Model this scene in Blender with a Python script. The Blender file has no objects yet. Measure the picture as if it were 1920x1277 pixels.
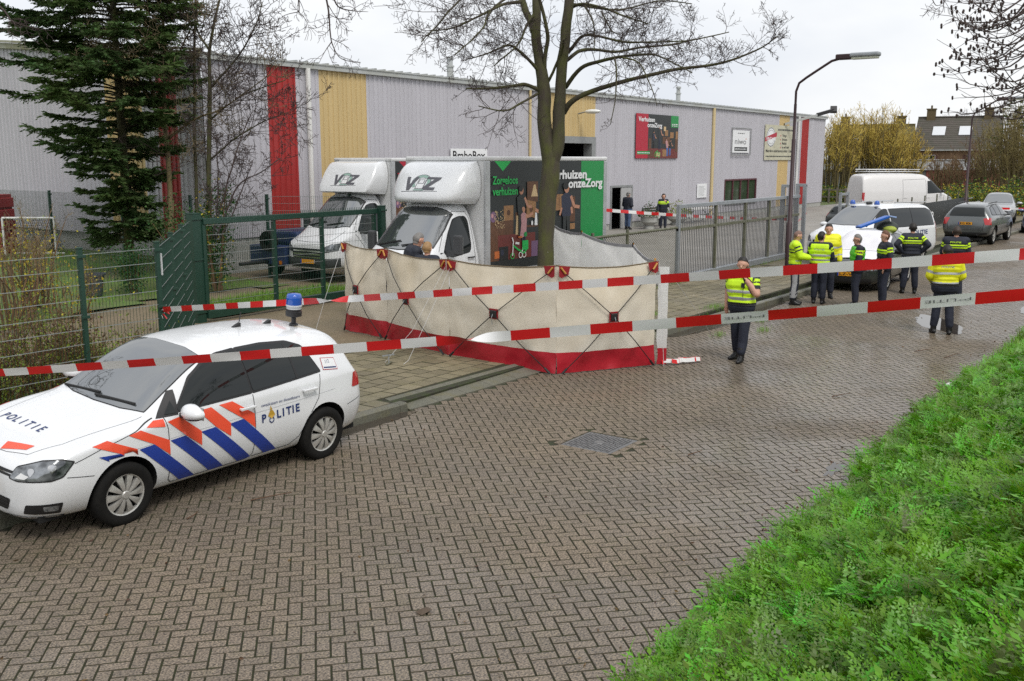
import bpy, bmesh, math, random
import numpy as np
from mathutils import Vector, Matrix, Quaternion
from mathutils.bvhtree import BVHTree
from mathutils import noise as mnoise
R = random.Random(7)
RAD = math.radians
PI = math.pi
scene = bpy.context.scene
COL = scene.collection
# ---------------------------------------------------------------- camera
# world axes: x runs along the street, y from the grass bank towards the warehouse, z up (metres)
CAM_H = 3.45
HEAD = RAD(35.4)
PITCH = math.atan(340.5 / 1867.0)
F0 = Vector((math.cos(HEAD), math.sin(HEAD), 0))
RIGHT = Vector((math.sin(HEAD), -math.cos(HEAD), 0))
FWD = F0 * math.cos(PITCH) - Vector((0, 0, math.sin(PITCH)))
UPV = RIGHT.cross(FWD)
CAMP = Vector((0, 0, CAM_H))
cd = bpy.data.cameras.new('camera')
cd.lens = 35.0; cd.sensor_width = 36.0; cd.clip_start = 0.1; cd.clip_end = 3000
cam = bpy.data.objects.new('camera', cd)
cam.location = CAMP
cam.rotation_euler = FWD.to_track_quat('-Z', 'Y').to_euler()
COL.objects.link(cam)
scene.camera = cam
# ---------------------------------------------------------------- sky, sun, exposure
SUN_EL, SUN_AZ = RAD(54), RAD(-118)      # azimuth measured from +x towards +y
w = bpy.data.worlds.new('World'); scene.world = w; w.use_nodes = True
nt = w.node_tree; nt.nodes.clear()
out = nt.nodes.new('ShaderNodeOutputWorld')
sky = nt.nodes.new('ShaderNodeTexSky'); sky.sky_type = 'NISHITA'; sky.sun_disc = False
sky.sun_elevation = SUN_EL; sky.sun_rotation = PI / 2 - SUN_AZ
sky.air_density = 1.0; sky.dust_density = 3.0
bg1 = nt.nodes.new('ShaderNodeBackground'); bg1.inputs['Strength'].default_value = 0.11
bg2 = nt.nodes.new('ShaderNodeBackground'); bg2.inputs['Strength'].default_value = 0.83
tc = nt.nodes.new('ShaderNodeTexCoord')
mp = nt.nodes.new('ShaderNodeMapping'); mp.inputs['Scale'].default_value = (1.4, 1.4, 3.4)
ns = nt.nodes.new('ShaderNodeTexNoise'); ns.inputs['Scale'].default_value = 2.2; ns.inputs['Detail'].default_value = 5; ns.inputs['Roughness'].default_value = 0.5
rp = nt.nodes.new('ShaderNodeValToRGB')
rp.color_ramp.elements[0].position = 0.30; rp.color_ramp.elements[0].color = (0.72, 0.755, 0.82, 1)
rp.color_ramp.elements[1].position = 0.62; rp.color_ramp.elements[1].color = (0.93, 0.94, 0.945, 1)
mx = nt.nodes.new('ShaderNodeMixShader'); mx.inputs['Fac'].default_value = 0.93
L_ = nt.links.new
L_(tc.outputs['Generated'], mp.inputs['Vector']); L_(mp.outputs['Vector'], ns.inputs['Vector'])
L_(ns.outputs['Fac'], rp.inputs['Fac']); L_(rp.outputs['Color'], bg2.inputs['Color'])
L_(sky.outputs['Color'], bg1.inputs['Color'])
L_(bg1.outputs[0], mx.inputs[1]); L_(bg2.outputs[0], mx.inputs[2]); L_(mx.outputs[0], out.inputs['Surface'])
sd = bpy.data.lights.new('sun', 'SUN'); sd.energy = 1.5; sd.angle = RAD(22); sd.color = (1.0, 0.96, 0.9)
sun = bpy.data.objects.new('sun', sd); COL.objects.link(sun)
sdir = Vector((math.cos(SUN_EL) * math.cos(SUN_AZ), math.cos(SUN_EL) * math.sin(SUN_AZ), math.sin(SUN_EL)))
sun.rotation_euler = (-sdir).to_track_quat('-Z', 'Y').to_euler()
scene.view_settings.view_transform = 'Standard'; scene.view_settings.look = 'None'
scene.view_settings.exposure = 0.45; scene.view_settings.gamma = 1.0
scene.view_settings.use_curve_mapping = False
scene.render.engine = 'CYCLES'
scene.cycles.max_bounces = 6; scene.cycles.transparent_max_bounces = 16
scene.cycles.use_denoising = False
scene.cycles.caustics_reflective = False; scene.cycles.caustics_refractive = False

# ---------------------------------------------------------------- survey helpers (photo bearing + known distance/height -> place)
def ray(x, y): return FWD + RIGHT * ((x - 960) / 1867.0) - UPV * ((y - 638.5) / 1867.0)
def gz(x, y, z=0.0):
    d = ray(x, y); return CAMP + d * ((z - CAM_H) / d.z)
def gy(x, y, Y):
    d = ray(x, y); return CAMP + d * (Y / d.y)
def gx(x, y, X):
    d = ray(x, y); return CAMP + d * (X / d.x)
def dep(x, y, t): return CAMP + ray(x, y) * t

# ---------------------------------------------------------------- materials
MATS = {}
def M(name, col, rough=0.6, metal=0.0, spec=0.5, var=0.0, vscale=6.0, col2=None, bump=0.0, bscale=40.0, coat=0.0,
      emit=0.0, trans=0.0, alpha=1.0, rvar=0.0, rnd=0.0, stretch=None, two=False, sss=0.0, detail=4.0, dirt=None):
    """procedural principled material; var mixes col with col2 by noise, rnd varies by the 'rnd' face attribute"""
    if name in MATS: return MATS[name]
    m = bpy.data.materials.new(name); m.use_nodes = True
    t = m.node_tree; b = t.nodes['Principled BSDF']; LK = t.links.new
    b.inputs['Roughness'].default_value = rough; b.inputs['Metallic'].default_value = metal
    b.inputs['Specular IOR Level'].default_value = spec
    b.inputs['Coat Weight'].default_value = coat; b.inputs['Coat Roughness'].default_value = 0.06
    if trans: b.inputs['Transmission Weight'].default_value = trans
    if alpha < 1: b.inputs['Alpha'].default_value = alpha
    b.inputs['Base Color'].default_value = (*col, 1)
    src = None; nz = None
    if var or bump or rvar:
        tcn = t.nodes.new('ShaderNodeTexCoord'); vec = tcn.outputs['Object']
        if stretch:
            mpn = t.nodes.new('ShaderNodeMapping'); mpn.inputs['Scale'].default_value = stretch
            LK(vec, mpn.inputs['Vector']); vec = mpn.outputs['Vector']
    if var or rvar:
        nz = t.nodes.new('ShaderNodeTexNoise'); nz.inputs['Scale'].default_value = vscale; nz.inputs['Detail'].default_value = detail
        nz.inputs['Roughness'].default_value = 0.6
        LK(vec, nz.inputs['Vector'])
    if var:
        c2 = col2 or tuple(c * 0.55 for c in col)
        rpn = t.nodes.new('ShaderNodeMapRange'); rpn.inputs['From Min'].default_value = 0.35; rpn.inputs['From Max'].default_value = 0.7
        rpn.inputs['To Max'].default_value = var
        LK(nz.outputs['Fac'], rpn.inputs['Value'])
        mxn = t.nodes.new('ShaderNodeMix'); mxn.data_type = 'RGBA'
        mxn.inputs[6].default_value = (*col, 1); mxn.inputs[7].default_value = (*c2, 1)
        LK(rpn.outputs['Result'], mxn.inputs[0]); src = mxn.outputs[2]
    if rvar:
        rr = t.nodes.new('ShaderNodeMapRange'); rr.inputs['To Min'].default_value = max(0.02, rough - rvar); rr.inputs['To Max'].default_value = min(1, rough + rvar)
        rr.inputs['From Min'].default_value = 0.3; rr.inputs['From Max'].default_value = 0.7
        LK(nz.outputs['Fac'], rr.inputs['Value']); LK(rr.outputs['Result'], b.inputs['Roughness'])
    if rnd:
        at = t.nodes.new('ShaderNodeAttribute'); at.attribute_name = 'rnd'
        hsv = t.nodes.new('ShaderNodeHueSaturation')
        ma = t.nodes.new('ShaderNodeMapRange'); ma.inputs['To Min'].default_value = 1 - rnd; ma.inputs['To Max'].default_value = 1 + rnd
        LK(at.outputs['Fac'], ma.inputs['Value']); LK(ma.outputs['Result'], hsv.inputs['Value'])
        mh = t.nodes.new('ShaderNodeMapRange'); mh.inputs['To Min'].default_value = 0.5 - rnd * 0.05; mh.inputs['To Max'].default_value = 0.5 + rnd * 0.05
        LK(at.outputs['Fac'], mh.inputs['Value']); LK(mh.outputs['Result'], hsv.inputs['Hue'])
        if src: LK(src, hsv.inputs['Color'])
        else: hsv.inputs['Color'].default_value = (*col, 1)
        src = hsv.outputs['Color']
    if src: LK(src, b.inputs['Base Color'])
    if bump:
        n2 = t.nodes.new('ShaderNodeTexNoise'); n2.inputs['Scale'].default_value = bscale; n2.inputs['Detail'].default_value = 3
        LK(vec, n2.inputs['Vector'])
        bp = t.nodes.new('ShaderNodeBump'); bp.inputs['Strength'].default_value = bump; bp.inputs['Distance'].default_value = 0.02
        LK(n2.outputs['Fac'], bp.inputs['Height']); LK(bp.outputs['Normal'], b.inputs['Normal'])
    if two:   # thin leaf: some light passes through
        tr = t.nodes.new('ShaderNodeBsdfTranslucent'); ms = t.nodes.new('ShaderNodeMixShader'); ms.inputs['Fac'].default_value = 0.35 if two is True else two
        if src: LK(src, tr.inputs['Color'])
        else: tr.inputs['Color'].default_value = (*col, 1)
        o = t.nodes['Material Output']; LK(b.outputs[0], ms.inputs[1]); LK(tr.outputs[0], ms.inputs[2]); LK(ms.outputs[0], o.inputs['Surface'])
    MATS[name] = m
    return m

# ---------------------------------------------------------------- mesh builder
class MB:
    def __init__(s): s.v = []; s.f = []; s.m = []; s.r = []
    def add(s, vs, fs, m=0, r=None):
        o = len(s.v); s.v.extend([tuple(p) for p in vs])
        for q in fs:
            s.f.append(tuple(i + o for i in q)); s.m.append(m); s.r.append(R.random() if r is None else r)
        return s
    def box(s, x0, x1, y0, y1, z0, z1, m=0, r=None):
        vs = [(x, y, z) for z in (z0, z1) for y in (y0, y1) for x in (x0, x1)]
        return s.add(vs, [(0, 2, 3, 1), (4, 5, 7, 6), (0, 1, 5, 4), (2, 6, 7, 3), (0, 4, 6, 2), (1, 3, 7, 5)], m, R.random() if r is None else r)
    def obox(s, c, ax, ay, az, m=0):      # oriented box: centre and three half-vectors
        c, ax, ay, az = map(Vector, (c, ax, ay, az))
        vs = [c + ax * i + ay * j + az * k for k in (-1, 1) for j in (-1, 1) for i in (-1, 1)]
        return s.add(vs, [(0, 2, 3, 1), (4, 5, 7, 6), (0, 1, 5, 4), (2, 6, 7, 3), (0, 4, 6, 2), (1, 3, 7, 5)], m)
    def bar(s, p0, p1, wd, th=None, m=0, up=(0, 0, 1)):
        p0, p1 = Vector(p0), Vector(p1); d = p1 - p0; L = d.length; d.normalize()
        u = Vector(up)
        if abs(d.dot(u)) > .98: u = Vector((1, 0, 0))
        sd_ = d.cross(u).normalized(); u = sd_.cross(d)
        return s.obox((p0 + p1) / 2, d * L / 2, sd_ * wd / 2, u * (th or wd) / 2, m)
    def tube(s, pts, rad, n=6, m=0, cap=True):
        pts = [Vector(p) for p in pts]; k = len(pts)
        if not isinstance(rad, (list, tuple)): rad = [rad] * k
        vs = []; fs = []
        ref = Vector((0, 0, 1)); d0 = (pts[1] - pts[0]).normalized()
        if abs(d0.z) > .9: ref = Vector((1, 0, 0))
        a = d0.cross(ref).normalized()
        for i in range(k):
            d = (pts[min(i + 1, k - 1)] - pts[max(i - 1, 0)])
            if d.length < 1e-9: d = d0.copy()
            d.normalize()
            a = a - d * a.dot(d)
            if a.length < 1e-6: a = d.orthogonal()
            a.normalize(); b = d.cross(a)
            for j in range(n):
                t = 2 * PI * j / n; vs.append(pts[i] + (a * math.cos(t) + b * math.sin(t)) * rad[i])
        for i in range(k - 1):
            for j in range(n):
                j2 = (j + 1) % n; fs.append((i * n + j, i * n + j2, (i + 1) * n + j2, (i + 1) * n + j))
        if cap:
            fs.append(tuple(range(n - 1, -1, -1))); fs.append(tuple((k - 1) * n + j for j in range(n)))
        return s.add(vs, fs, m)
    def lathe(s, prof, n=24, m=0, o=(0, 0, 0), ax='z', ms=None):    # profile of (r, h)
        o = Vector(o); vs = []; fs = []
        for (r, h) in prof:
            for j in range(n):
                t = 2 * PI * j / n; c, q = r * math.cos(t), r * math.sin(t)
                vs.append(o + (Vector((c, q, h)) if ax == 'z' else Vector((c, h, q)) if ax == 'y' else Vector((h, c, q))))
        base = len(s.f)
        for i in range(len(prof) - 1):
            for j in range(n):
                j2 = (j + 1) % n; q = (i * n + j, i * n + j2, (i + 1) * n + j2, (i + 1) * n + j)
                fs.append(q if ax != 'y' else q[::-1])
        s.add(vs, fs, m)
        if ms:
            for i in range(len(prof) - 1):
                for j in range(n): s.m[base + i * n + j] = ms[i]
        return s
    def sphere(s, c, r, nu=12, nv=8, m=0):
        c = Vector(c); rx, ry, rz = r if isinstance(r, (tuple, list)) else (r, r, r)
        vs = [c + Vector((0, 0, -rz))]; fs = []
        for i in range(1, nv):
            p = -PI / 2 + PI * i / nv
            for j in range(nu):
                t = 2 * PI * j / nu; vs.append(c + Vector((rx * math.cos(p) * math.cos(t), ry * math.cos(p) * math.sin(t), rz * math.sin(p))))
        vs.append(c + Vector((0, 0, rz))); top = len(vs) - 1
        for j in range(nu):
            j2 = (j + 1) % nu; fs.append((0, 1 + j2, 1 + j)); fs.append((top, top - nu + j, top - nu + j2))
        for i in range(nv - 2):
            for j in range(nu):
                j2 = (j + 1) % nu; a = 1 + i * nu; fs.append((a + j, a + j2, a + nu + j2, a + nu + j))
        return s.add(vs, fs, m)
    def prism(s, poly, o, u, v, h, m=0, r=None):   # polygon in (u, v) plane at o, extruded along u x v by h
        o, u, v = Vector(o), Vector(u), Vector(v); n = u.cross(v).normalized() * h; k = len(poly)
        vs = [o + u * a + v * b for a, b in poly] + [o + u * a + v * b + n for a, b in poly]
        fs = [tuple(range(k - 1, -1, -1)), tuple(range(k, 2 * k))] + [(i, (i + 1) % k, k + (i + 1) % k, k + i) for i in range(k)]
        return s.add(vs, fs, m, R.random() if r is None else r)
    def mesh(s, name, mats, smooth=None, attr=False):
        me = bpy.data.meshes.new(name); me.from_pydata(s.v, [], s.f)
        mats = mats if isinstance(mats, (list, tuple)) else [mats]
        for mm in mats: me.materials.append(mm)
        if len(mats) > 1: me.polygons.foreach_set('material_index', s.m)
        if attr:
            a = me.attributes.new('rnd', 'FLOAT', 'FACE'); a.data.foreach_set('value', s.r)
        if smooth is not None:
            me.polygons.foreach_set('use_smooth', [True] * len(me.polygons))
            if smooth < 180: me.set_sharp_from_angle(angle=RAD(smooth))
        me.update(); return me
    def build(s, name, mats, parent=None, smooth=None, attr=False, bevel=0.0, kind=None):
        return obj(name, s.mesh(name, mats, smooth, attr), parent, bevel, kind)

def obj(name, me, parent=None, bevel=0.0, kind=None):
    o = bpy.data.objects.new(name, me); COL.objects.link(o)
    if parent: o.parent = parent
    if bevel:
        b = o.modifiers.new('edge', 'BEVEL'); b.width = bevel; b.segments = 2; b.limit_method = 'ANGLE'; b.angle_limit = RAD(40)
    if kind: o['kind'] = kind
    return o
def tag(o, label, cat, group=None, kind=None):
    o['label'] = label; o['category'] = cat
    if group: o['group'] = group
    if kind: o['kind'] = kind
    return o
def thing(name, label, cat, loc=(0, 0, 0), rz=0.0, group=None):
    o = bpy.data.objects.new(name, None); COL.objects.link(o); o.empty_display_size = 0.2
    o.location = loc; o.rotation_euler = (0, 0, rz)
    return tag(o, label, cat, group)
def struct(o): o['kind'] = 'structure'; return o
def dup(root, loc, rz=None, label=None, group=None):
    def cp(o, par):
        c = o.copy(); COL.objects.link(c); c.parent = par
        for ch in o.children: cp(ch, c)
        return c
    r = cp(root, None); r.location = loc
    if rz is not None: r.rotation_euler = (0, 0, rz)
    if label: r['label'] = label
    if group: r['group'] = group
    return r
def evmesh(o):
    dg = bpy.context.evaluated_depsgraph_get(); dg.update()
    return bpy.data.meshes.new_from_object(o.evaluated_get(dg))
def bake(o):
    """apply the modifiers of a linked object and return its mesh; the object is removed"""
    me = evmesh(o); bpy.data.objects.remove(o); return me
_TXT = {}
def text_mesh(s, bold=0.0, shear=0.0, sx=1.0):
    """outline of a word as vertices/faces in a unit frame: height of capitals = 1, x from 0"""
    key = (s, bold, shear, sx)
    if key in _TXT: return _TXT[key]
    c = bpy.data.curves.new('t', 'FONT'); c.body = s; c.offset = bold; c.shear = shear; c.resolution_u = 3
    o = bpy.data.objects.new('t', c); COL.objects.link(o); me = bake(o); bpy.data.curves.remove(c)
    vs = [v.co.copy() for v in me.vertices]; fs = [tuple(p.vertices) for p in me.polygons]; bpy.data.meshes.remove(me)
    k = 1 / 0.69; x0 = min(v.x for v in vs)
    vs = [Vector(((v.x - x0) * k * sx, v.y * k, 0)) for v in vs]
    wd = max(v.x for v in vs)
    _TXT[key] = (vs, fs, wd); return _TXT[key]
def put_text(mb, s, o, u, v, h, m=0, width=None, bold=0.012, shear=0.0, align='l', lift=0.0):
    """write s flat in the plane (u, v): o = left end of the baseline, h = cap height, width = total width if forced"""
    vs, fs, wd = text_mesh(s, bold, shear); o, u, v = Vector(o), Vector(u).normalized(), Vector(v).normalized()
    kx = (width / wd) if width else h
    off = -wd * kx / 2 if align == 'c' else 0
    n = u.cross(v)
    mb.add([o + u * (p.x * kx + off) + v * (p.y * h) + n * lift for p in vs], fs, m)
    return mb
# ================================================================ GROUND
def np_mesh(name, V, Q, mats, rnd=None, midx=None, smooth=False):
    """mesh from numpy vertices (n,3) and quads (m,4)"""
    me = bpy.data.meshes.new(name); V = np.asarray(V, np.float32); Q = np.asarray(Q, np.int32)
    me.vertices.add(len(V)); me.vertices.foreach_set('co', V.ravel())
    k = Q.shape[1]
    me.loops.add(Q.size); me.loops.foreach_set('vertex_index', Q.ravel())
    me.polygons.add(len(Q)); me.polygons.foreach_set('loop_start', np.arange(0, Q.size, k, dtype=np.int32))
    for m in (mats if isinstance(mats, (list, tuple)) else [mats]): me.materials.append(m)
    if midx is not None: me.polygons.foreach_set('material_index', np.asarray(midx, np.int32))
    if rnd is not None:
        a = me.attributes.new('rnd', 'FLOAT', 'FACE'); a.data.foreach_set('value', np.asarray(rnd, np.float32))
    me.update(calc_edges=True); me.validate()
    me.polygons.foreach_set('use_smooth', [bool(smooth)] * len(me.polygons))
    return me
def sheet(name, x0, x1, y0, y1, z, mat, nx=1, ny=1, wob=0.0):
    mb = MB(); vs = []
    for j in range(ny + 1):
        for i in range(nx + 1):
            x = x0 + (x1 - x0) * i / nx; y = y0 + (y1 - y0) * j / ny
            vs.append((x, y, z + wob * mnoise.noise(Vector((x * .6, y * .6, 3)))))
    mb.add(vs, [(j * (nx + 1) + i, j * (nx + 1) + i + 1, (j + 1) * (nx + 1) + i + 1, (j + 1) * (nx + 1) + i) for j in range(ny) for i in range(nx)])
    return struct(mb.build(name, mat))
def paving_mat(name, col, col2, speck, wetk=0.0, rough=0.7, rnd=0.25, moss=0.3):
    """stone surface: per-piece tone, fine grit, moss stains, wet patches with a lower roughness (all in world metres)"""
    m = bpy.data.materials.new(name); m.use_nodes = True; t = m.node_tree; b = t.nodes['Principled BSDF']; LK = t.links.new
    N = t.nodes.new
    geo = N('ShaderNodeNewGeometry'); P = geo.outputs['Position']
    at = N('ShaderNodeAttribute'); at.attribute_name = 'rnd'
    mix = N('ShaderNodeMix'); mix.data_type = 'RGBA'; mix.inputs[6].default_value = (*col, 1); mix.inputs[7].default_value = (*col2, 1)
    big = N('ShaderNodeTexNoise'); big.inputs['Scale'].default_value = 0.55; big.inputs['Detail'].default_value = 5; LK(P, big.inputs['Vector'])
    rg = N('ShaderNodeMapRange'); rg.inputs['From Min'].default_value = .35; rg.inputs['From Max'].default_value = .68; LK(big.outputs['Fac'], rg.inputs['Value']); LK(rg.outputs[0], mix.inputs[0])
    hsv = N('ShaderNodeHueSaturation'); mv = N('ShaderNodeMapRange'); mv.inputs['To Min'].default_value = 1 - rnd; mv.inputs['To Max'].default_value = 1 + rnd
    LK(at.outputs['Fac'], mv.inputs['Value']); LK(mv.outputs[0], hsv.inputs['Value']); LK(mix.outputs[2], hsv.inputs['Color'])
    # moss
    mo = N('ShaderNodeTexNoise'); mo.inputs['Scale'].default_value = 3.1; mo.inputs['Detail'].default_value = 7; mo.inputs['Roughness'].default_value = .7; LK(P, mo.inputs['Vector'])
    mr = N('ShaderNodeMapRange'); mr.inputs['From Min'].default_value = .5; mr.inputs['From Max'].default_value = .75; mr.inputs['To Max'].default_value = moss; LK(mo.outputs['Fac'], mr.inputs['Value'])
    mm = N('ShaderNodeMix'); mm.data_type = 'RGBA'; mm.inputs[7].default_value = (0.13, 0.115, 0.045, 1); LK(mr.outputs[0], mm.inputs[0]); LK(hsv.outputs[0], mm.inputs[6])
    # grit
    gr = N('ShaderNodeTexNoise'); gr.inputs['Scale'].default_value = 62; gr.inputs['Detail'].default_value = 3; LK(P, gr.inputs['Vector'])
    gm = N('ShaderNodeMapRange'); gm.inputs['From Min'].default_value = .3; gm.inputs['From Max'].default_value = .72; gm.inputs['To Min'].default_value = 1 - speck; gm.inputs['To Max'].default_value = 1 + speck; LK(gr.outputs['Fac'], gm.inputs['Value'])
    mul = N('ShaderNodeVectorMath'); mul.operation = 'SCALE'; LK(mm.outputs[2], mul.inputs[0]); LK(gm.outputs[0], mul.inputs['Scale'])
    LK(mul.outputs[0], b.inputs['Base Color'])
    # wet patches
    we = N('ShaderNodeTexNoise'); we.inputs['Scale'].default_value = .38; we.inputs['Detail'].default_value = 4; LK(P, we.inputs['Vector'])
    sep = N('ShaderNodeSeparateXYZ'); LK(P, sep.inputs[0])
    ed = N('ShaderNodeMapRange'); ed.inputs['From Min'].default_value = 7.0; ed.inputs['From Max'].default_value = 3.2; ed.inputs['To Max'].default_value = .17; LK(sep.outputs['Y'], ed.inputs['Value'])
    ad = N('ShaderNodeMath'); LK(we.outputs['Fac'], ad.inputs[0]); LK(ed.outputs[0], ad.inputs[1])
    if wetk > .35:      # soaked hollows in the road
        for (wx, wy, sx, sy) in ((17.3, 4.7, 3.0, 1.1), (11.2, 3.5, 1.6, .7), (22.3, 4.5, 2.4, .9), (20.0, 7.6, 3.0, .9), (9.4, 8.6, 1.6, .5), (30, 5, 8, 2)):
            mpn = N('ShaderNodeMapping'); mpn.inputs['Location'].default_value = (-wx / sx, -wy / sy, 0); mpn.inputs['Scale'].default_value = (1 / sx, 1 / sy, 0); LK(P, mpn.inputs['Vector'])
            ln = N('ShaderNodeVectorMath'); ln.operation = 'LENGTH'; LK(mpn.outputs[0], ln.inputs[0])
            mrn = N('ShaderNodeMapRange'); mrn.inputs['From Min'].default_value = 1.0; mrn.inputs['From Max'].default_value = 0.1; mrn.inputs['To Max'].default_value = .30; LK(ln.outputs['Value'], mrn.inputs['Value'])
            a2 = N('ShaderNodeMath'); LK(ad.outputs[0], a2.inputs[0]); LK(mrn.outputs[0], a2.inputs[1]); ad = a2
    wr = N('ShaderNodeMapRange'); wr.inputs['From Min'].default_value = .46; wr.inputs['From Max'].default_value = .68
    wr.inputs['To Min'].default_value = rough; wr.inputs['To Max'].default_value = rough - wetk * (1.25 if wetk > .35 else 1); LK(ad.outputs[0], wr.inputs['Value'])
    LK(wr.outputs[0], b.inputs['Roughness']); b.inputs['Specular IOR Level'].default_value = .5
    bp = N('ShaderNodeBump'); bp.inputs['Strength'].default_value = .35; bp.inputs['Distance'].default_value = .004; LK(gr.outputs['Fac'], bp.inputs['Height']); LK(bp.outputs[0], b.inputs['Normal'])
    return m
BRICK = paving_mat('road_brick', (0.172, 0.135, 0.097), (0.140, 0.114, 0.087), .9, wetk=.36, rough=.74, rnd=.10, moss=.3)
EDGE = M('brick_arris', (0.072, 0.057, 0.041), .9, var=.8, vscale=6, col2=(0.04, 0.05, 0.015))
TILE = paving_mat('pavement_tile', (0.20, 0.17, 0.105), (0.135, 0.12, 0.075), .3, wetk=.3, rough=.7, rnd=.2, moss=.75)
KERBM = paving_mat('kerb_concrete', (0.15, 0.145, 0.115), (0.10, 0.10, 0.075), .3, wetk=.3, rough=.7, rnd=.12, moss=.75)
JOINT = M('joint_sand', (0.022, 0.018, 0.013), .95, var=.9, vscale=9, col2=(0.035, 0.05, 0.012))
SOIL = M('soil', (0.085, 0.065, 0.042), .9, var=.9, vscale=1.3, col2=(0.06, 0.075, 0.025), bump=.6, bscale=20)
GROUNDM = M('far_ground', (0.07, 0.10, 0.03), .9, var=.8, vscale=.15, col2=(0.10, 0.10, 0.05))
PATHM = paving_mat('path_gravel', (0.20, 0.155, 0.10), (0.14, 0.115, 0.07), .5, wetk=.15, rough=.85, rnd=0, moss=.5)
YARDM = paving_mat('yard_concrete', (0.33, 0.31, 0.28), (0.25, 0.235, 0.21), .25, wetk=.25, rough=.7, rnd=.15, moss=.25)
sheet('ground', -300, 900, -300, 900, -0.06, GROUNDM)

KY = lambda x: 9.02 - 0.028 * (x - 9)         # line of the kerb face
road = MB()
road.box(-6, 46, 2.3, 9.4, -.05, -.012, 0)
road.box(46.002, 300, 2.3, 9.4, -.05, -.002, 1)
road = struct(road.build('road', [JOINT, BRICK]))
# --- brick pieces, 45 degree herringbone
MH = (9.98, 10.68, 5.67, 6.36)                # manhole frame
def brick_mesh(k, L=.2045, W_=.1005):
    b = .006; mb = MB()
    vs = [(-L/2, -W_/2, -.014), (L/2, -W_/2, -.014), (L/2, W_/2, -.014), (-L/2, W_/2, -.014),
          (-L/2 + b, -W_/2 + b, 0), (L/2 - b, -W_/2 + b, 0), (L/2 - b, W_/2 - b, 0), (-L/2 + b, W_/2 - b, 0)]
    mb.add(vs, [(4, 5, 6, 7)], 0, k); mb.f += [(0, 1, 5, 4), (1, 2, 6, 5), (2, 3, 7, 6), (3, 0, 4, 7)]; mb.m += [1] * 4; mb.r += [k] * 4
    return mb
def laid(cells, zt, wob=.0016, ang=RAD(46), L=.2045, W_=.1005, keep=300, mat=BRICK, parent=None, name='brick', fieldname='brick_field'):
    """cells: (x, y, rot); the nearest ones become objects, the others one field"""
    key = lambda c: (c[0] ** 2 + c[1] ** 2)
    def inview(c):
        d = Vector((c[0], c[1], 0)) - CAMP; z = d.dot(FWD)
        if z < .5: return False
        px = d.dot(RIGHT) / z * 1867 / 960; py = d.dot(UPV) / z * 1867 / 638
        return abs(px) < 1.0 and abs(py) < 1.0
    vis = sorted([c for c in cells if inview(c)], key=key); own = set(map(id, vis[:keep]))
    meshes = [brick_mesh(k / 11, L, W_).mesh(name, [mat, EDGE], attr=True) for k in range(12)]
    base = np.array(brick_mesh(0, L, W_).v); fc = np.array([(4, 5, 6, 7), (0, 1, 5, 4), (1, 2, 6, 5), (2, 3, 7, 6), (3, 0, 4, 7)])
    Vs = []; Qs = []; rn = []; o = 0
    for c in cells:
        x, y, rot = c; z = zt + R.uniform(-wob, wob); tx, ty = R.gauss(0, .006), R.gauss(0, .009)
        a = rot + R.gauss(0, .006)
        if id(c) in own:
            ob = bpy.data.objects.new(name, R.choice(meshes)); COL.objects.link(ob); ob.parent = parent
            ob.location = (x, y, z); ob.rotation_euler = (tx, ty, a)
        else:
            ca, sa = math.cos(a), math.sin(a); B = base.copy()
            B[:, 2] += B[:, 0] * ty + B[:, 1] * tx
            X = B[:, 0] * ca - B[:, 1] * sa + x; Y = B[:, 0] * sa + B[:, 1] * ca + y
            Vs.append(np.stack([X, Y, B[:, 2] + z], 1)); Qs.append(fc + o); o += 8; rn += [R.random()] * 5
    me = np_mesh(fieldname, np.concatenate(Vs), np.concatenate(Qs), [mat, EDGE], rn, np.tile([0, 1, 1, 1, 1], len(Vs)))
    f = obj(fieldname, me, parent); f['kind'] = 'stuff'; return f
U = .105; A45 = RAD(46.5); ca, sa = math.cos(A45), math.sin(A45)
cells = []
X0, X1, Y0, Y1 = -1.0, 46.0, 2.75, 9.02
n = int(56 / U)
for i in range(-int(12 / U), n):
    for j in range(-n, int(12 / U)):
        r4 = (i - j) % 4
        if r4 == 0: cx_, cy_, rot = (i + 1) * U, (j + .5) * U, 0
        elif r4 == 3: cx_, cy_, rot = (i + .5) * U, (j + 1) * U, PI / 2
        else: continue
        x = cx_ * ca - cy_ * sa; y = cx_ * sa + cy_ * ca
        if x < X0 or x > X1 or y < Y0 or y > KY(x) - .05: continue
        if MH[0] - .11 < x < MH[1] + .11 and MH[2] - .11 < y < MH[3] + .11: continue
        cells.append((x, y, rot + A45))
laid(cells, 0.0, parent=road)

# --- manhole cover in a brick frame
mh = thing('manhole_cover', 'square cast iron manhole cover with ribbed pattern set in the brick road', 'manhole cover', ((MH[0] + MH[1]) / 2, (MH[2] + MH[3]) / 2, 0))
IRON = M('cast_iron', (0.21, 0.21, 0.215), .42, metal=.5, var=.6, vscale=9, bump=.2)
mb = MB(); mb.box(-.35, .35, -.35, .35, -.03, -.006); mb.build('frame', IRON, mh)
for i in range(13):
    for j in range(7):
        x = -.29 + i * .0485; y = -.255 + j * .085
        if abs(x) < .07 and abs(y) < .09: continue
        mb = None
mb = MB()
for i in range(15):
    y = -.295 + i * .042
    for j in range(5):
        x = -.30 + j * .122 + (.03 if i % 2 else 0)
        if abs(x + .05) < .1 and abs(y) < .07: continue
        mb.box(x, x + .105, y, y + .022, -.006, .002)
mb.build('rib_pattern', IRON, mh)
mb = MB(); mb.lathe([(0.0, .003), (.062, .003), (.07, -.004)], 20); mb.build('centre_plate', IRON, mh)
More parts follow.
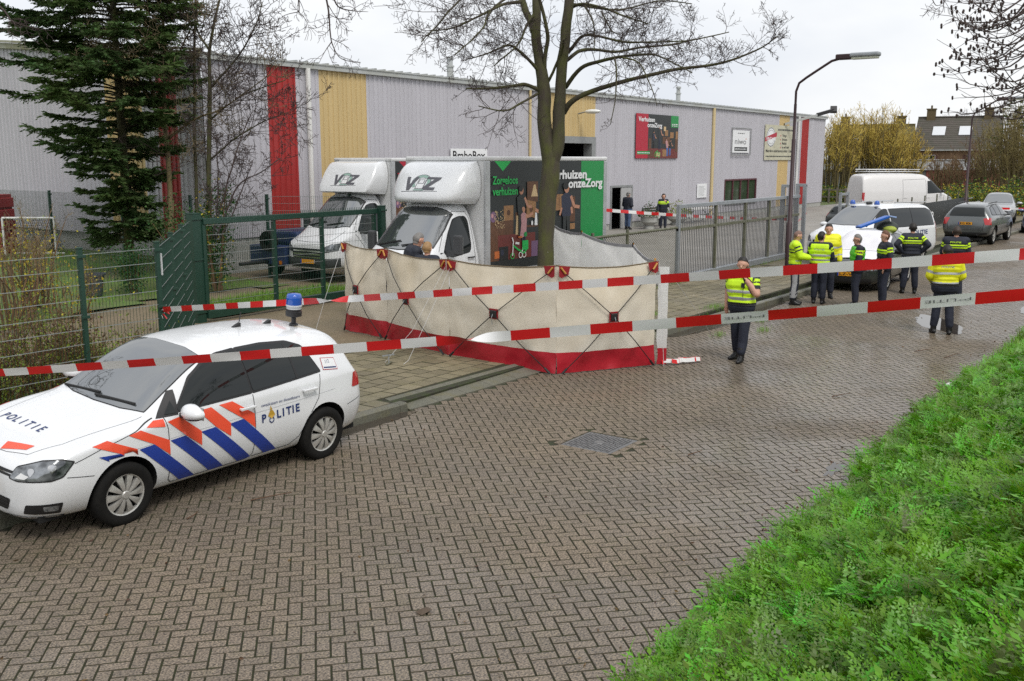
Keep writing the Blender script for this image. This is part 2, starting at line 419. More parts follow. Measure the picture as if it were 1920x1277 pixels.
for s in range(4):        # surround of loose bricks
    for k in range(4):
        a = s * PI / 2; l = -.36 + .18 * k + .09
        o = bpy.data.objects.new('brick', brick_mesh(R.random(), .172, .095).mesh('brick', [BRICK, EDGE], attr=True)); COL.objects.link(o); o.parent = mh
        o.location = (math.cos(a) * .405 - math.sin(a) * l, math.sin(a) * .405 + math.cos(a) * l, 0.0); o.rotation_euler = (0, 0, a + PI / 2)

# --- kerb
kerb = MB(); kerb.box(-6, 46, 9.06, 9.15, -.05, -.01); kerb = struct(kerb.build('kerb', JOINT))
def kerbstone(x0, x1, h, hb=None):
    mb = MB(); hb = h if hb is None else hb; y0 = KY(x0); wd = .15
    prof = [(0, -.04), (.012, h - .02), (.03, h), (wd, hb), (wd, -.04)]
    k = len(prof); vs = [(x0 + .004, KY(x0) + a, b) for a, b in prof] + [(x1 - .004, KY(x1) + a, b) for a, b in prof]
    mb.add(vs, [(i, i + 1, k + i + 1, k + i)[::-1] for i in range(k - 1)] + [tuple(range(k)), tuple(range(2 * k - 1, k - 1, -1))])
    return mb.build('kerbstone', KERBM, kerb, attr=True)
x = -2.0
while x < 10.1: kerbstone(x, min(x + 1.0, 10.15), .115); x += 1.0
# lowered entry blocks
x = 10.17
while x < 17.1:
    mb = MB(); xe = x + .62; y0 = KY(x); prof = [(-.02, -.03), (-.02, .012), (.46, .10), (.46, -.03)]
    if x < 10.3: pass
    vs = [(x + .004, KY(x) + a, b) for a, b in prof] + [(xe - .004, KY(xe) + a, b) for a, b in prof]
    mb.add(vs, [(i, i + 1, 5 + i, 4 + i)[::-1] for i in range(3)] + [(0, 1, 2, 3), (7, 6, 5, 4)]); mb.build('ramp_block', KERBM, kerb, attr=True)
    x += .62
while x < 62: kerbstone(x, x + 1.0, .125); x += 1.0
# --- pavement tiles
pave = MB(); pave.box(-6, 300, 9.16, 12.35, -.05, .082, 0); pave = struct(pave.build('pavement', [JOINT]))
cells = []
for i in range(-24, 86):
    for j in range(10):
        x = 4.4 + i * .305 + (.15 if j % 2 else 0); y = 9.36 + j * .305
        if y - .16 < KY(x) + .16 or (10.1 < x < 17.2 and y - .16 < KY(x) + .46): continue
        cells.append((x, y, 0))
laid(cells, .096, wob=.003, L=.297, W_=.297, mat=TILE, parent=pave, name='paving_tile', fieldname='tile_field', keep=300)
far_pave = sheet('far_pavement', 30.7, 300, 9.17, 12.3, .094, TILE)
# --- yards behind the boundary
sheet('driveway', 8.0, 21.0, 12.36, 17.4, .088, PATHM, 26, 10, .02)
sheet('yard', 21.0, 120.0, 12.36, 24.3, .07, YARDM)
sheet('path', -30, 20.9, 17.41, 24.2, .06, PATHM, 60, 10, .05)
def lawn_h(x, y):
    s = lambda a, b, t: max(0, min(1, (t - a) / (b - a))) ** 2 * (3 - 2 * max(0, min(1, (t - a) / (b - a))))
    return .09 + .42 * s(22, 27, y) * s(9, 15, x) + .04 * mnoise.noise(Vector((x * .5, y * .5, 1)))
LAWN = M('lawn_soil', (0.10, 0.16, 0.035), .9, var=.9, vscale=.9, col2=(0.10, 0.085, 0.05))
def lawn(name, poly_test, x0, x1, y0, y1, st=.5):
    mb = MB(); nx = int((x1 - x0) / st); ny = int((y1 - y0) / st); idx = {}
    for j in range(ny):
        for i in range(nx):
            x, y = x0 + i * st, y0 + j * st
            if not poly_test(x + st / 2, y + st / 2): continue
            q = []
            for a, b in ((0, 0), (1, 0), (1, 1), (0, 1)):
                kx = (i + a, j + b)
                if kx not in idx:
                    idx[kx] = len(mb.v); X, Y = x0 + kx[0] * st, y0 + kx[1] * st; mb.v.append((X, Y, lawn_h(X, Y)))
                q.append(idx[kx])
            mb.f.append(tuple(q)); mb.m.append(0); mb.r.append(.5)
    return struct(mb.build(name, LAWN, smooth=180))
lawn('lawn', lambda x, y: y > 20.4 + .6 * math.sin(x * .5) and x < 18.7, -8, 18.7, 18, 50)
lawn('verge', lambda x, y: 17.6 < y < 19.6 and 13.6 < x < 18.9, 13, 19, 17.2, 20, .3)
lawn('front_lawn', lambda x, y: 13.2 < y < 16.4 + .5 * math.sin(x) and x < 10.2, -8, 10.4, 13, 17.2, .35)

# --- grass bank
def bank_edge(x): return 2.80 + .24 * max(0, min(1, (x - 5) / 9))
def bank_z(x, y):
    t = max(0.0, bank_edge(x) - y); z = .58 * min(t, 3.08) + .03 * max(0, min(t, 12) - 3.08)
    return z + (.05 * mnoise.noise(Vector((x * .9, y * .9, 0))) + .1 * mnoise.noise(Vector((x * .25, y * .25, 5)))) * min(1, t * 2) - .03
mb = MB(); nx, ny = 260, 26
vs = []
for j in range(ny + 1):
    for i in range(nx + 1):
        x = -8 + 108 * (i / nx) ** 1.6; y = bank_edge(x) + .06 + .12 * mnoise.noise(Vector((x * .7, 2, 0))) - 7.5 * (j / ny) ** 1.2
        vs.append((x, y, bank_z(x, y) if j else -.04))
mb.add(vs, [(j * (nx + 1) + i, (j + 1) * (nx + 1) + i, (j + 1) * (nx + 1) + i + 1, j * (nx + 1) + i + 1) for j in range(ny) for i in range(nx)])
BANKM = M('bank_soil', (0.045, 0.06, 0.02), .95, var=.8, vscale=4, col2=(0.06, 0.045, 0.025), bump=.5)
struct(mb.build('grass_bank', BANKM, smooth=180))

# --- puddles: thin sheets of water in dips of the paving
WATER = M('puddle_water', (0.055, 0.045, 0.035), .03, spec=.8, rvar=.02, vscale=3, alpha=.88)
def puddle(cx_, cy_, a, b, ang, seed, z=.0042, amp=.5):
    pts = []; k = 56
    for i in range(k):
        t = 2 * PI * i / k; rr = 1 + amp * mnoise.noise(Vector((math.cos(t) * 1.3 + seed * 7, math.sin(t) * 1.3, 0))) + .25 * amp * mnoise.noise(Vector((math.cos(t) * 5 + seed * 3, math.sin(t) * 5, 2)))
        px, py = a * rr * math.cos(t), b * rr * math.sin(t)
        x = cx_ + px * math.cos(ang) - py * math.sin(ang); y = cy_ + px * math.sin(ang) + py * math.cos(ang)
        pts.append((x, min(y, KY(x) - .01), z))
    mb = MB(); mb.add(pts, [tuple(range(k))]); return struct(mb.build('puddle', WATER))
puddle(9.15, 8.93, 1.0, .20, -.03, 1); puddle(19.0, 8.62, 1.55, .30, -.05, 2); puddle(22.2, 8.6, 1.2, .16, -.03, 3)
puddle(22.3, 4.75, 1.2, .36, .45, 4, amp=.4); puddle(10.9, 3.3, .3, .07, .1, 5, amp=.8); puddle(25.5, 3.5, .8, .1, .1, 6, amp=.7)
# ================================================================ WAREHOUSE
FY, WX0, WX1, EAVE = 24.25, 18.75, 73.4, 6.30
def clad(name, col, sat=0):
    return M(name, col, .5, spec=.4, var=.5, vscale=2.2, col2=tuple(c * .8 for c in col), stretch=(1, 1, .12), rvar=.1)
GREYC = clad('cladding_grey', (0.475, 0.465, 0.50)); REDC = clad('cladding_red', (0.36, 0.030, 0.028)); YELC = clad('cladding_yellow', (0.56, 0.42, 0.20))
WHITEP = M('white_pvc', (0.72, 0.72, 0.70), .45, var=.3, vscale=3, stretch=(1, 1, .2)); GUTTER = M('gutter_zinc', (0.42, 0.44, 0.45), .45, var=.6, vscale=1.2, col2=(0.30, 0.30, 0.24))
MOSSG = M('gutter_mossy', (0.40, 0.40, 0.33), .7, var=.9, vscale=2.5, col2=(0.20, 0.19, 0.08))
CONC = M('concrete', (0.42, 0.42, 0.40), .8, var=.6, vscale=2.5, col2=(0.28, 0.29, 0.24), bump=.2)
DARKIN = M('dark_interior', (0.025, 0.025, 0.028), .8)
BEIGE = M('beige_pipe', (0.60, 0.48, 0.26), .5, var=.4, vscale=1.5, stretch=(1, 1, .15))
ware = thing('warehouse', 'long corrugated metal warehouse with red and yellow cladding stripes', 'warehouse', (0, 0, 0))
RIB = .228
def ribs(a0, a1):
    """profile of trapezoid sheeting from a0 to a1: (along, depth)"""
    pts = []; a = a0
    while a < a1 - 1e-6:
        for da, d in ((0, 0), (.135, 0), (.158, -.034), (.205, -.034), (RIB, 0)):
            if a + da < a1 - 1e-4: pts.append((a + da, d))
        a += RIB
    pts.append((a1, 0)); return [p for i, p in enumerate(pts) if i == 0 or p[0] - pts[i - 1][0] > 1e-4]
def sheet_front(x0, x1, z0, z1, mat):
    p = ribs(x0, x1); k = len(p); mb = MB()
    mb.add([(a, FY + d, z0) for a, d in p] + [(a, FY + d, z1) for a, d in p], [(i, i + 1, k + i + 1, k + i) for i in range(k - 1)])
    mb.build('cladding_sheet', mat, ware)
def gable_z(y): return EAVE + .085 * (y - FY)
def sheet_side(y0, y1, z0, mat):
    p = ribs(y0, y1); k = len(p); mb = MB()
    mb.add([(WX0 + d, a, z0) for a, d in p] + [(WX0 + d, a, gable_z(a)) for a, d in p], [(i + 1, i, k + i, k + i + 1) for i in range(k - 1)])
    mb.build('cladding_sheet', mat, ware)
def run(z0, x0, x1, mat, f, step=1.14):
    n = max(1, round((x1 - x0) / step)); e = [x0 + (x1 - x0) * i / n for i in range(n + 1)]
    for i in range(n): f(e[i], e[i + 1])
zones = [(18.80, 21.2, GREYC), (21.2, 22.36, REDC), (22.36, 23.36, GREYC), (23.36, 25.53, YELC), (25.53, 36.6, GREYC), (36.6, 40.8, 'door'), (40.8, 42.3, GREYC), (42.3, 44.5, 'pdoor'), (44.5, 55.7, GREYC), (55.7, 60.65, 'win'), (60.65, 64.2, GREYC), (64.2, 66.0, YELC), (66.0, 68.5, GREYC), (68.5, 69.8, REDC), (69.8, 73.35, GREYC)]
for x0, x1, m in zones:
    if m == 'door': run(0, x0, x1, YELC, lambda a, b: sheet_front(a, b, 4.45, EAVE, YELC))
    elif m == 'pdoor': run(0, x0, x1, GREYC, lambda a, b: sheet_front(a, b, 2.18, EAVE, GREYC))
    elif m == 'win':
        run(0, x0, x1, GREYC, lambda a, b: sheet_front(a, b, 2.26, EAVE, GREYC)); run(0, x0, x1, GREYC, lambda a, b: sheet_front(a, b, .35, .8, GREYC))
    else: run(0, x0, x1, m, lambda a, b: sheet_front(a, b, (1.08 if x1 < 25 else .35), EAVE, m))
for y0, y1, m in ((24.22, 25.42, GREYC), (25.42, 26.35, REDC), (26.35, 27.1, GREYC), (27.1, 29.0, YELC), (29.0, 46.5, GREYC)):
    run(0, y0, y1, m, lambda a, b: sheet_side(a, b, 1.08, m))
mb = MB(); mb.box(18.85, 25.5, FY + .04, FY + .4, 0, 1.075); mb.box(18.85, 19.2, FY + .41, 46.5, 0, 1.075)
for a, b in ((25.51, 36.5), (40.85, 42.3), (44.5, 73.3)): mb.box(a, b, FY + .03, FY + .35, 0, .36)
mb.build('plinth', CONC, ware)
# inner shell so that openings look into a dark hall
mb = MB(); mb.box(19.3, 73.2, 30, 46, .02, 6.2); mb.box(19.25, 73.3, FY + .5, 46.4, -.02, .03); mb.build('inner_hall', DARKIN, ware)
mb = MB()
mb.add([(WX0 - .05, FY - .06, EAVE + .14), (WX1 + .1, FY - .06, EAVE + .14), (WX1 + .1, 46.6, EAVE + .14 + .085 * 22.3), (WX0 - .05, 46.6, EAVE + .14 + .085 * 22.3)], [(0, 1, 2, 3)])
x = WX0
while x < WX1: mb.box(x, x + .05, FY - .10, FY + .5, EAVE + .16, EAVE + .20); x += .45
mb.build('roof', GUTTER, ware)
mb = MB(); mb.box(WX0 - .08, WX1 + .12, FY - .13, FY + .02, EAVE - .03, EAVE + .11); mb.box(WX0 - .06, WX1 + .1, FY - .16, FY - .1, EAVE + .11, EAVE + .15); mb.build('gutter', GUTTER, ware)
mb = MB(); a, b = Vector((WX0 - .06, FY - .12, gable_z(FY - .12) + .08)), Vector((WX0 - .06, 46.5, gable_z(46.5) + .08)); mb.bar(a, b, .12, .18); mb.bar(a + Vector((-.04, 0, .14)), b + Vector((-.04, 0, .14)), .2, .07); mb.build('verge_trim', MOSSG, ware)
for x, m, r in ((22.8, WHITEP, .085), (35.3, BEIGE, .06), (53.75, BEIGE, .10), (67.6, WHITEP, .09)):
    mb = MB(); mb.tube([(x, FY - .10, .3), (x, FY - .10, EAVE - .02)], r, 10); mb.build('downpipe', m, ware, smooth=40)
mb = MB(); mb.tube([(30.0 + 4.6, FY - .005, .5), (34.6, FY - .005, 5.2)], .018, 5); mb.build('rust_cable', M('rusty_cable', (0.30, 0.20, 0.09), .8), ware)
for x in (32.1, 52.6):   # flues
    mb = MB(); yb = FY + 1.6; zb = EAVE + .2
    mb.lathe([(.13, 0), (.13, .55), (.17, .56), (.17, .62), (.11, .63), (.11, .86), (.15, .87), (.15, .95), (.0, 1.0)], 14, o=(x, yb, zb)); mb.build('flue', GUTTER, ware, smooth=40)
# roller door opening
DFR = M('door_frame_steel', (0.30, 0.31, 0.31), .5, metal=.3, var=.4)
mb = MB(); mb.box(36.6, 40.8, FY - .05, FY + .35, 4.15, 4.45); mb.box(40.45, 40.8, FY - .05, FY + .4, 0, 4.15); mb.box(36.6, 36.9, FY - .05, FY + .4, 0, 4.15); mb.build('roller_door_frame', DFR, ware)
mb = MB(); mb.box(37.2, 38.6, 27.0, 28.0, .05, 3.6); mb.box(39.0, 40.2, 26.4, 27.2, .05, 3.3); mb.build('stored_goods', M('stored_cartons', (0.10, 0.075, 0.05), .8, var=.7, vscale=2), ware)
# personnel door standing open
mb = MB(); mb.box(42.3, 42.42, FY - .04, FY + .3, 0, 2.18); mb.box(44.42, 44.5, FY - .04, FY + .3, 0, 2.18); mb.box(42.42, 44.42, FY - .04, FY + .3, 2.08, 2.18); mb.build('door_frame', DFR, ware)
dr = MB(); dr.box(43.35, 44.42, FY - .02, FY + .03, .08, 2.07); dr = dr.build('door', M('door_grey', (0.40, 0.40, 0.40), .5, var=.3), ware, bevel=.004)
mb = MB(); mb.tube([(43.42, FY - .03, 1.05), (43.42, FY - .08, 1.05), (43.54, FY - .08, 1.05)], .012, 6); mb.build('handle', DFR, dr)
# office window with dark red frame
WFR = M('window_frame_maroon', (0.085, 0.02, 0.03), .4, coat=.2)
GLASSW = M('window_glass', (0.03, 0.055, 0.03), .05, spec=1.0)
wn = MB()
for a, b in ((55.7, 55.82), (56.92, 57.02), (58.1, 58.2), (59.3, 59.42), (60.53, 60.65)): wn.box(a, b, FY - .05, FY + .12, .8, 2.26)
for z0, z1 in ((.8, .88), (2.17, 2.26)): wn.box(55.82, 60.53, FY - .048, FY + .118, z0, z1)
wn = wn.build('window', WFR, ware)
for a, b in ((55.82, 56.92), (57.02, 58.1), (58.2, 59.3), (59.42, 60.53)):
    mb = MB(); mb.box(a, b, FY + .02, FY + .03, .88, 2.17); mb.build('pane', GLASSW, wn)
mb = MB(); mb.box(55.65, 60.7, FY - .08, FY + .02, .74, .798); mb.build('sill', DFR, wn)
# wall lamp above roller door, floodlight arm, alarm box
LAMPW = M('lamp_white', (0.7, 0.7, 0.66), .4)
wl = thing('wall_lamp', 'white dish wall lamp on yellow cladding above the roller door', 'lamp', (39.2, FY - .05, 5.45))
mb = MB(); mb.tube([(0, 0, 0), (0, -.5, .1)], .03, 8); mb.build('bracket', DFR, wl)
mb = MB(); mb.sphere((0, -.75, .08), (.2, .42, .10), 14, 8); mb.build('lamp_housing', LAMPW, wl, smooth=60)
# ---------------------------------------------------------------- signs on the facade
BLACKP = M('print_black', (0.012, 0.012, 0.013), .5); WHITES = M('print_white', (0.75, 0.76, 0.77), .5); PRED = M('print_red', (0.42, 0.012, 0.035), .5, var=.2, vscale=3)
PGREEN = M('print_green', (0.006, 0.25, 0.055), .45, var=.15, vscale=3); PDARK = M('print_charcoal', (0.018, 0.022, 0.023), .45, var=.3, vscale=2)
PBR = [M('print_brown', (0.12, 0.05, 0.022), .5, var=.6, vscale=9), M('print_tan', (0.33, 0.17, 0.07), .5, var=.6, vscale=9), M('print_skin', (0.45, 0.22, 0.14), .5), M('print_pink', (0.45, 0.24, 0.25), .5), M('print_blue', (0.05, 0.14, 0.4), .5), M('print_mauve', (0.16, 0.09, 0.17), .5), M('print_cream', (0.55, 0.40, 0.22), .5), M('print_navy', (0.02, 0.025, 0.05), .5), M('print_orange', (0.5, 0.13, 0.03), .5), M('print_lightgreen', (0.01, 0.42, 0.08), .5), M('print_bright_white', (.78, .78, .76), .5), M('print_wine', (0.14, 0.025, 0.02), .5)]
class Flat:
    """flat print: coloured shapes in a plane, each layer a hair above the previous one"""
    def __init__(s, o, u, v): s.o, s.u, s.v = Vector(o), Vector(u).normalized(), Vector(v).normalized(); s.n = s.u.cross(s.v); s.k = 0; s.mb = MB(); s.mats = []
    def mi(s, m):
        if m not in s.mats: s.mats.append(m)
        return s.mats.index(m)
    def lift(s): s.k += 1; return s.n * (.0012 + .00022 * s.k)
    def poly(s, pts, m):
        l = s.lift(); s.mb.add([s.o + s.u * a + s.v * b + l for a, b in pts], [tuple(range(len(pts)))], s.mi(m))
    def rect(s, a0, b0, a1, b1, m): s.poly([(a0, b0), (a1, b0), (a1, b1), (a0, b1)], m)
    def ell(s, a, b, ra, rb, m, k=16, t0=0, t1=2 * PI): s.poly([(a + ra * math.cos(t0 + (t1 - t0) * i / (k if t1 - t0 > 6 else k - 1)), b + rb * math.sin(t0 + (t1 - t0) * i / (k if t1 - t0 > 6 else k - 1))) for i in range(k)], m)
    def line(s, pts, wd, m):
        for (a0, b0), (a1, b1) in zip(pts, pts[1:]):
            d = math.hypot(a1 - a0, b1 - b0) or 1; nx, ny = -(b1 - b0) / d * wd / 2, (a1 - a0) / d * wd / 2
            s.poly([(a0 - nx, b0 - ny), (a1 - nx, b1 - ny), (a1 + nx, b1 + ny), (a0 + nx, b0 + ny)], m)
    def text(s, t, a, b, h, m, width=None, bold=.012, shear=0):
        l = s.lift(); put_text(s.mb, t, s.o + s.u * a + s.v * b + l, s.u, s.v, h, s.mi(m), width, bold, shear)
    def ring(s, a, b, r, wd, m, sy=1.0, k=28, t0=0, t1=2 * PI):
        l = s.lift(); P = lambda rr, i: s.o + s.u * (a + rr * math.cos(t0 + (t1 - t0) * i / k)) + s.v * (b + rr * sy * math.sin(t0 + (t1 - t0) * i / k)) + l
        vs = [P(r - wd / 2, i) for i in range(k + 1)] + [P(r + wd / 2, i) for i in range(k + 1)]
        s.mb.add(vs, [(i, k + 1 + i, k + 2 + i, i + 1) for i in range(k)], s.mi(m))
    def bars(s, a, b, w_, h, m):       # print too small to read: word-long strokes
        x = a
        while x < a + w_ - .05:
            l = R.uniform(.12, .3); s.rect(x, b, min(a + w_, x + l), b + h, m); x += l + .06
    def done(s, name, parent): return s.mb.build(name, s.mats, parent)
def sign(name, label, cat, x, z0, w_, h_, mat, th=.03):
    t = thing(name, label, cat, (x, FY - .055, z0)); mb = MB(); mb.box(0, w_, -th, 0, 0, h_); mb.build('panel', mat, t); return t, Flat((0, -th, 0), (1, 0, 0), (0, 0, 1))
def figure(f, a, b, h, shirt, legs, skin=None, hair=None, bend=0.0, arm=.0):
    """small printed person: head, torso, arm, legs"""
    skin = skin or PBR[2]; hair = hair or BLACKP
    f.poly([(a - .09 * h, b), (a - .02 * h, b), (a, b + .45 * h), (a + .03 * h, b), (a + .10 * h, b), (a + .09 * h, b + .5 * h), (a - .09 * h, b + .5 * h)], legs)
    f.poly([(a - .11 * h, b + .44 * h), (a + .11 * h, b + .44 * h), (a + (.14 + bend) * h, b + .78 * h), (a + (.05 + bend) * h, b + .84 * h), (a + (-.05 + bend) * h, b + .84 * h), (a + (-.14 + bend) * h, b + .78 * h)], shirt)
    f.line([(a + (.11 + bend) * h, b + .78 * h), (a + (.2 + bend) * h, b + (.6 + arm) * h), (a + (.34 + bend) * h, b + (.58 + 1.4 * arm) * h)], .06 * h, skin)
    f.ell(a + bend * 1.2 * h, b + .92 * h, .065 * h, .085 * h, skin); f.ell(a + (bend * 1.2 - .02) * h, b + .955 * h, .07 * h, .06 * h, hair)
# big moving-company banner
bn, f = sign('banner', 'large printed banner with red strip and moving crew photo on grey cladding', 'banner', 44.6, 3.48, 4.7, 2.2, PDARK)
f.rect(0, 0, 1.28, 2.2, PRED); f.rect(3.82, 1.6, 4.7, 2.2, PGREEN); f.rect(1.29, 0, 4.69, .5, PBR[11]); f.rect(.15, .2, 1.75, .36, PGREEN)
f.bars(.2, .255, 1.5, .04, WHITES)
for a, b, w_, h_, c in ((2.9, .75, .9, .35, 0), (3.15, 1.15, .35, .3, 1), (3.75, 1.05, .4, .3, 1), (2.9, .1, .5, .35, 1), (4.35, .35, .33, .7, 0), (3.0, 1.4, .25, .22, 6), (1.35, .5, .3, .5, 0), (2.2, .1, .45, .2, 6), (4.4, 1.0, .25, .4, 1), (1.5, .1, .4, .3, 0)): f.rect(a, b, a + w_, b + h_, PBR[c])
figure(f, 2.55, .45, 1.25, PDARK, PBR[7]); figure(f, 3.45, .12, .95, PBR[3], PBR[4], bend=-.1); figure(f, 1.9, .5, .9, PBR[7], BLACKP); figure(f, 3.75, .15, .85, BLACKP, PBR[4], bend=.08)
f.ring(2.15, .2, .12, .03, PBR[9]); f.ring(2.5, .18, .12, .03, PBR[9]); f.line([(2.15, .2), (2.3, .4), (2.5, .18)], .04, PBR[9])
f.text('Verhuizen', .22, 1.83, .21, WHITES, 1.75, .03); f.text('onzeZorg', 1.18, 1.56, .21, WHITES, 1.6, .03)
f.bars(3.9, 1.74, .7, .04, WHITES); f.bars(3.9, 1.66, .7, .035, WHITES); f.done('print', bn)
# framed square sign
nw, f = sign('framed_sign', 'white square sign laced into a metal frame, reads niwo', 'sign', 56.55, 3.82, 2.55, 1.32, WHITES)
f.text('niwo', .35, .5, .34, BLACKP, 1.7, .0); f.rect(.3, .1, 2.25, .33, PDARK); f.bars(.4, .19, 1.7, .05, WHITES); f.bars(.75, 1.12, 1.0, .04, PDARK); f.ell(2.02, .82, .06, .04, PBR[8]); f.done('print', nw)
for a0, b0, a1, b1 in ((-.14, -.12, 2.69, -.12), (-.14, 1.44, 2.69, 1.44), (-.14, -.12, -.14, 1.44), (2.69, -.12, 2.69, 1.44)):
    mb = MB(); mb.tube([(a0, -.06, b0), (a1, -.06, b1)], .03, 8); mb.build('frame_tube', DFR, nw, smooth=60)
# vintage sign
vs_, f = sign('vintage_sign', 'pale yellowed sign board with round vintage stamp and bullet list', 'sign', 61.65, 3.38, 5.2, 2.22, M('sign_cream', (0.55, 0.53, 0.40), .6, var=.5, vscale=2))
f.ell(1.0, 1.45, .78, .62, WHITES, 28); f.ring(1.0, 1.45, .72, .06, PDARK, .8); f.ring(1.0, 1.45, .55, .03, PDARK, .8); f.poly([(.0, 1.15), (2.0, 1.5), (2.0, 1.78), (.0, 1.42)], PRED)
f.text('VINTAGE', .18, 1.24, .2, WHITES, 1.65, .02); f.bars(2.2, 1.88, 2.8, .11, PDARK)
for i, s in enumerate(('Vintage', 'Brocante', 'Meubels', 'en veel meer')): f.text(s, 3.0, 1.5 - i * .25, .17, PDARK); f.ell(2.7, 1.56 - i * .25, .06, .06, PRED, 8)
f.text('Meerdere ondernemers onder 1 dak', .2, .5, .18, PDARK, 4.6); f.bars(.2, .2, 4.7, .07, PDARK); f.done('print', vs_)
bb, f = sign('name_board', 'white name board reading BraboBox half hidden above the delivery trucks', 'sign', 30.0, 3.1, 2.3, .74, WHITES)
f.text('BraboBox', .12, .32, .33, BLACKP, 2.05, .022); f.done('print', bb)
nb, f = sign('notice_board', 'small white notice sheet with fine print beside the yellow downpipe', 'notice', 51.9, 1.3, 1.25, .78, WHITES)
for i in range(9): f.rect(.15, .1 + i * .065, .15 + R.uniform(.6, .95), .115 + i * .065, DFR)
f.done('print', nb)
# floodlight arm on the facade near the corner
fl = thing('floodlight', 'black floodlight on a slanted grey arm fixed to the warehouse wall', 'floodlight', (65.0, FY - .06, 5.7))
mb = MB(); mb.bar((0, 0, 0), (2.0, -2.0, .75), .14, .14); mb.build('arm', GUTTER, fl)
mb = MB(); mb.bar((1.6, -1.6, .62), (2.4, -2.4, .93), .26, .22); mb.bar((2.3, -2.45, .78), (2.55, -2.35, 1.15), .42, .22); mb.build('lamp_head', M('black_metal', (0.015, 0.015, 0.016), .5), fl, bevel=.02)
# ================================================================ FENCES AND GATES
GREENP = M('fence_green', (0.012, 0.045, 0.030), .42, spec=.5, var=.4, vscale=8, col2=(0.02, 0.06, 0.04))
GALV = M('galvanised_steel', (0.36, 0.38, 0.40), .5, metal=.55, var=.6, vscale=4, col2=(0.25, 0.27, 0.28))
GALVK = M('galvanised_dull', (0.17, 0.175, 0.18), .6, metal=.4, var=.6, vscale=4)
GALVD = M('galvanised_mossy', (0.17, 0.17, 0.13), .7, metal=.2, var=.9, vscale=5, col2=(0.07, 0.075, 0.03), stretch=(3, 3, .7))
WIREH = M('wire_bright', (0.30, 0.33, 0.32), .4, metal=.4)
def mesh_panel(p0, p1, z0, z1, parent, dx=.05, dz=.2, r=.0028, name='mesh_panel'):
    """welded double-wire panel: every upright wire and every twin cross wire"""
    p0, p1 = Vector(p0), Vector(p1); d = p1 - p0; L = d.length; d.normalize(); n_ = Vector((-d.y, d.x, 0)); mb = MB()
    k = int(L / dx)
    for i in range(k + 1):
        p = p0 + d * (i * L / k); a = p + Vector((0, 0, z0)); b = p + Vector((0, 0, z1 + .02))
        vs = [a + d * r + n_ * r, a - d * r + n_ * r, a - n_ * r, b + d * r + n_ * r, b - d * r + n_ * r, b - n_ * r]
        mb.add(vs, [(0, 1, 4, 3), (1, 2, 5, 4), (2, 0, 3, 5)], 0)
    z = z1
    while z > z0 - .01:
        for s in (-.006, .006): mb.bar(p0 + Vector((0, 0, z)) + n_ * s, p1 + Vector((0, 0, z)) + n_ * s, .006, .007, 1)
        z -= dz
    mb.build(name, [GREENP, WIREH], parent)
def post(x, y, h, parent, w_=.06, mat=None, base=.05, cap=True, name='post'):
    mb = MB(); mb.box(x - w_ / 2, x + w_ / 2, y - w_ / 2, y + w_ / 2, base - .2, h)
    if cap: mb.box(x - w_ / 2 - .006, x + w_ / 2 + .006, y - w_ / 2 - .006, y + w_ / 2 + .006, h, h + .02)
    for z in (h - .1, h * .6, .3): mb.box(x - w_ / 2 - .03, x + w_ / 2 + .03, y - w_ / 2 - .02, y - w_ / 2 - .002, z - .02, z + .02)
    return mb.build(name, mat or GREENP, parent, bevel=.004)
# street fence beside the police car
fn = thing('mesh_fence', 'green welded mesh fence along the pavement behind the police car', 'fence', (0, 0, 0))
xs = [2.55, 5.0, 7.42, 8.6]
for x in xs: post(x, 12.3, 2.28, fn)
for a, b in zip(xs, xs[1:]): mesh_panel((a + .03, 12.3, 0), (b - .03, 12.3, 0), .1, 2.2, fn)
mb = MB(); mb.box(8.64, 8.645, 12.262, 12.335, 1.78, 2.14); 
sg = thing('warning_sign', 'small white warning sign hung on the green fence post', 'sign', (0, 0, 0)); mb = MB(); mb.box(8.632, 8.637, 12.24, 12.36, 1.82, 2.13); mb.build('panel', WHITES, sg)
# slanted return fence running to the gate
fr = thing('return_fence', 'dark green mesh fence running away from the pavement to the sliding gate', 'fence', (0, 0, 0))
a, b = Vector((8.66, 12.38, 0)), Vector((12.75, 17.1, 0)); k = 3
for i in range(k):
    p, q = a.lerp(b, i / k), a.lerp(b, (i + 1) / k); mesh_panel(p, q, .1, 2.2, fr, r=.0035)
    if i: post(p.x, p.y, 2.26, fr)
# sliding gate
SG = thing('sliding_gate', 'long dark green sliding gate of steel tube and wire mesh', 'gate', (0, 0, 0))
gy0 = 17.15
post(12.98, gy0 + .1, 2.34, SG, .22, name='gate_post'); post(18.4, gy0 - .1, 2.3, SG, .15, name='gate_post')
mb = MB(); mb.box(13.1, 18.3, gy0 - .06, gy0 + .06, 2.12, 2.24); mb.build('top_rail', GREENP, SG, bevel=.006)
x = 13.12
mb = MB()
while x < 18.3: mb.box(x, x + .008, gy0 - .005, gy0 + .005, 2.24, 2.30); x += .06
mb.build('toothed_strip', GREENP, SG, kind='stuff')
mb = MB(); mb.box(13.1, 18.3, gy0 - .07, gy0 + .07, .16, .32); mb.build('bottom_rail', GREENP, SG, bevel=.006)
for x in (13.12, 15.0, 16.45, 18.22):
    mb = MB(); mb.box(x - .04, x + .04, gy0 - .04, gy0 + .04, .32, 2.12); mb.build('upright', GREENP, SG, bevel=.005)
for p, q in ((13.16, 14.96), (15.04, 16.41), (16.49, 18.18)): mesh_panel((p, gy0 - .05, 0), (q, gy0 - .05, 0), .33, 2.1, SG)
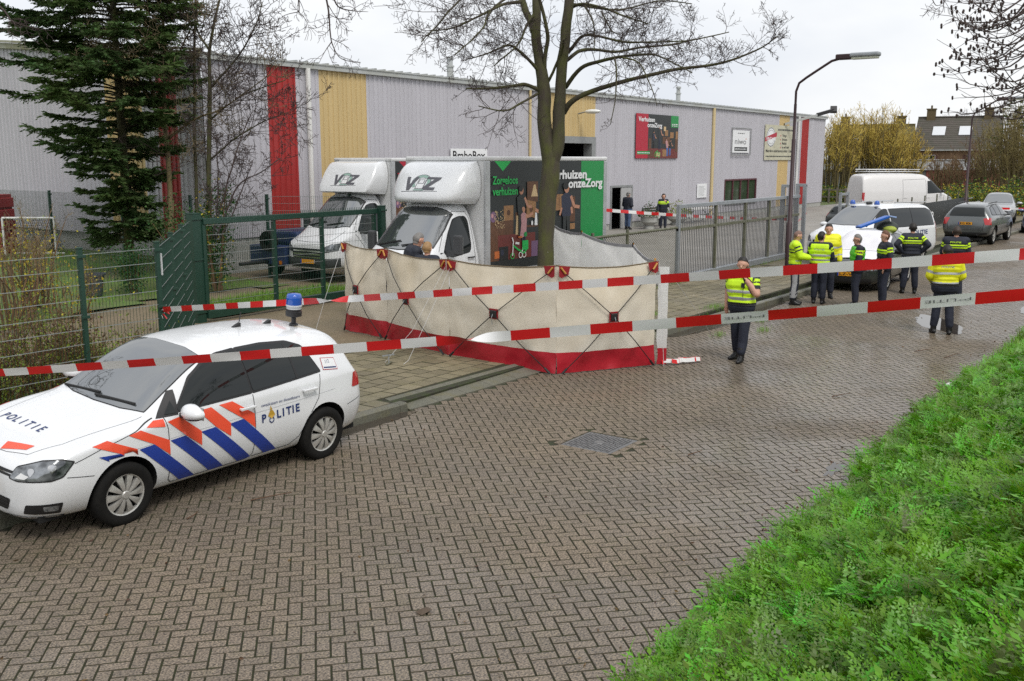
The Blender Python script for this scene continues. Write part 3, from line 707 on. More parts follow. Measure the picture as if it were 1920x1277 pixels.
# yard fence towards the warehouse
fb = thing('yard_fence', 'tall dark green mesh fence under the conifer by the warehouse side wall', 'fence', (0, 0, 0))
pts = [(17.9, 34.6), (17.7, 30.8), (17.5, 26.6), (17.6, 23.5), (19.3, 22.3), (20.7, 20.4)]
for x, y in pts: post(x, y, 2.44, fb, .07)
for p, q in zip(pts, pts[1:]): mesh_panel((*p, 0), (*q, 0), .3, 2.4, fb, dx=.06, r=.0035)
# grey sliding gate on the street
GG = thing('bar_gate', 'grey galvanised steel bar gate with mossy uprights along the pavement', 'gate', (0, 0, 0))
Y = 12.15
for x in (24.95, 27.4, 29.6, 31.6):
    mb = MB(); mb.box(x - .05, x + .05, Y - .05, Y + .05, .26, 2.12); mb.build('upright', GALVD if x > 25 else GALV, GG, bevel=.006)
mb = MB(); mb.box(24.9, 34.4, Y - .05, Y + .05, 2.12, 2.22); mb.build('top_rail', GALV, GG, bevel=.006)
mb = MB(); mb.box(24.9, 34.4, Y - .042, Y + .042, 1.5, 1.58); mb.build('middle_rail', GALVD, GG, bevel=.006)
mb = MB(); mb.box(24.9, 34.4, Y - .09, Y + .09, .1, .28); mb.build('bottom_beam', GALV, GG, bevel=.01)
x = 25.1
bm_ = None
while x < 34.35:
    if min(abs(x - q) for q in (24.95, 27.4, 29.6, 31.6)) > .06:
        if bm_ is None:
            mb = MB(); mb.tube([(0, 0, .28), (0, 0, 1.5)], .0135, 6, cap=False); mb.tube([(0, 0, 1.58), (0, 0, 2.12)], .0135, 6, cap=False); bm_ = mb.mesh('bar', GALVK)
        o = obj('bar', bm_, GG); o.location = (x, Y, 0)
    x += .115
for x, y in ((33.15, Y + .12), (34.55, Y + .12), (34.55, Y - .14), (33.15, Y - .14)):
    mb = MB(); mb.box(x - .06, x + .06, y - .06, y + .06, .05, 2.55); mb.build('guide_post', GALV, GG, bevel=.006)
for x in (33.15, 34.55):
    mb = MB(); mb.box(x - .05, x + .05, Y - .2, Y + .18, 2.5, 2.6); mb.build('guide_bridge', GALV, GG, bevel=.006)
# chain link piece beside it
CL = thing('chain_link_fence', 'sagging chain link fence with a mossy top rail next to the bar gate', 'fence', (0, 0, 0))
mb = MB()
n = 44; x0, x1 = 20.4, 24.86; dz = 1.5 / 22
for i in range(-22, n + 1):
    for sgn in (1, -1):
        pts_ = []
        for t in range(0, 23):
            xx = x0 + (i + (t if sgn > 0 else 22 - t)) * (x1 - x0) / n
            if x0 <= xx <= x1: pts_.append(Vector((xx, Y + .006 * sgn, .08 + t * dz)))
        if len(pts_) > 1: mb.bar(pts_[0], pts_[-1], .006, .006)
mb.build('wire_net', GALVD, CL)
mb = MB(); mb.tube([(20.4, Y, 1.60), (24.88, Y, 1.60)], .035, 8); mb.build('top_rail', GALVD, CL, smooth=60)
for x in (20.4, 22.1):
    mb = MB(); mb.tube([(x, Y, 0), (x, Y, 1.72)], .04, 8); mb.build('post', GALVD, CL, smooth=60)
# farther street fence with dark banner
SF = thing('banner_fence', 'low steel fence carrying a long dark printed banner beside the far pavement', 'fence', (0, 0, 0))
for x in np.arange(38, 62, 2.4):
    mb = MB(); mb.tube([(x, 11.6, 0), (x, 11.6, 1.75)], .035, 6); mb.build('post', GALVD, SF)
mb = MB(); mb.tube([(38, 11.6, 1.3), (61, 11.6, 1.3)], .025, 6); mb.build('rail', GALV, SF)
bf = thing('fence_banner', 'long black mesh banner with white lettering tied to the street fence', 'banner', (44, 11.54, .25))
mb = MB(); mb.box(0, 15.5, -.02, 0, 0, 1.15); mb.build('panel', PDARK, bf)
f = Flat((0, -.02, 0), (1, 0, 0), (0, 0, 1)); f.text('ren bezo', 3.0, .42, .42, WHITES, 4.6); f.done('print', bf)
# street lamps
MAROON = M('lamp_post_maroon', (0.035, 0.012, 0.014), .5, var=.4, vscale=4)
def street_lamp(x, y, label, H_=5.5, arm=4.6, ax=(.9, -.42)):
    t = thing('street_lamp', label, 'street lamp', (x, y, 0), 0, 'street lamps')
    ax = Vector((ax[0], ax[1], 0)).normalized()
    mb = MB(); mb.tube([(0, 0, 0), (0, 0, 1.6), (0, 0, 1.62), (0, 0, 4.0), (0, 0, 4.02), (0, 0, H_ - .5)], [.085, .085, .062, .058, .044, .042], 10); mb.build('pole', MAROON, t, smooth=50)
    pts_ = [Vector((0, 0, H_ - .5)), Vector((0, 0, H_ - .15)), ax * .08 + Vector((0, 0, H_ + .08)), ax * .28 + Vector((0, 0, H_ + .22)), ax * (arm * .5) + Vector((0, 0, H_ + .40)), ax * (arm * .85) + Vector((0, 0, H_ + .64)), ax * arm + Vector((0, 0, H_ + .68))]
    mb = MB(); mb.tube(pts_, .036, 8); mb.build('arm', MAROON, t, smooth=50)
    c = ax * (arm + .62) + Vector((0, 0, H_ + .73)); s = Vector((-ax.y, ax.x, 0))
    hd = MB(); hd.obox(c - ax * .45, ax * .22, s * .11, Vector((0, 0, .075))); hd = hd.build('lamp_neck', MAROON, t, bevel=.03)
    mb = MB(); mb.obox(c + ax * .12 + Vector((0, 0, .03)), ax * .40, s * .13, Vector((0, 0, .06))); mb.build('lamp_housing', GALV, t, bevel=.04)
    mb = MB(); mb.obox(c + ax * .12 - Vector((0, 0, .055)), ax * .36, s * .1, Vector((0, 0, .03))); mb.build('lamp_glass', M('lamp_glass', (0.55, 0.56, 0.45), .2), t, bevel=.02)
    return t
street_lamp(28.6, 10.35, 'dark maroon street lamp with long curved arm beside the grey bar gate', 5.5, 1.15, (0, -1))
street_lamp(52.5, 10.3, 'dark maroon street lamp beside the parked silver hatchback', 5.5, 1.15, (0, -1))

gf = thing('gate_frame', 'tall grey steel gate frame beside the dark printed fence banner', 'gate frame', (38.2, 11.9, .05))
for x in (0, .9):
    mb = MB(); mb.box(x - .05, x + .05, -.05, .05, 0, 2.15); mb.build('post', GALV, gf, bevel=.006)
mb = MB(); mb.box(.05, .85, -.04, .04, 2.03, 2.12); mb.build('bridge', GALV, gf, bevel=.006)
# ================================================================ VEHICLES
def paint(name, col, rough=.28, metal=0.0, coat=.8, dirt=.12):
    return M(name, col, rough, metal=metal, coat=coat, var=dirt, vscale=3.5, col2=tuple(c * .6 for c in col), rvar=.05)
WPAINT = paint('white_paint', (0.74, 0.755, 0.77)); TYRE = M('tyre_rubber', (0.009, 0.009, 0.009), .85, spec=.2, var=.5, vscale=20, col2=(0.02, 0.018, 0.015))
RIMM = M('rim_silver', (0.58, 0.57, 0.54), .35, metal=.5, var=.4, vscale=20); BLK = M('black_plastic', (0.014, 0.014, 0.015), .5, var=.3, vscale=10)
CARGLASS = M('car_glass', (0.008, 0.011, 0.011), .03, spec=.5); SEAM = M('panel_gap', (0.02, 0.02, 0.022), .7)
WSGLASS = M('windscreen_glass', (0.05, 0.058, 0.06), .02, spec=.6)
WSGLASS.node_tree.nodes['Principled BSDF'].inputs['IOR'].default_value = 3.0
CHROME = M('chrome', (0.6, 0.6, 0.6), .15, metal=1.0); LENS = M('lamp_lens', (0.34, 0.36, 0.38), .08, coat=1.0, metal=.5, var=1.0, vscale=9, col2=(0.03, 0.034, 0.04), detail=2)
REDL = M('tail_lamp_red', (0.42, 0.012, 0.015), .15, coat=.8); PLATEY = M('plate_yellow', (0.72, 0.32, 0.01), .45); BLUEL = M('beacon_blue', (0.015, 0.09, 0.42), .12, coat=.6); UNDER = M('underbody', (0.01, 0.01, 0.01), .9)
AMBER = M('lamp_amber', (0.55, 0.17, 0.01), .2)
def loft(stations, subs=2):
    """closed car shell from half sections. station = (x, zb, wl, zm, wm, wb, zs, wr, zr, zt)"""
    rings = []
    for (x, zb, wl, zm, wm, wb, zs, wr, zr, zt) in stations:
        rings.append([(x, 0, zb), (x, wl * .82, zb), (x, wl, zb + .07), (x, wm, zm - .09), (x, wm, zm + .09), (x, wb + .012, zs - .05), (x, wb, zs), (x, wr, zr), (x, wr * .62, zr + (zt - zr) * .8), (x, 0, zt)])
    k = 10; vs = []; full = []
    for rg in rings:
        idx = []
        for p in rg: idx.append(len(vs)); vs.append(p)
        mir = [idx[0]]
        for p in rg[1:-1]: mir.append(len(vs)); vs.append((p[0], -p[1], p[2]))
        mir.append(idx[-1])
        full.append(idx + mir[-2:0:-1])
    n = len(full[0]); fs = []
    for a, b in zip(full, full[1:]):
        for i in range(n): fs.append((a[i], a[(i + 1) % n], b[(i + 1) % n], b[i]))
    for rg, rev in ((full[0], False), (full[-1], True)):
        L_h = rg[:k]; R_h = [rg[0]] + rg[:k - 1:-1] + [rg[k - 1]]
        for half, flip in ((L_h, False), (R_h, True)):
            for i in range(4):
                q = (half[i], half[i + 1], half[k - 2 - i], half[k - 1 - i]) if i < 4 else None
                q = tuple(dict.fromkeys(q))
                if len(q) < 3: continue
                q = q[::-1] if (rev ^ flip) else q
                fs.append(q)
    me = bpy.data.meshes.new('shell'); me.from_pydata(vs, [], fs)
    bm = bmesh.new(); bm.from_mesh(me); bmesh.ops.recalc_face_normals(bm, faces=bm.faces); bm.to_mesh(me); bm.free()
    o = bpy.data.objects.new('shell', me); COL.objects.link(o)
    s = o.modifiers.new('s', 'SUBSURF'); s.levels = subs; s.render_levels = subs
    return bake(o)
def cut_arches(me, arches, mat, w_out=1.3, inner=.45):
    """subtract wheel wells (x, r, zc) on both sides"""
    o = bpy.data.objects.new('shell', me); COL.objects.link(o); me.materials.append(mat); me.materials.append(UNDER)
    mb = MB()
    for (x, r, zc) in arches:
        for s in (1, -1):
            mb.lathe([(0.001, s * inner), (r, s * inner), (r, s * w_out), (0.001, s * w_out)], 40, o=(x, 0, zc), ax='y')
    cme = mb.mesh('cut', [mat, UNDER]); cme.polygons.foreach_set('material_index', [1] * len(cme.polygons))
    bm = bmesh.new(); bm.from_mesh(cme); bmesh.ops.remove_doubles(bm, verts=bm.verts, dist=.003); bmesh.ops.recalc_face_normals(bm, faces=bm.faces); bm.to_mesh(cme); bm.free()
    c = bpy.data.objects.new('cut', cme); COL.objects.link(c)
    b = o.modifiers.new('b', 'BOOLEAN'); b.operation = 'DIFFERENCE'; b.object = c; b.solver = 'EXACT'
    m2 = bake(o); bpy.data.objects.remove(c)
    m2.polygons.foreach_set('use_smooth', [True] * len(m2.polygons)); m2.set_sharp_from_angle(angle=RAD(38))
    return m2
class Skin:
    """lays flat-drawn pieces (glass, seams, stripes, letters) onto a body by dropping them along a direction"""
    def __init__(s, me):
        s.bvh = BVHTree.FromPolygons([v.co.copy() for v in me.vertices], [tuple(p.vertices) for p in me.polygons])
    def drop(s, P, d, off):
        h = s.bvh.ray_cast(P - d * 6, d)
        if h[0] is None: return None
        n = h[1]; n = n if n.dot(d) < 0 else -n
        return h[0] + n * off
    def frame(s, view):
        if view == 'L': return Vector((-1, 0, 0)), Vector((0, 0, 1)), Vector((0, -1, 0))     # seen from +y: u to the right is -x
        if view == 'R': return Vector((1, 0, 0)), Vector((0, 0, 1)), Vector((0, 1, 0))
        if view == 'T': return Vector((1, 0, 0)), Vector((0, 1, 0)), Vector((0, 0, -1))
        if view == 'F': return Vector((0, 1, 0)), Vector((0, 0, 1)), Vector((-1, 0, 0))
        if view == 'B': return Vector((0, -1, 0)), Vector((0, 0, 1)), Vector((1, 0, 0))
    def place(s, bm, conv, d, off):
        dead = []
        for v in bm.verts:
            q = s.drop(conv(v.co.x, v.co.y), d, off)
            if q is None: dead.append(v)
            else: v.co = q
        if dead: bmesh.ops.delete(bm, geom=dead, context='VERTS')
    def conv(s, view, dirv=None):
        """2D drawing coordinates -> point: side views use (x, z), top (x, y), front/back (y, z)"""
        if view in 'LR': return lambda a, b: Vector((a, 0, b))
        if view == 'T': return lambda a, b: Vector((a, b, 0))
        return lambda a, b: Vector((0, a, b))
    def patch(s, name, poly, view, off, mat, parent, cell=.05, dirv=None, conv=None, smooth=True):
        d = Vector(dirv).normalized() if dirv else s.frame(view)[2]; cv = conv or s.conv(view)
        polys = poly if isinstance(poly[0][0], (tuple, list)) else [poly]
        bm = bmesh.new()
        for pl in polys:
            vs = [bm.verts.new((a, b, 0)) for a, b in pl]; bm.faces.new(vs)
        s._grid(bm, cell); s.place(bm, cv, d, off)
        bmesh.ops.triangulate(bm, faces=[f for f in bm.faces if len(f.verts) > 4])
        for f in bm.faces:
            f.normal_update()
            if f.normal.dot(d) > 0: f.normal_flip()
            f.smooth = smooth
        me = bpy.data.meshes.new(name); bm.to_mesh(me); bm.free(); me.materials.append(mat)
        return obj(name, me, parent)
    def _grid(s, bm, cell):
        xs = [v.co.x for v in bm.verts]; ys = [v.co.y for v in bm.verts]
        for lo, hi, nv in ((min(xs), max(xs), (1, 0, 0)), (min(ys), max(ys), (0, 1, 0))):
            k = int((hi - lo) / cell)
            for i in range(1, k + 1):
                c = lo + (hi - lo) * i / (k + 1)
                bmesh.ops.bisect_plane(bm, geom=bm.verts[:] + bm.edges[:] + bm.faces[:], plane_co=Vector(nv) * c, plane_no=nv)
    def text(s, name, txt, a, b, h, view, off, mat, parent, width=None, bold=.01, shear=0, mirror=False, slope=0.0):
        vs, fs, wd = text_mesh(txt, bold, shear); kx = (width / wd) if width else h; d = s.frame(view)[2]; cv = s.conv(view); sg = -1 if mirror else 1
        bm = bmesh.new(); bv = [bm.verts.new((a + sg * p.x * kx, b + p.y * h + slope * p.x * kx, 0)) for p in vs]
        for f_ in fs:
            try: bm.faces.new([bv[i] for i in f_])
            except ValueError: pass
        s._grid(bm, .06); s.place(bm, cv, d, off)
        for f_ in bm.faces:
            f_.normal_update()
            if f_.normal.dot(d) > 0: f_.normal_flip()
        me = bpy.data.meshes.new(name); bm.to_mesh(me); bm.free(); me.materials.append(mat); return obj(name, me, parent)
    def seam(s, name, pts, view, off, parent, wd=.008, mat=None):
        polys = []
        for (a0, b0), (a1, b1) in zip(pts, pts[1:]):
            d = math.hypot(a1 - a0, b1 - b0); nx, ny = -(b1 - b0) / d * wd / 2, (a1 - a0) / d * wd / 2
            polys.append([(a0 - nx, b0 - ny), (a1 - nx, b1 - ny), (a1 + nx, b1 + ny), (a0 + nx, b0 + ny)])
        return s.patch(name, polys, view, off, mat or SEAM, parent)
def shrink(poly, d):
    cx_ = sum(p[0] for p in poly) / len(poly); cy_ = sum(p[1] for p in poly) / len(poly); o = []
    k = len(poly)
    for i in range(k):
        p0, p1, p2 = poly[i - 1], poly[i], poly[(i + 1) % k]
        def nrm(a, b):
            l = math.hypot(b[0] - a[0], b[1] - a[1]) or 1; n_ = (-(b[1] - a[1]) / l, (b[0] - a[0]) / l)
            m_ = ((a[0] + b[0]) / 2, (a[1] + b[1]) / 2)
            if (cx_ - m_[0]) * n_[0] + (cy_ - m_[1]) * n_[1] < 0: n_ = (-n_[0], -n_[1])
            return n_
        n1, n2 = nrm(p0, p1), nrm(p1, p2); q = 1 + n1[0] * n2[0] + n1[1] * n2[1]
        q = max(q, .35); o.append((p1[0] + (n1[0] + n2[0]) / q * d, p1[1] + (n1[1] + n2[1]) / q * d))
    return o
def rounded(poly, r=.03, k=3):
    o = []; n = len(poly)
    for i in range(n):
        p0, p1, p2 = Vector(poly[i - 1]), Vector(poly[i]), Vector(poly[(i + 1) % n])
        a = p1 + (p0 - p1).normalized() * min(r, (p0 - p1).length * .45); b = p1 + (p2 - p1).normalized() * min(r, (p2 - p1).length * .45)
        for j in range(k + 1):
            t = j / k; o.append(tuple(a * (1 - t) ** 2 + p1 * 2 * t * (1 - t) + b * t * t))
    return o
_WH = {}
def wheel(parent, x, y, r, side, wd=.2, spokes=10, rim_r=None, style='twin', rimmat=None):
    """tyre + spoked cover; side=+1 faces +y. axle along y"""
    rim_r = rim_r or r * .66; key = (r, wd, spokes, style, rim_r, rimmat.name if rimmat else '')
    if key not in _WH:
        t = MB(); h = wd / 2
        t.lathe([(rim_r * .98, h * .2), (rim_r, h * .85), (rim_r + (r - rim_r) * .35, h), (r - .03, h * .98), (r - .008, h * .82), (r, h * .7), (r, -h * .7), (r - .008, -h * .82), (r - .03, -h), (rim_r, -h * .85), (rim_r * .9, -h * .3)], 44, ax='y')
        g = MB(); g.lathe([(0.001, h * .25), (rim_r * .95, h * .25)], 32, ax='y')
        c = MB()
        c.lathe([(rim_r * .90, h * .5), (rim_r * .93, h * .80), (rim_r * .985, h * .86), (rim_r * 1.0, h * .5)], 40, ax='y')
        c.lathe([(0.001, h * .98), (rim_r * .16, h * .98), (rim_r * .2, h * .9), (rim_r * .2, h * .4)], 20, ax='y')
        for i in range(spokes):
            a = 2 * PI * i / spokes; e = Vector((math.cos(a), 0, math.sin(a))); q = Vector((-math.sin(a), 0, math.cos(a)))
            w0, w1 = rim_r * .055, rim_r * (.17 if style == 'twin' else .11)
            vs = [e * rim_r * .17 + q * w0 + Vector((0, h * .9, 0)), e * rim_r * .17 - q * w0 + Vector((0, h * .9, 0)), e * rim_r * .93 - q * w1 + Vector((0, h * .76, 0)), e * rim_r * .93 + q * w1 + Vector((0, h * .76, 0)),
                  e * rim_r * .55 + q * (w0 + w1) * .5 + Vector((0, h * .92, 0)), e * rim_r * .55 - q * (w0 + w1) * .5 + Vector((0, h * .92, 0)), e * rim_r * .55 + Vector((0, h * 1.0, 0))]
            vs += [v - Vector((0, h * .35, 0)) for v in vs[:6]]
            c.add(vs, [(0, 4, 6), (0, 6, 5, 1), (4, 3, 2, 6), (6, 2, 5), (0, 7, 11, 4), (4, 11, 10, 3), (1, 5, 12, 8), (5, 2, 9, 12)])
        _WH[key] = (t.mesh('tyre', TYRE, 35), g.mesh('rim_back', UNDER), c.mesh('rim', rimmat or RIMM, 30))
    e = MB(); wt, wg, wc = _WH[key]
    w_ = obj('wheel', wg, parent); w_.location = (x, y, r); w_.rotation_euler = (0, 0, 0 if side > 0 else PI)
    obj('tyre', wt, w_); obj('rim', wc, w_)
    return w_
def mirror_obj(parent, x, y, z, side, mat, s=1.0, dark=None):
    mb = MB(); mb.sphere((x, y + side * .13 * s, z), (.095 * s, .13 * s, .072 * s), 20, 12)
    for i, v in enumerate(mb.v):
        kz = 1 + .35 * (v[1] - y - side * .13 * s) * -side / (.13 * s) * .5; mb.v[i] = v = (v[0], v[1], z + (v[2] - z) * kz)
        if v[0] < x - .02 * s: mb.v[i] = (x - .02 * s, v[1], v[2])
    mb.m = [1 if sum(mb.v[k][2] for k in f) / len(f) < z - .028 * s else 0 for f in mb.f]
    mo = mb.build('side_mirror', [mat, BLK], parent, smooth=50)
    a = MB(); a.bar((x, y - side * .03, z - .05 * s), (x, y + side * .1 * s, z - .045 * s), .06 * s, .04 * s); a.build('mirror_arm', BLK, mo)
    a = MB(); a.box(x - .028 * s, x - .0205 * s, y + side * .13 * s - .1 * s, y + side * .13 * s + .1 * s, z - .055 * s, z + .055 * s); a.build('mirror_glass', CHROME, mo)
    return mo
def handle(parent, x, y, z, side, mat, L=.2, vert=False):
    mb = MB(); mb.obox((x, y + side * .018, z), (L / 2, 0, 0), (0, .011, 0), (0, 0, .014)); mb.obox((x - L * .42, y, z), (.012, 0, 0), (0, .02, 0), (0, 0, .012)); mb.obox((x + L * .42, y, z), (.012, 0, 0), (0, .02, 0), (0, 0, .012))
    return mb.build('door_handle', mat, parent, bevel=.006)
def plate(parent, x, y, z, face, txt, mat=None):
    """number plate, face=+1 looks to +x"""
    p = MB(); p.box(x - .006, x + .006, y - .26, y + .26, z - .055, z + .055); p = p.build('number_plate', mat or PLATEY, parent)
    mb = MB(); u = Vector((0, 1, 0)) if face > 0 else Vector((0, -1, 0))
    if txt: put_text(mb, txt, Vector((x + face * .0085, y, z - .033)) - u * .2, u, (0, 0, 1), .068, 0, .42, .015); mb.build('plate_letters', BLACKP, p) if txt else None
    b = MB(); c = -u.y * .24; b.box(x + face * .0065 - .001, x + face * .0065 + .001, y + c - .02, y + c + .02, z - .053, z + .053); b.build('plate_flag', M('plate_blue', (0.01, 0.04, 0.3), .5), p)
    return p

# ---------------------------------------------------------------- police hatchback
G = thing('police_car', 'white police hatchback with blue and orange diagonal stripes parked half on the pavement', 'police car')
ST = [(2.20, .26, .40, .44, .42, .38, .585, .30, .605, .61),
      (2.155, .21, .62, .45, .66, .62, .670, .50, .695, .71),
      (2.04, .19, .73, .48, .79, .745, .735, .60, .765, .785),
      (1.86, .18, .79, .52, .86, .81, .815, .66, .835, .855),
      (1.62, .18, .83, .55, .90, .84, .872, .69, .885, .908),
      (1.30, .18, .845, .57, .915, .855, .915, .705, .930, .957),
      (1.08, .18, .845, .57, .905, .85, .925, .705, .957, .992),
      (.96, .18, .84, .57, .900, .85, .935, .70, .99, 1.04),
      (.72, .18, .84, .57, .896, .848, .945, .690, 1.155, 1.205),
      (.40, .18, .84, .57, .896, .846, .955, .655, 1.345, 1.395),
      (.14, .18, .84, .57, .896, .846, .963, .630, 1.432, 1.485),
      (-.25, .18, .84, .57, .896, .846, .973, .622, 1.456, 1.522),
      (-.85, .18, .84, .57, .898, .845, .985, .615, 1.450, 1.520),
      (-1.30, .18, .845, .58, .910, .838, .997, .605, 1.428, 1.492),
      (-1.62, .19, .83, .60, .895, .812, 1.006, .590, 1.395, 1.452),
      (-1.80, .20, .80, .60, .865, .790, 1.0, .585, 1.345, 1.395),
      (-1.90, .20, .78, .60, .845, .775, .98, .58, 1.17, 1.21),
      (-1.95, .21, .76, .60, .825, .76, .955, .56, 1.02, 1.045),
      (-2.04, .23, .70, .58, .775, .715, .86, .56, .90, .915),
      (-2.085, .30, .58, .54, .66, .62, .76, .46, .79, .80)]
gm = cut_arches(loft(ST, 3), [(1.30, .365, .335), (-1.318, .365, .335)], WPAINT)
body = obj('body', gm, G)
S = Skin(gm)
ORANGE = M('stripe_orange', (0.82, 0.085, 0.035), .4, coat=.3); BLUE = M('stripe_blue', (0.012, 0.042, 0.29), .4, coat=.3); NAVY = M('letter_navy', (0.012, 0.03, 0.13), .45)
GOLD = M('emblem_gold', (0.45, 0.27, 0.03), .4)
for sd_, vw in ((1, 'L'), (-1, 'R')):
    # glass with black surround
    fw = [(.66, 1.00), (.40, 1.255), (.17, 1.375), (-.02, 1.415), (-.245, 1.428), (-.27, 1.02)]
    rw = [(-.30, 1.02), (-.275, 1.428), (-.62, 1.43), (-.97, 1.405), (-1.15, 1.34), (-1.29, 1.07)]
    qt = [(.87, .975), (.68, 1.13), (.655, 1.0), (.66, .975)]
    for nm, pl in (('front_window', fw), ('rear_window', rw)):
        fo = S.patch('window_surround', rounded(shrink(pl, -.022), .03), vw, .004, BLK, G); wi = S.patch(nm, rounded(pl, .03), vw, .008, CARGLASS, G)
    S.patch('window_surround', [(.90, .965), (.66, 1.17), (.60, 1.18), (.655, .965)], vw, .003, BLK, G); S.patch('quarter_glass', [(.80, .985), (.685, 1.09), (.675, .985)], vw, .008, CARGLASS, G)
    S.patch('window_divider', [(-.955, 1.04), (-.925, 1.04), (-.90, 1.40), (-.93, 1.40)], vw, .010, BLK, G)
    # panel gaps
    S.seam('door_seam', [(.82, .97), (.80, .86), (.805, .60), (.80, .33), (.76, .285), (-.20, .285), (-.27, .33), (-.285, .7), (-.285, .99)], vw, .0035, G)
    S.seam('door_seam', [(-.27, .30), (-.80, .30), (-.93, .38), (-1.03, .56), (-1.22, .78), (-1.29, 1.03)], vw, .0035, G)
    S.seam('bumper_seam', [(1.62, .60), (1.86, .63)], vw, .0035, G, .006); S.seam('bumper_seam', [(-1.69, .60), (-1.95, .64)], vw, .0035, G, .006)
    S.seam('fender_seam', [(1.78, .745), (1.5, .83), (1.15, .905), (.92, .975)], vw, .0035, G, .006)
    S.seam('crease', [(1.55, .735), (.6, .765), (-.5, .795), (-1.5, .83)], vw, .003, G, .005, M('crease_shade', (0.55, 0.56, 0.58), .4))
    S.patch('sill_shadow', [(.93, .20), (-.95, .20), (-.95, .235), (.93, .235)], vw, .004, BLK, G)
    # police stripes
    for b in ([(.06, .748), (-.125, .762), (-.61, .305), (-.44, .295)], [(.42, .745), (.24, .755), (-.255, .30), (-.075, .292)], [(.79, .74), (.61, .75), (.11, .292), (.295, .287)], [(1.145, .735), (.975, .745), (.475, .287), (.655, .282)], [(1.56, .755), (1.345, .742), (1.28, .685), (1.43, .672)]):
        S.patch('blue_stripe', b, vw, .0055, BLUE, G)
    for b in ([(.165, .965), (-.005, .97), (-.275, .79), (-.278, .635), (-.125, .765)], [(.43, .955), (.265, .962), (.045, .755), (.05, .615), (.235, .757)], [(.795, .925), (.65, .945), (.415, .752), (.42, .605), (.605, .752)], [(1.235, .885), (1.10, .905), (.80, .748), (.80, .60), (.975, .747)], [(1.60, .855), (1.45, .88), (1.165, .745), (1.165, .69), (1.27, .686), (1.345, .742)], [(1.03, .915), (.93, .955), (.83, .955), (.83, .885)]):
        S.patch('orange_stripe', b, vw, .0058, ORANGE, G)
    a0, mir = (-.372, True) if vw == 'L' else (-.95, False)
    sg = -1 if mir else 1
    for li, lt_ in ((0, 'P'), (2.3, 'L'), (3.2, 'I'), (3.75, 'T'), (4.75, 'I'), (5.3, 'E')): S.text('letter', lt_, a0 + sg * li * .092, .665 + li * .004, .085, vw, .0065, NAVY, G, bold=.03, mirror=mir)
    S.text('motto', '«waakzaam en dienstbaar»', a0, .835, .032, vw, .0065, NAVY, G, .56, .0, mirror=mir)
    rc = (a0 + sg * .135, .672); ringp = [[(rc[0] + .036 * math.cos(t), rc[1] + .036 * math.sin(t)), (rc[0] + .036 * math.cos(t + .35), rc[1] + .036 * math.sin(t + .35)), (rc[0] + .024 * math.cos(t + .35), rc[1] + .024 * math.sin(t + .35)), (rc[0] + .024 * math.cos(t), rc[1] + .024 * math.sin(t))] for t in np.arange(0, 6.28, .35)]
    S.patch('emblem_ring', ringp, vw, .0065, NAVY, G); S.patch('emblem_flame', [[(rc[0] - .05, .72), (rc[0] + .0, .685), (rc[0] + .05, .72), (rc[0] + .02, .775), (rc[0] - .02, .775)], [(rc[0] - .015, .78), (rc[0] + .02, .78), (rc[0] + .005, .83)]], vw, .007, GOLD, G)
    st_ = [(-1.36, 1.06), (-1.60, 1.03), (-1.59, 1.16), (-1.37, 1.19)]
    S.patch('emergency_sticker', st_, vw, .005, PRED, G); S.patch('sticker_face', shrink(st_, .007), vw, .0062, WHITES, G); S.text('sticker_number', '112', (-1.43 if mir else -1.53), 1.12, .035, vw, .0075, NAVY, G, bold=.0, mirror=mir); S.patch('sticker_band', [(-1.38, 1.075), (-1.58, 1.05), (-1.58, 1.065), (-1.38, 1.09)], vw, .0075, NAVY, G)
    handle(G, -.17, sd_ * .893, .875, sd_, WPAINT); handle(G, -1.07, sd_ * .892, .905, sd_, WPAINT)
    mirror_obj(G, .62, sd_ * .875, 1.02, sd_, WPAINT, 1.15)
    for x in (1.30, -1.318): wheel(G, x, sd_ * .80, .316, sd_, .205, 10)
    # lamps
    dv = Vector((-1, -sd_ * .75, -.12)).normalized()
    # headlight drawn across the corner: horizontal coordinate runs along the nose
    q1 = Vector((-.6, sd_ * .8, 0)).normalized(); org = Vector((1.95, sd_ * .62, .645))
    cv = lambda a, b, q=q1, o=org: o + q * a + Vector((0, 0, b))
    hl = [(-.26, -.035), (-.20, .055), (.02, .118), (.19, .135), (.265, .115), (.20, -.005), (.12, -.035), (-.18, -.05)]
    S.patch('headlight_surround', rounded(shrink(hl, -.012), .02), 'F', .004, BLK, G, dirv=dv, conv=cv); hh = S.patch('headlight', rounded(hl, .02), 'F', .009, LENS, G, .04, dirv=dv, conv=cv)
    for ca_, cb_, rr in ((-.05, .03, .045), (.12, .065, .05)):
        S.patch('reflector', [(ca_ + rr * math.cos(t) * (.6 + .4 * math.sin(t)), cb_ + rr * .7 * math.sin(t)) for t in np.arange(0, 6.28, .4)], 'F', .0115, CHROME, G, dirv=dv, conv=cv)
    S.patch('indicator', [(-.20, -.03), (-.1, -.03), (-.06, .0), (-.14, .02)], 'F', .0118, WHITES, G, dirv=dv, conv=cv)
    fg = [(-.13, -.36), (.16, -.36), (.20, -.25), (-.10, -.27)]
    S.patch('fog_lamp_grille', rounded(fg, .015), 'F', .005, BLK, G, dirv=dv, conv=cv); S.patch('fog_lamp', rounded([(.05, -.33), (.15, -.33), (.17, -.275), (.05, -.28)], .01), 'F', .008, LENS, G, dirv=dv, conv=cv)
    S.patch('lower_grille', rounded([(-.40, -.43), (.14, -.43), (.18, -.385), (-.30, -.395)], .015), 'F', .005, BLK, G, dirv=dv, conv=cv)
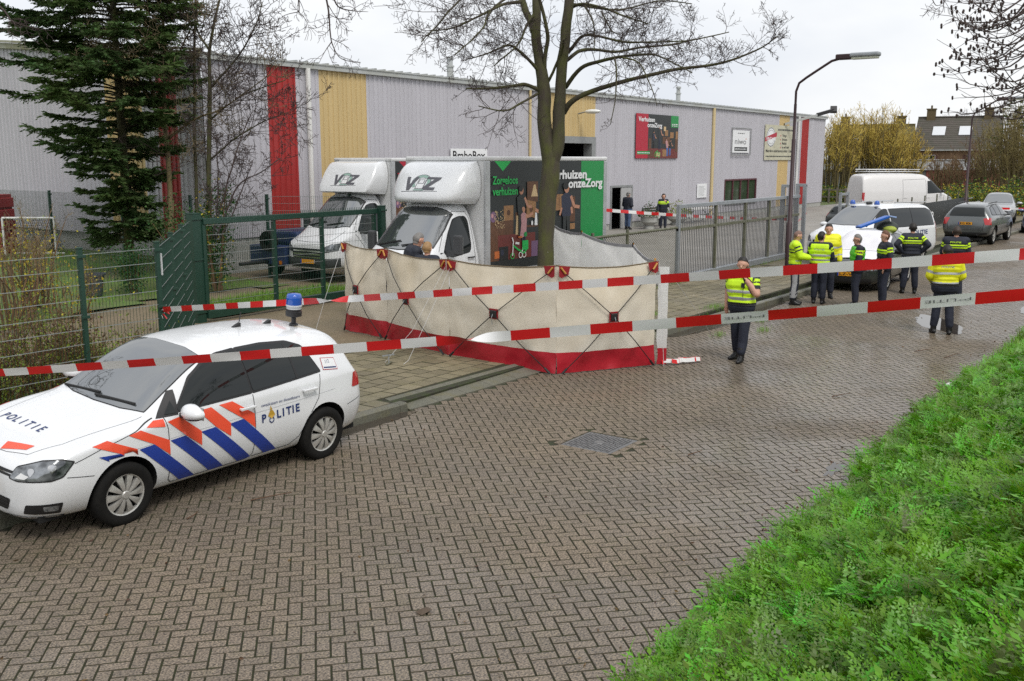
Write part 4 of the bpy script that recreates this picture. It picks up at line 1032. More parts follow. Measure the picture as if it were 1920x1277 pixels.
    # tail lamp wraps the corner
    dvb = Vector((1, -sd_ * 1.1, 0)).normalized(); qb = Vector((-.75, -sd_ * .66, 0)).normalized(); ob_ = Vector((-1.9, sd_ * .76, .86)); cvb = lambda a, b, q=qb, o=ob_: o + q * a + Vector((0, 0, b))
    S.patch('tail_light', rounded([(-.13, -.075), (.13, -.085), (.15, .08), (-.05, .09)], .025), 'B', .006, REDL, G, dirv=dvb, conv=cvb)
# windscreen from the front/top, hood lettering and stripes
dvw = Vector((-.75, 0, -.66)).normalized(); cvw = lambda a, b: Vector((.98, 0, 1.03)) + Vector((0, 1, 0)) * a + Vector((-.80, 0, .44)) * b
ws = [(-.665, .02), (-.40, -.04), (0, -.06), (.40, -.04), (.665, .02), (.62, .5), (.555, .96), (.25, 1.02), (-.25, 1.02), (-.555, .96), (-.62, .5)]
S.patch('windscreen_surround', shrink(ws, -.010), 'F', .003, BLK, G, dirv=dvw, conv=cvw); S.patch('windscreen', ws, 'F', .007, WSGLASS, G, dirv=dvw, conv=cvw)
for y0, y1, b1 in ((-.05, .52, .06), (-.62, -.02, .05)):
    a = S.drop(cvw(y0, .0), dvw, .02); b = S.drop(cvw(y1, b1), dvw, .02); mb = MB(); mb.bar(a, b, .02, .02); mb.build('wiper', BLK, G)
S.seam('hood_seam', [(.98, -.70), (1.3, -.66), (1.75, -.60), (2.0, -.46), (2.06, -.2), (2.07, 0), (2.06, .2), (2.0, .46), (1.75, .60), (1.3, .66), (.98, .70)], 'T', .003, G, .004)
for i, s in enumerate('POLITIE'):      # hood letters read from the front
    vs, fs, wd = text_mesh(s, .02, 0); bm = bmesh.new(); h = .095
    bv = [bm.verts.new((1.74 - p.y * h, -.46 + i * .105 + (p.x - wd / 2) * h * .9, 0)) for p in vs]
    for f_ in fs: bm.faces.new([bv[k] for k in f_])
    # letters run from the car's right to left when seen from the front, tops towards the windscreen
    S.place(bm, lambda a, b: Vector((a, b, 0)), Vector((0, 0, -1)), .005)
    for f_ in bm.faces:
        f_.normal_update()
        if f_.normal.z < 0: f_.normal_flip()
    me = bpy.data.meshes.new('hood_letter'); bm.to_mesh(me); bm.free(); me.materials.append(NAVY); obj('hood_letter', me, G)
for s in (1, -1):
    S.patch('hood_stripe', [(1.66, s * .60), (1.78, s * .585), (1.94, s * .02), (1.80, s * .02)] if False else [(1.90, s * .46 - .06), (1.97, s * .44 - .06), (2.06, s * .16 - .06), (1.97, s * .13 - .06)], 'T', .005, ORANGE, G)
# grille, bumper intake, badge, plate
S.patch('grille', rounded([(-.55, .625), (.55, .625), (.57, .675), (-.57, .675)], .01), 'F', .004, BLK, G); S.patch('grille_bar', [(-.55, .645), (.55, .645), (.55, .653), (-.55, .653)], 'F', .007, CHROME, G)
S.patch('intake', rounded([(-.42, .30), (.42, .30), (.48, .42), (-.48, .42)], .03), 'F', .004, BLK, G)
for i in range(3): S.patch('intake_bar', [(-.44, .325 + i * .035), (.44, .325 + i * .035), (.44, .335 + i * .035), (-.44, .335 + i * .035)], 'F', .007, SEAM, G)
plate(G, 2.215, 0, .50, 1, '', PLATEY)
# roof fittings
mb = MB(); mb.lathe([(.055, 0), (.05, .02), (.028, .03), (.028, .09), (.07, .11), (.095, .115), (.098, .17), (.088, .175), (.088, .20)], 20); bc = mb.build('beacon', M('beacon_black', (.02, .02, .022), .4), G, smooth=40); bc.location = (-1.45, .20, 1.475)
mb = MB(); mb.lathe([(.088, .20), (.088, .225), (.096, .23), (.096, .245), (.09, .25)], 20); mb.build('beacon_collar', M('beacon_clear', (.5, .52, .54), .2), bc, smooth=40)
mb = MB(); mb.lathe([(.09, .25), (.093, .26), (.090, .30), (.094, .31), (.086, .36), (.075, .378), (0.001, .385)], 20); mb.build('beacon_dome', BLUEL, bc, smooth=60)
for x, h in ((-.75, .16), (-1.2, .06)):
    mb = MB(); mb.prism([(-.06, 0), (.06, 0), (-.04, .045), (-.06, .045)], (x, .02, 1.51 if x > -1 else 1.485), (1, 0, 0), (0, 0, 1), .04)
    if h > .1: mb.tube([(x - .045, 0, 1.54), (x - .075, 0, 1.68)], .006, 5)
    mb.build('antenna', BLK, G)
mb = MB(); mb.box(-2.0, 2.05, -.70, .70, .20, .26); mb.build('underside', UNDER, G)
G.location = (6.56, 9.19, .055); G.rotation_euler = (RAD(-4.8), 0, PI + RAD(.5))
# ---------------------------------------------------------------- moving trucks
ALU = M('aluminium_trim', (0.50, 0.51, 0.52), .4, metal=.5, var=.4, vscale=5); BOXW = M('box_white', (0.66, 0.665, 0.665), .5, var=.3, vscale=2, stretch=(1, 1, .3)); GREY_PL = M('grey_plastic', (0.05, 0.052, 0.056), .55, var=.3)
LOGO_D = M('logo_grey', (0.10, 0.10, 0.115), .5); LOGO_G = M('logo_teal', (0.28, 0.42, 0.36), .5)
def truck(label, loc, angular, plate_txt, side_art):
    t = thing('box_truck', label, 'truck', loc, PI, 'moving trucks')
    S_ = [(2.25, .42, .55, .62, .62, .58, .98, .40, 1.02, 1.04), (2.19, .38, .78, .62, .84, .80, 1.05, .60, 1.10, 1.125), (2.05, .36, .88, .66, .95, .90, 1.12, .70, 1.18, 1.215),
          (1.82, .36, .93, .70, .985, .945, 1.20, .76, 1.29, 1.335), (1.60, .36, .95, .75, .99, .955, 1.27, .79, 1.42, 1.475), (1.42, .36, .95, .8, .99, .955, 1.31, .80, 1.58, 1.635), (1.0, .36, .95, .8, .99, .95, 1.36, .785, 2.03, 2.09),
          (.72, .36, .95, .8, .99, .95, 1.38, .76, 2.30, 2.37), (.5, .36, .95, .8, .99, .95, 1.39, .75, 2.38, 2.45), (.2, .36, .95, .8, .99, .95, 1.4, .75, 2.40, 2.47), (.02, .38, .93, .8, .98, .94, 1.4, .74, 2.38, 2.45)]
    me = cut_arches(loft(S_, 3), [(1.30, .40, .36)], WPAINT, w_out=1.5); obj('cab', me, t); S = Skin(me)
    for sd_, vw in ((1, 'L'), (-1, 'R')):
        win = [(1.17, 1.42), (.93, 1.80), (.70, 2.08), (.52, 2.13), (.30, 2.13), (.25, 2.05), (.28, 1.50), (.34, 1.40), (.95, 1.33)]
        S.patch('window_surround', rounded(shrink(win, -.025), .06), vw, .005, BLK, t); S.patch('side_window', rounded(win, .06), vw, .009, CARGLASS, t)
        S.patch('window_bar', [(.93, 1.36), (.96, 1.36), (.93, 1.79), (.90, 1.79)], vw, .012, BLK, t)
        S.seam('door_seam', [(1.32, 1.33), (1.20, 1.2), (1.0, .95), (.92, .62), (.86, .55), (.22, .55), (.16, .62), (.16, 2.1), (.24, 2.24), (.62, 2.26), (.82, 2.16), (1.32, 1.45)], vw, .004, t, .01)
        S.patch('side_moulding', [(.9, .62), (.15, .62), (.15, .76), (.96, .76)], vw, .006, GREY_PL, t)
        handle(t, .33, sd_ * .985, 1.27, sd_, BLK, .22)
        # tall truck mirror
        mb = MB(); mb.box(1.02, 1.14, sd_ * 1.22 - .1, sd_ * 1.22 + .1, 1.38, 1.80); mo = mb.build('side_mirror', GREY_PL, t, bevel=.035)
        mb = MB(); mb.bar((1.1, sd_ * .93, 1.40), (1.08, sd_ * 1.2, 1.42), .09, .12); mb.bar((1.1, sd_ * .9, 1.34), (1.3, sd_ * .9, 1.36), .05, .14); mb.build('mirror_arm', GREY_PL, mo)
        mb = MB(); mb.box(1.012, 1.019, sd_ * 1.22 - .08, sd_ * 1.22 + .08, 1.42, 1.76); mb.build('mirror_glass', CHROME, mo)
        dv = Vector((-1, -sd_ * .6, 0)).normalized(); q1 = Vector((-.5, sd_ * .86, 0)).normalized(); org = Vector((2.05, sd_ * .74, .98)); cv = lambda a, b, q=q1, o=org: o + q * a + Vector((0, 0, b))
        S.patch('headlight_surround', [(-.22, -.13), (.2, -.06), (.27, .14), (.05, .13), (-.2, .02)], 'F', .004, BLK, t, dirv=dv, conv=cv); S.patch('headlight', shrink([(-.22, -.13), (.2, -.06), (.27, .14), (.05, .13), (-.2, .02)], .015), 'F', .008, LENS, t, dirv=dv, conv=cv)
        S.patch('bumper_corner', [(-.5, -.55), (.25, -.52), (.25, -.26), (-.5, -.30)], 'F', .006, GREY_PL, t, dirv=dv, conv=cv)
        wheel(t, 1.30, sd_ * .86, .345, sd_, .22, 6, style='plain'); wheel(t, -2.45, sd_ * .88, .345, sd_, .24, 6, style='plain')
    S.seam('hood_seam', [(1.55, -.80), (2.0, -.72), (2.14, -.5), (2.17, 0), (2.14, .5), (2.0, .72), (1.55, .80)], 'T', .004, t, .01)
    S.patch('grille', rounded([(-.55, .66), (.55, .66), (.62, .96), (-.62, .96)], .05), 'F', .006, BLK, t)
    for i in range(3): S.patch('grille_slat', [(-.54, .70 + i * .085), (.54, .70 + i * .085), (.55, .735 + i * .085), (-.55, .735 + i * .085)], 'F', .012, GREY_PL if not angular else CHROME, t)
    S.patch('lower_intake', rounded([(-.7, .44), (.7, .44), (.72, .56), (-.72, .56)], .03), 'F', .006, BLK, t)
    plate(t, 2.27, 0, .60, 1, plate_txt)
    dvw = Vector((-.72, 0, -.6)).normalized(); cvw = lambda a, b: Vector((1.50, 0, 1.53)) + Vector((0, 1, 0)) * a + Vector((-.80, 0, .80)) * b
    ws = [(-.80, .06), (-.4, -.06), (0, -.09), (.4, -.06), (.80, .06), (.77, .55), (.715, .93), (.35, .985), (-.35, .985), (-.715, .93), (-.77, .55)]
    S.patch('windscreen_surround', shrink(ws, -.02), 'F', .004, BLK, t, dirv=dvw, conv=cvw); S.patch('windscreen', ws, 'F', .009, WSGLASS, t, dirv=dvw, conv=cvw)
    S.patch('sun_band', [(-.35, .88), (.35, .88), (.33, .97), (-.33, .97)], 'F', .012, M('tinted_band', (.04, .045, .05), .1, spec=.9), t, dirv=dvw, conv=cvw)
    for y0 in (-.6, .05):
        a = S.drop(cvw(y0, .0), dvw, .03); b = S.drop(cvw(y0 + .55, .12), dvw, .03); mb = MB(); mb.bar(a, b, .025, .025); mb.build('wiper', BLK, t)
    # wind deflector above the cab
    if angular:
        rg = [(.92, 2.42, .90), (.88, 2.52, .96), (.66, 2.86, 1.02), (.44, 3.2, .98), (.36, 3.30, .92)]
    else:
        rg = [(.90, 2.40, .86), (.98, 2.50, .95), (.93, 2.66, 1.0), (.76, 2.93, 1.01), (.56, 3.16, .98), (.36, 3.29, .90)]
    vs = []; fs = []; n = 17
    for (xf, z, hw) in rg:
        for j in range(n):
            th = -PI / 2 + PI * j / (n - 1); sn, cs = math.sin(th), max(0.0, math.cos(th))
            if angular:
                yy = max(-1, min(1, sn * 1.32)); xx = xf * min(1.0, cs * 1.75)
            else:
                yy = math.copysign(abs(sn) ** .62, sn); xx = xf * cs ** .42
            vs.append((xx, yy * hw, z))
    for i in range(len(rg) - 1):
        for j in range(n - 1): fs.append((i * n + j, i * n + j + 1, (i + 1) * n + j + 1, (i + 1) * n + j))
    k = len(vs); last = (len(rg) - 1) * n
    for j in range(n): vs.append((.0, vs[last + j][1], rg[-1][1] + .03))
    for j in range(n - 1): fs.append((last + j, last + j + 1, k + j + 1, k + j))
    k2 = len(vs)
    for j in range(n): vs.append((.02, vs[j][1], 2.40))
    for j in range(n - 1): fs.append((j + 1, j, k2 + j, k2 + j + 1))
    dm = bpy.data.meshes.new('wind_deflector'); dm.from_pydata(vs, [], fs); o = bpy.data.objects.new('wd', dm); COL.objects.link(o)
    bm = bmesh.new(); bm.from_mesh(dm); bmesh.ops.recalc_face_normals(bm, faces=bm.faces); bm.to_mesh(dm); bm.free()
    sb = o.modifiers.new('s', 'SUBSURF'); sb.levels = sb.render_levels = 1 if angular else 2
    if angular:
        for e in dm.edges: pass
    dm2 = bake(o); dm2.materials.append(WPAINT); dm2.polygons.foreach_set('use_smooth', [True] * len(dm2.polygons)); dm2.set_sharp_from_angle(angle=RAD(30 if angular else 50)); de = obj('wind_deflector', dm2, t)
    D = Skin(dm2); dd = Vector((-1, 0, -.35)).normalized(); cl = lambda a, b: Vector((.8, 0, 2.58)) + Vector((0, 1, 0)) * a + Vector((-.28, 0, .5)) * b
    def lg(name, poly, m, off=.006): D.patch(name, poly, 'F', off, m, de, .06, dirv=dd, conv=cl)
    V_ = [(-.46, .72), (-.36, .72), (-.31, .38), (-.19, .72), (-.10, .72), (-.28, .14), (-.36, .14)]
    Z_ = [(.12, .72), (.50, .72), (.48, .62), (.24, .28), (.42, .28), (.40, .16), (.06, .16), (.09, .27), (.33, .62), (.13, .62)]
    lg('logo_letter', V_, LOGO_D); lg('logo_letter', Z_, LOGO_D)
    rg_ = lambda r0, r1, t0, t1: [[(-.01 + r0 * math.cos(a), .48 + r0 * 1.3 * math.sin(a)), (-.01 + r1 * math.cos(a), .48 + r1 * 1.3 * math.sin(a)), (-.01 + r1 * math.cos(a + .26), .48 + r1 * 1.3 * math.sin(a + .26)), (-.01 + r0 * math.cos(a + .26), .48 + r0 * 1.3 * math.sin(a + .26))] for a in np.arange(t0, t1, .26)]
    lg('logo_ring', rg_(.17, .25, -.5, 3.9), LOGO_G, .005); lg('logo_ring', rg_(.255, .268, -.3, 3.3), LOGO_D, .0055)
    vb = [(-.13, .2), (.10, .2), (.14, .66), (-.09, .66)]; lg('logo_van', vb, LOGO_D, .007); lg('logo_van', shrink(vb, .02), WHITES, .0085); lg('logo_van_window', [(-.08, .42), (.08, .42), (.095, .6), (-.065, .6)], LOGO_D, .0095); lg('logo_van_window', [(-.06, .44), (.06, .44), (.075, .58), (-.045, .58)], WHITES, .0105)
    lg('logo_line', [(-.5, .08), (.5, .12), (.5, .135), (-.5, .10)], LOGO_D); lg('logo_text', [(-.16, .14), (.12, .14), (.12, .18), (-.16, .18)], LOGO_G, .009)
    # box body
    Lb, hw, z0, z1 = 5.2, 1.15, .85, 3.42
    mb = MB(); mb.box(-Lb + .02, -.02, -hw + .02, hw - .02, z0, z1 - .03); bx = mb.build('cargo_box', BOXW, t)
    mb = MB(); mb.box(-Lb, 0, -hw, hw, z1 - .1, z1); mb.build('roof_cap', BOXW, bx, bevel=.03)
    for sx in (-Lb, -.16):
        for sy in (-hw, hw - .07):
            mb = MB(); mb.box(sx, sx + .16, sy, sy + .07, z0 - .05, z1 - .1); mb.build('corner_post', ALU, bx, bevel=.02)
    for sy in (-hw, hw - .05):
        mb = MB(); mb.box(-Lb, 0, sy, sy + .05, z0 - .1, z0 + .06); mb.build('side_rail', ALU, bx)
    mb = MB(); mb.box(-Lb, .3, -.45, .45, .5, .75); mb.box(-Lb + .1, -Lb + .3, -1, 1, .45, .6); mb.build('chassis', UNDER, t)
    mb = MB(); mb.box(-.5, -1.9, hw - .12, hw - .06, .4, .8); mb.build('side_guard', ALU, t)
    # printed side, seen on the driver's side (+y)
    f = Flat((-.16, hw - .018, z0 + .06), (-1, 0, 0), (0, 0, 1))
    f.n = Vector((0, 1, 0)); W_, H_ = Lb - .32, z1 - z0 - .16
    side_art(f, W_, H_); f.done('side_print', bx)
    return t
def art(main):
    def run_(f, W_, H_):
        f.rect(0, 0, W_, H_, PDARK); g = W_ * .775
        f.rect(g, 0, W_, H_, main); f.poly([(.17, H_), (.80, H_), (.48, H_ - .22)], PBR[9] if main is PGREEN else PRED)
        lt = PBR[9] if main is PGREEN else PRED
        o0, u0_, v0_ = f.o.copy(), f.u.copy(), f.v.copy(); f.u, f.v, f.o = u0_ * .80, v0_ * .72, o0 + v0_ * .22
        # still life of furniture and movers
        f.rect(0, 0, .36, 1.25, PBR[0]); f.rect(.36, .0, 2.2, .78, PBR[11]); f.rect(.36, .78, 1.1, 1.22, PBR[0]); f.rect(1.6, .95, 2.35, 1.02, PBR[0]); f.rect(.64, 1.22, 1.1, 1.68, PBR[1]); f.ell(.87, 1.46, .09, .09, PBR[0], 12); f.rect(1.2, 1.22, 1.34, 1.45, PBR[0])
        f.rect(.40, .0, .85, .42, BLACKP); f.ell(.56, .24, .08, .1, PBR[7], 12); f.rect(.2, .08, .42, .3, PBR[8]); f.ell(.14, 1.36, .14, .17, PBR[5], 12); f.ell(.10, 1.40, .06, .07, PBR[3], 8); f.rect(2.0, .0, 2.35, .5, PBR[5]); f.poly([(1.2, .75), (1.36, .75), (1.42, 1.35), (1.25, 1.35)], PBR[6])
        for i in range(70): f.ell(.16 + R.random() * .5, 1.0 + R.random() * .55, .014, .02, PBR[6], 6)
        f.rect(1.75, 1.75, 2.3, 2.4, PBR[0]); f.poly([(1.95, 1.92), (2.3, 1.92), (2.17, 2.3), (2.09, 2.3)], PBR[6]); f.poly([(1.72, 1.32), (2.2, 1.22), (2.2, 1.75), (1.72, 1.82)], PBR[1]); f.ell(1.95, 1.52, .09, .1, PBR[0], 10)
        figure(f, 1.46, .7, 1.55, PDARK, BLACKP); figure(f, 1.58, .55, 1.05, PBR[3], PBR[7], hair=PBR[2], arm=.1); f.poly([(1.38, .62), (1.7, .7), (1.74, 1.3), (1.5, 1.36)], PBR[3]); f.line([(1.66, 1.28), (1.85, 1.32), (2.05, 1.4)], .09, PBR[2]); f.line([(2.16, 1.5), (2.35, 1.42)], .11, PBR[2])
        f.poly([(2.12, 1.0), (2.28, 1.0), (2.24, 1.4), (2.16, 1.4)], WHITES); f.ell(2.0, 1.08, .05, .08, WHITES, 10)
        # child's bike
        for a in (1.02, 1.42, 1.6): f.ring(a, .1, .085, .03, PBR[10] if a != 1.02 else PBR[9])
        f.line([(1.02, .1), (1.06, .55), (1.0, .68)], .045, PBR[10]); f.line([(1.06, .42), (1.3, .28), (1.6, .15), (1.75, .3)], .06, PBR[9]); f.line([(1.16, .5), (1.35, .47)], .07, PBR[10]); f.line([(1.5, .2), (1.55, .5)], .05, PBR[10]); f.line([(1.3, .68), (1.5, .66)], .06, PBR[8]); f.rect(1.5, .25, 1.8, .55, PBR[9] if main is PGREEN else PRED); f.ell(1.66, .74, .09, .08, PGREEN, 8)
        # mover carrying boxes, lettering
        f.u = u0_ * .90; f.rect(2.78, 1.42, 3.25, 1.95, PBR[1]); f.line([(2.86, 1.42), (2.86, 1.95)], .02, PBR[6]); f.line([(3.05, 1.42), (3.05, 1.95)], .02, PBR[0]); f.rect(3.55, 1.0, 3.85, 1.85, PBR[0])
        figure(f, 3.42, .35, 1.95, PBR[7], PDARK, hair=BLACKP); f.line([(3.18, 1.5), (3.08, 1.25)], .08, PBR[2]); f.line([(3.66, 1.5), (3.70, 1.28)], .1, PBR[2]); f.rect(3.6, .75, 3.85, .95, PBR[1])
        f.o, f.u, f.v = o0, u0_, v0_; f.text('Zorgeloos', .06, H_ - .50, .17, lt, .95, .02); f.text('verhuizen', .06, H_ - .74, .17, lt, .95, .02)
        f.text('Verhuizen', 2.2, H_ - .42, .20, WHITES, 1.8, .035); f.text('onzeZorg', 3.15, H_ - .64, .20, WHITES, 1.62, .035)
    return run_
truck('white moving truck with rounded roof deflector and green side panel in front of gate', (17.4, 14.2, .085), False, '', art(PGREEN))
truck('white moving truck with angular roof deflector standing inside the green gate', (21.4, 20.55, .06), True, '', art(PRED))

# ---------------------------------------------------------------- parked cars along the street
def car(name, label, cat, loc, rz, dims, mat, win_l, ws, rear, wheels, opts=None, group=None):
    """generic car: dims = list of stations, win_l side window polygons, ws/rear glass in front/back view"""
    o_ = opts or {}; t = thing(name, label, cat, loc, rz, group)
    r = wheels[0]; me = cut_arches(loft(dims, 2), [(x, r + .05, r + .02) for x in wheels[1]], mat, w_out=1.5, inner=wheels[2] - .28); obj('body', me, t); S = Skin(me)
    for sd_, vw in ((1, 'L'), (-1, 'R')):
        for pl in win_l:
            S.patch('window_surround', rounded(shrink(pl, -.025), .04), vw, .005, BLK, t); S.patch('side_window', rounded(pl, .04), vw, .009, CARGLASS, t)
        for sm in o_.get('seams', []): S.seam('door_seam', sm, vw, .004, t, .012)
        for hx, hy, hz in o_.get('handles', []): handle(t, hx, sd_ * hy, hz, sd_, o_.get('hmat', mat))
        if 'mirror' in o_: mirror_obj(t, o_['mirror'][0], sd_ * o_['mirror'][1], o_['mirror'][2], sd_, o_.get('mmat', mat), 1.1)
        for x in wheels[1]: wheel(t, x, sd_ * wheels[2], r, sd_, .21, o_.get('spokes', 5), style=o_.get('style', 'twin'))
        if 'mould' in o_: S.patch('side_moulding', o_['mould'], vw, .006, BLK, t)
        if 'head' in o_:
            fx, fy_, fz, pl = o_['head']; dv = Vector((-1, -sd_ * .7, 0)).normalized(); q1 = Vector((-.57, sd_ * .82, 0)).normalized(); org = Vector((fx, sd_ * fy_, fz)); cv = lambda a, b, q=q1, oo=org: oo + q * a + Vector((0, 0, b))
            S.patch('headlight_surround', shrink(pl, -.012), 'F', .004, BLK, t, dirv=dv, conv=cv); S.patch('headlight', pl, 'F', .008, LENS, t, dirv=dv, conv=cv)
        if 'tail' in o_:
            fx, fy_, fz, pl = o_['tail']; dv = Vector((1, -sd_ * .7, 0)).normalized(); q1 = Vector((.57, sd_ * .82, 0)).normalized(); org = Vector((fx, sd_ * fy_, fz)); cv = lambda a, b, q=q1, oo=org: oo + q * a + Vector((0, 0, b))
            S.patch('tail_light', rounded(pl, .03), 'B', .007, REDL, t, dirv=dv, conv=cv)
    if ws:
        p0, p1, hw0, hw1 = ws; d_ = (Vector((p1[0], 0, p1[1])) - Vector((p0[0], 0, p0[1]))); nrm = Vector((-d_.z, 0, d_.x)).normalized(); nrm = nrm if nrm.z < 0 else -nrm
        cvw = lambda a, b: Vector((p0[0], a, p0[1])) + d_ * b
        pl = [(-hw0, .04), (0, -.03), (hw0, .04), ((hw0 + hw1) / 2 + .01, .5), (hw1, .96), (0, 1.0), (-hw1, .96), (-(hw0 + hw1) / 2 - .01, .5)]
        S.patch('windscreen_surround', shrink(pl, -.02), 'F', .004, BLK, t, dirv=nrm, conv=cvw); wsg = S.patch('windscreen', pl, 'F', .009, o_.get('wsmat', WSGLASS), t, dirv=nrm, conv=cvw)
    if rear:
        p0, p1, hw0, hw1 = rear; d_ = (Vector((p1[0], 0, p1[1])) - Vector((p0[0], 0, p0[1])))
        cvr = lambda a, b: Vector((p0[0], a, p0[1])) + d_ * b
        pl = [(-hw0, 0), (hw0, 0), (hw1, 1), (-hw1, 1)]
        S.patch('rear_window', rounded(pl, .05), 'B', .008, CARGLASS, t, conv=cvr)
    if 'grille' in o_: S.patch('grille', rounded(o_['grille'], .03), 'F', .006, BLK, t)
    if 'fbump' in o_: S.patch('bumper_lower', o_['fbump'], 'F', .005, o_.get('bmat', BLK), t)
    if 'rbump' in o_: S.patch('bumper_lower', o_['rbump'], 'B', .005, o_.get('bmat', BLK), t)
    for x, z, fc, tx in o_.get('plates', []): plate(t, x, 0, z, fc, tx)
    mb = MB(); mb.box(min(d[0] for d in dims) + .1, max(d[0] for d in dims) - .1, -.6, .6, .2, .3); mb.build('underside', UNDER, t)
    return t, S
def scaled(st, sx=1, sy=1, sz=1): return [(a[0] * sx, a[1] * sz, a[2] * sy, a[3] * sz, a[4] * sy, a[5] * sy, a[6] * sz, a[7] * sy, a[8] * sz, a[9] * sz) for a in st]
SW = [(.66, 1.00), (.38, 1.24), (.12, 1.36), (-.24, 1.385), (-.27, 1.02)]; SR = [(-.31, 1.02), (-.28, 1.385), (-.65, 1.38), (-1.0, 1.33), (-1.2, 1.07)]
SEAMS = [[(.80, .97), (.80, .34), (-.2, .30), (-.28, .5), (-.285, 1.0)], [(-.27, .32), (-.85, .32), (-1.0, .55), (-1.22, .8), (-1.24, 1.0)]]
HL = [(-.2, -.05), (-.1, .06), (.15, .12), (.25, .1), (.18, -.02)]
# dark hatchback of the search, windscreen covered with a white sheet
DGREY = paint('dark_green_paint', (0.022, 0.027, 0.024), .25)
SHEET = M('white_sheet', (0.74, 0.735, 0.77), .8, var=.25, vscale=3)
tc_, S = car('hatchback', 'small dark hatchback with its windscreen covered by white sheets behind the officers', 'car', (28.45, 8.0, 0), PI + RAD(2), scaled(ST, .93, .95, 1.0), DGREY, [[(a * .93, b) for a, b in SW], [(a * .93, b) for a, b in SR]], ((.92, 1.02), (.14, 1.40), .63, .53), ((-1.85, 1.0), (-1.62, 1.30), .5, .45), (.30, (1.21, -1.22), .76),
    dict(seams=[[(a * .93, b) for a, b in s] for s in SEAMS], handles=[(-.16, .85, .86), (-1.0, .85, .88)], mirror=(.6, .83, 1.0), mmat=BLK, head=(1.84, .58, .62, HL), grille=[(-.45, .56), (.45, .56), (.47, .62), (-.47, .62)], plates=[(2.06, .47, 1, 'LZ-VB')], fbump=[(-.6, .2), (.6, .2), (.6, .36), (-.6, .36)], tail=(-1.75, .72, .9, [(-.1, -.15), (.1, -.15), (.1, .15), (-.1, .15)])))
# emblem
mb = MB(); mb.prism([(-.05, 0), (0, -.075), (.05, 0), (0, .075)], (2.035, -.0, .66), (0, 1, 0), (0, 0, 1), .012); mb.build('badge', CHROME, tc_)
# white sheets over hood and windscreen
cvx = lambda a, b: Vector((a, b, 0))
shp = MB()
sh = thing('white_sheet', 'white sheet spread over the hood and windscreen of dark hatchback', 'sheet', tc_.location, tc_.rotation_euler.z)
def drape(x0, x1, w0, w1, name):
    n_, m_ = 18, 18; mb = MB(); vs = []
    for i in range(n_ + 1):
        for j in range(m_ + 1):
            a = x0 + (x1 - x0) * i / n_; b = (-1 + 2 * j / m_) * (w0 + (w1 - w0) * i / n_)
            q = S.drop(Vector((a, b, 0)), Vector((0, 0, -1)), .015) or Vector((a, b, .9)); q.z += .012 * mnoise.noise(Vector((a * 6, b * 6, 2))) + .008; vs.append(q)
    mb.add(vs, [(i * (m_ + 1) + j, i * (m_ + 1) + j + 1, (i + 1) * (m_ + 1) + j + 1, (i + 1) * (m_ + 1) + j) for i in range(n_) for j in range(m_)]); return mb.build(name, SHEET, sh, smooth=180)
drape(.05, .98, .62, .74, 'windscreen_sheet'); drape(1.0, 1.72, .72, .62, 'hood_sheet')
# blue lid and bag on its roof
bl = thing('blue_board', 'blue plastic board tilted on the roof of the dark hatchback', 'board', (28.75, 8.0, 1.40), 0)
mb = MB(); mb.obox((.1, .05, .30), RIGHT * .40 + Vector((0, 0, .15)), F0 * .2 + Vector((0, 0, -.01)), (-.01, .006, .03)); mb.build('board', M('blue_plastic', (0.02, 0.12, 0.48), .4), bl, bevel=.01)
mb = MB(); mb.obox(Vector((.1, .05, .30)) + RIGHT * .50 + Vector((0, 0, .15)), RIGHT * .10 + Vector((0, 0, -.02)), F0 * .2 + Vector((0, 0, -.01)), (0, 0, .02)); mb.build('board_rim', M('pale_blue_plastic', (0.25, 0.36, 0.6), .4), bl, bevel=.008)
bg = thing('equipment_bag', 'green and grey equipment bag under the blue board on car roof', 'bag', (29.3, 7.75, 1.38), 0)
mb = MB(); mb.sphere((0, 0, .16), (.3, .3, .18), 16, 10); mb.build('bag_body', [M('bag_grey', (0.05, 0.06, 0.055), .8, var=.5)], bg, smooth=60); mb = MB(); mb.sphere((-.22, -.12, .12), (.16, .2, .1), 12, 8); mb.build('bag_pocket', M('bag_lime', (0.35, 0.42, 0.06), .7), bg, smooth=60)
# police people carrier
VST = [(2.42, .30, .45, .55, .50, .46, .80, .38, .84, .86), (2.36, .26, .74, .56, .80, .75, .92, .58, .97, 1.0), (2.2, .24, .84, .58, .90, .85, 1.0, .68, 1.06, 1.09), (1.9, .24, .89, .62, .95, .905, 1.08, .74, 1.14, 1.18), (1.55, .24, .90, .65, .955, .915, 1.13, .77, 1.24, 1.29), (1.25, .24, .90, .65, .955, .915, 1.16, .77, 1.42, 1.47), (.8, .24, .90, .65, .955, .91, 1.18, .745, 1.72, 1.78), (.45, .24, .90, .65, .955, .91, 1.19, .725, 1.86, 1.92), (0, .24, .90, .65, .955, .91, 1.2, .72, 1.90, 1.955), (-1.2, .24, .90, .65, .955, .91, 1.2, .72, 1.89, 1.945), (-2.1, .24, .90, .65, .95, .905, 1.2, .72, 1.87, 1.92), (-2.42, .26, .87, .65, .93, .885, 1.2, .71, 1.78, 1.83), (-2.56, .28, .83, .65, .89, .84, 1.18, .69, 1.5, 1.54), (-2.62, .32, .76, .62, .82, .78, 1.1, .64, 1.2, 1.22), (-2.65, .36, .65, .6, .70, .66, .95, .5, 1.0, 1.02)]
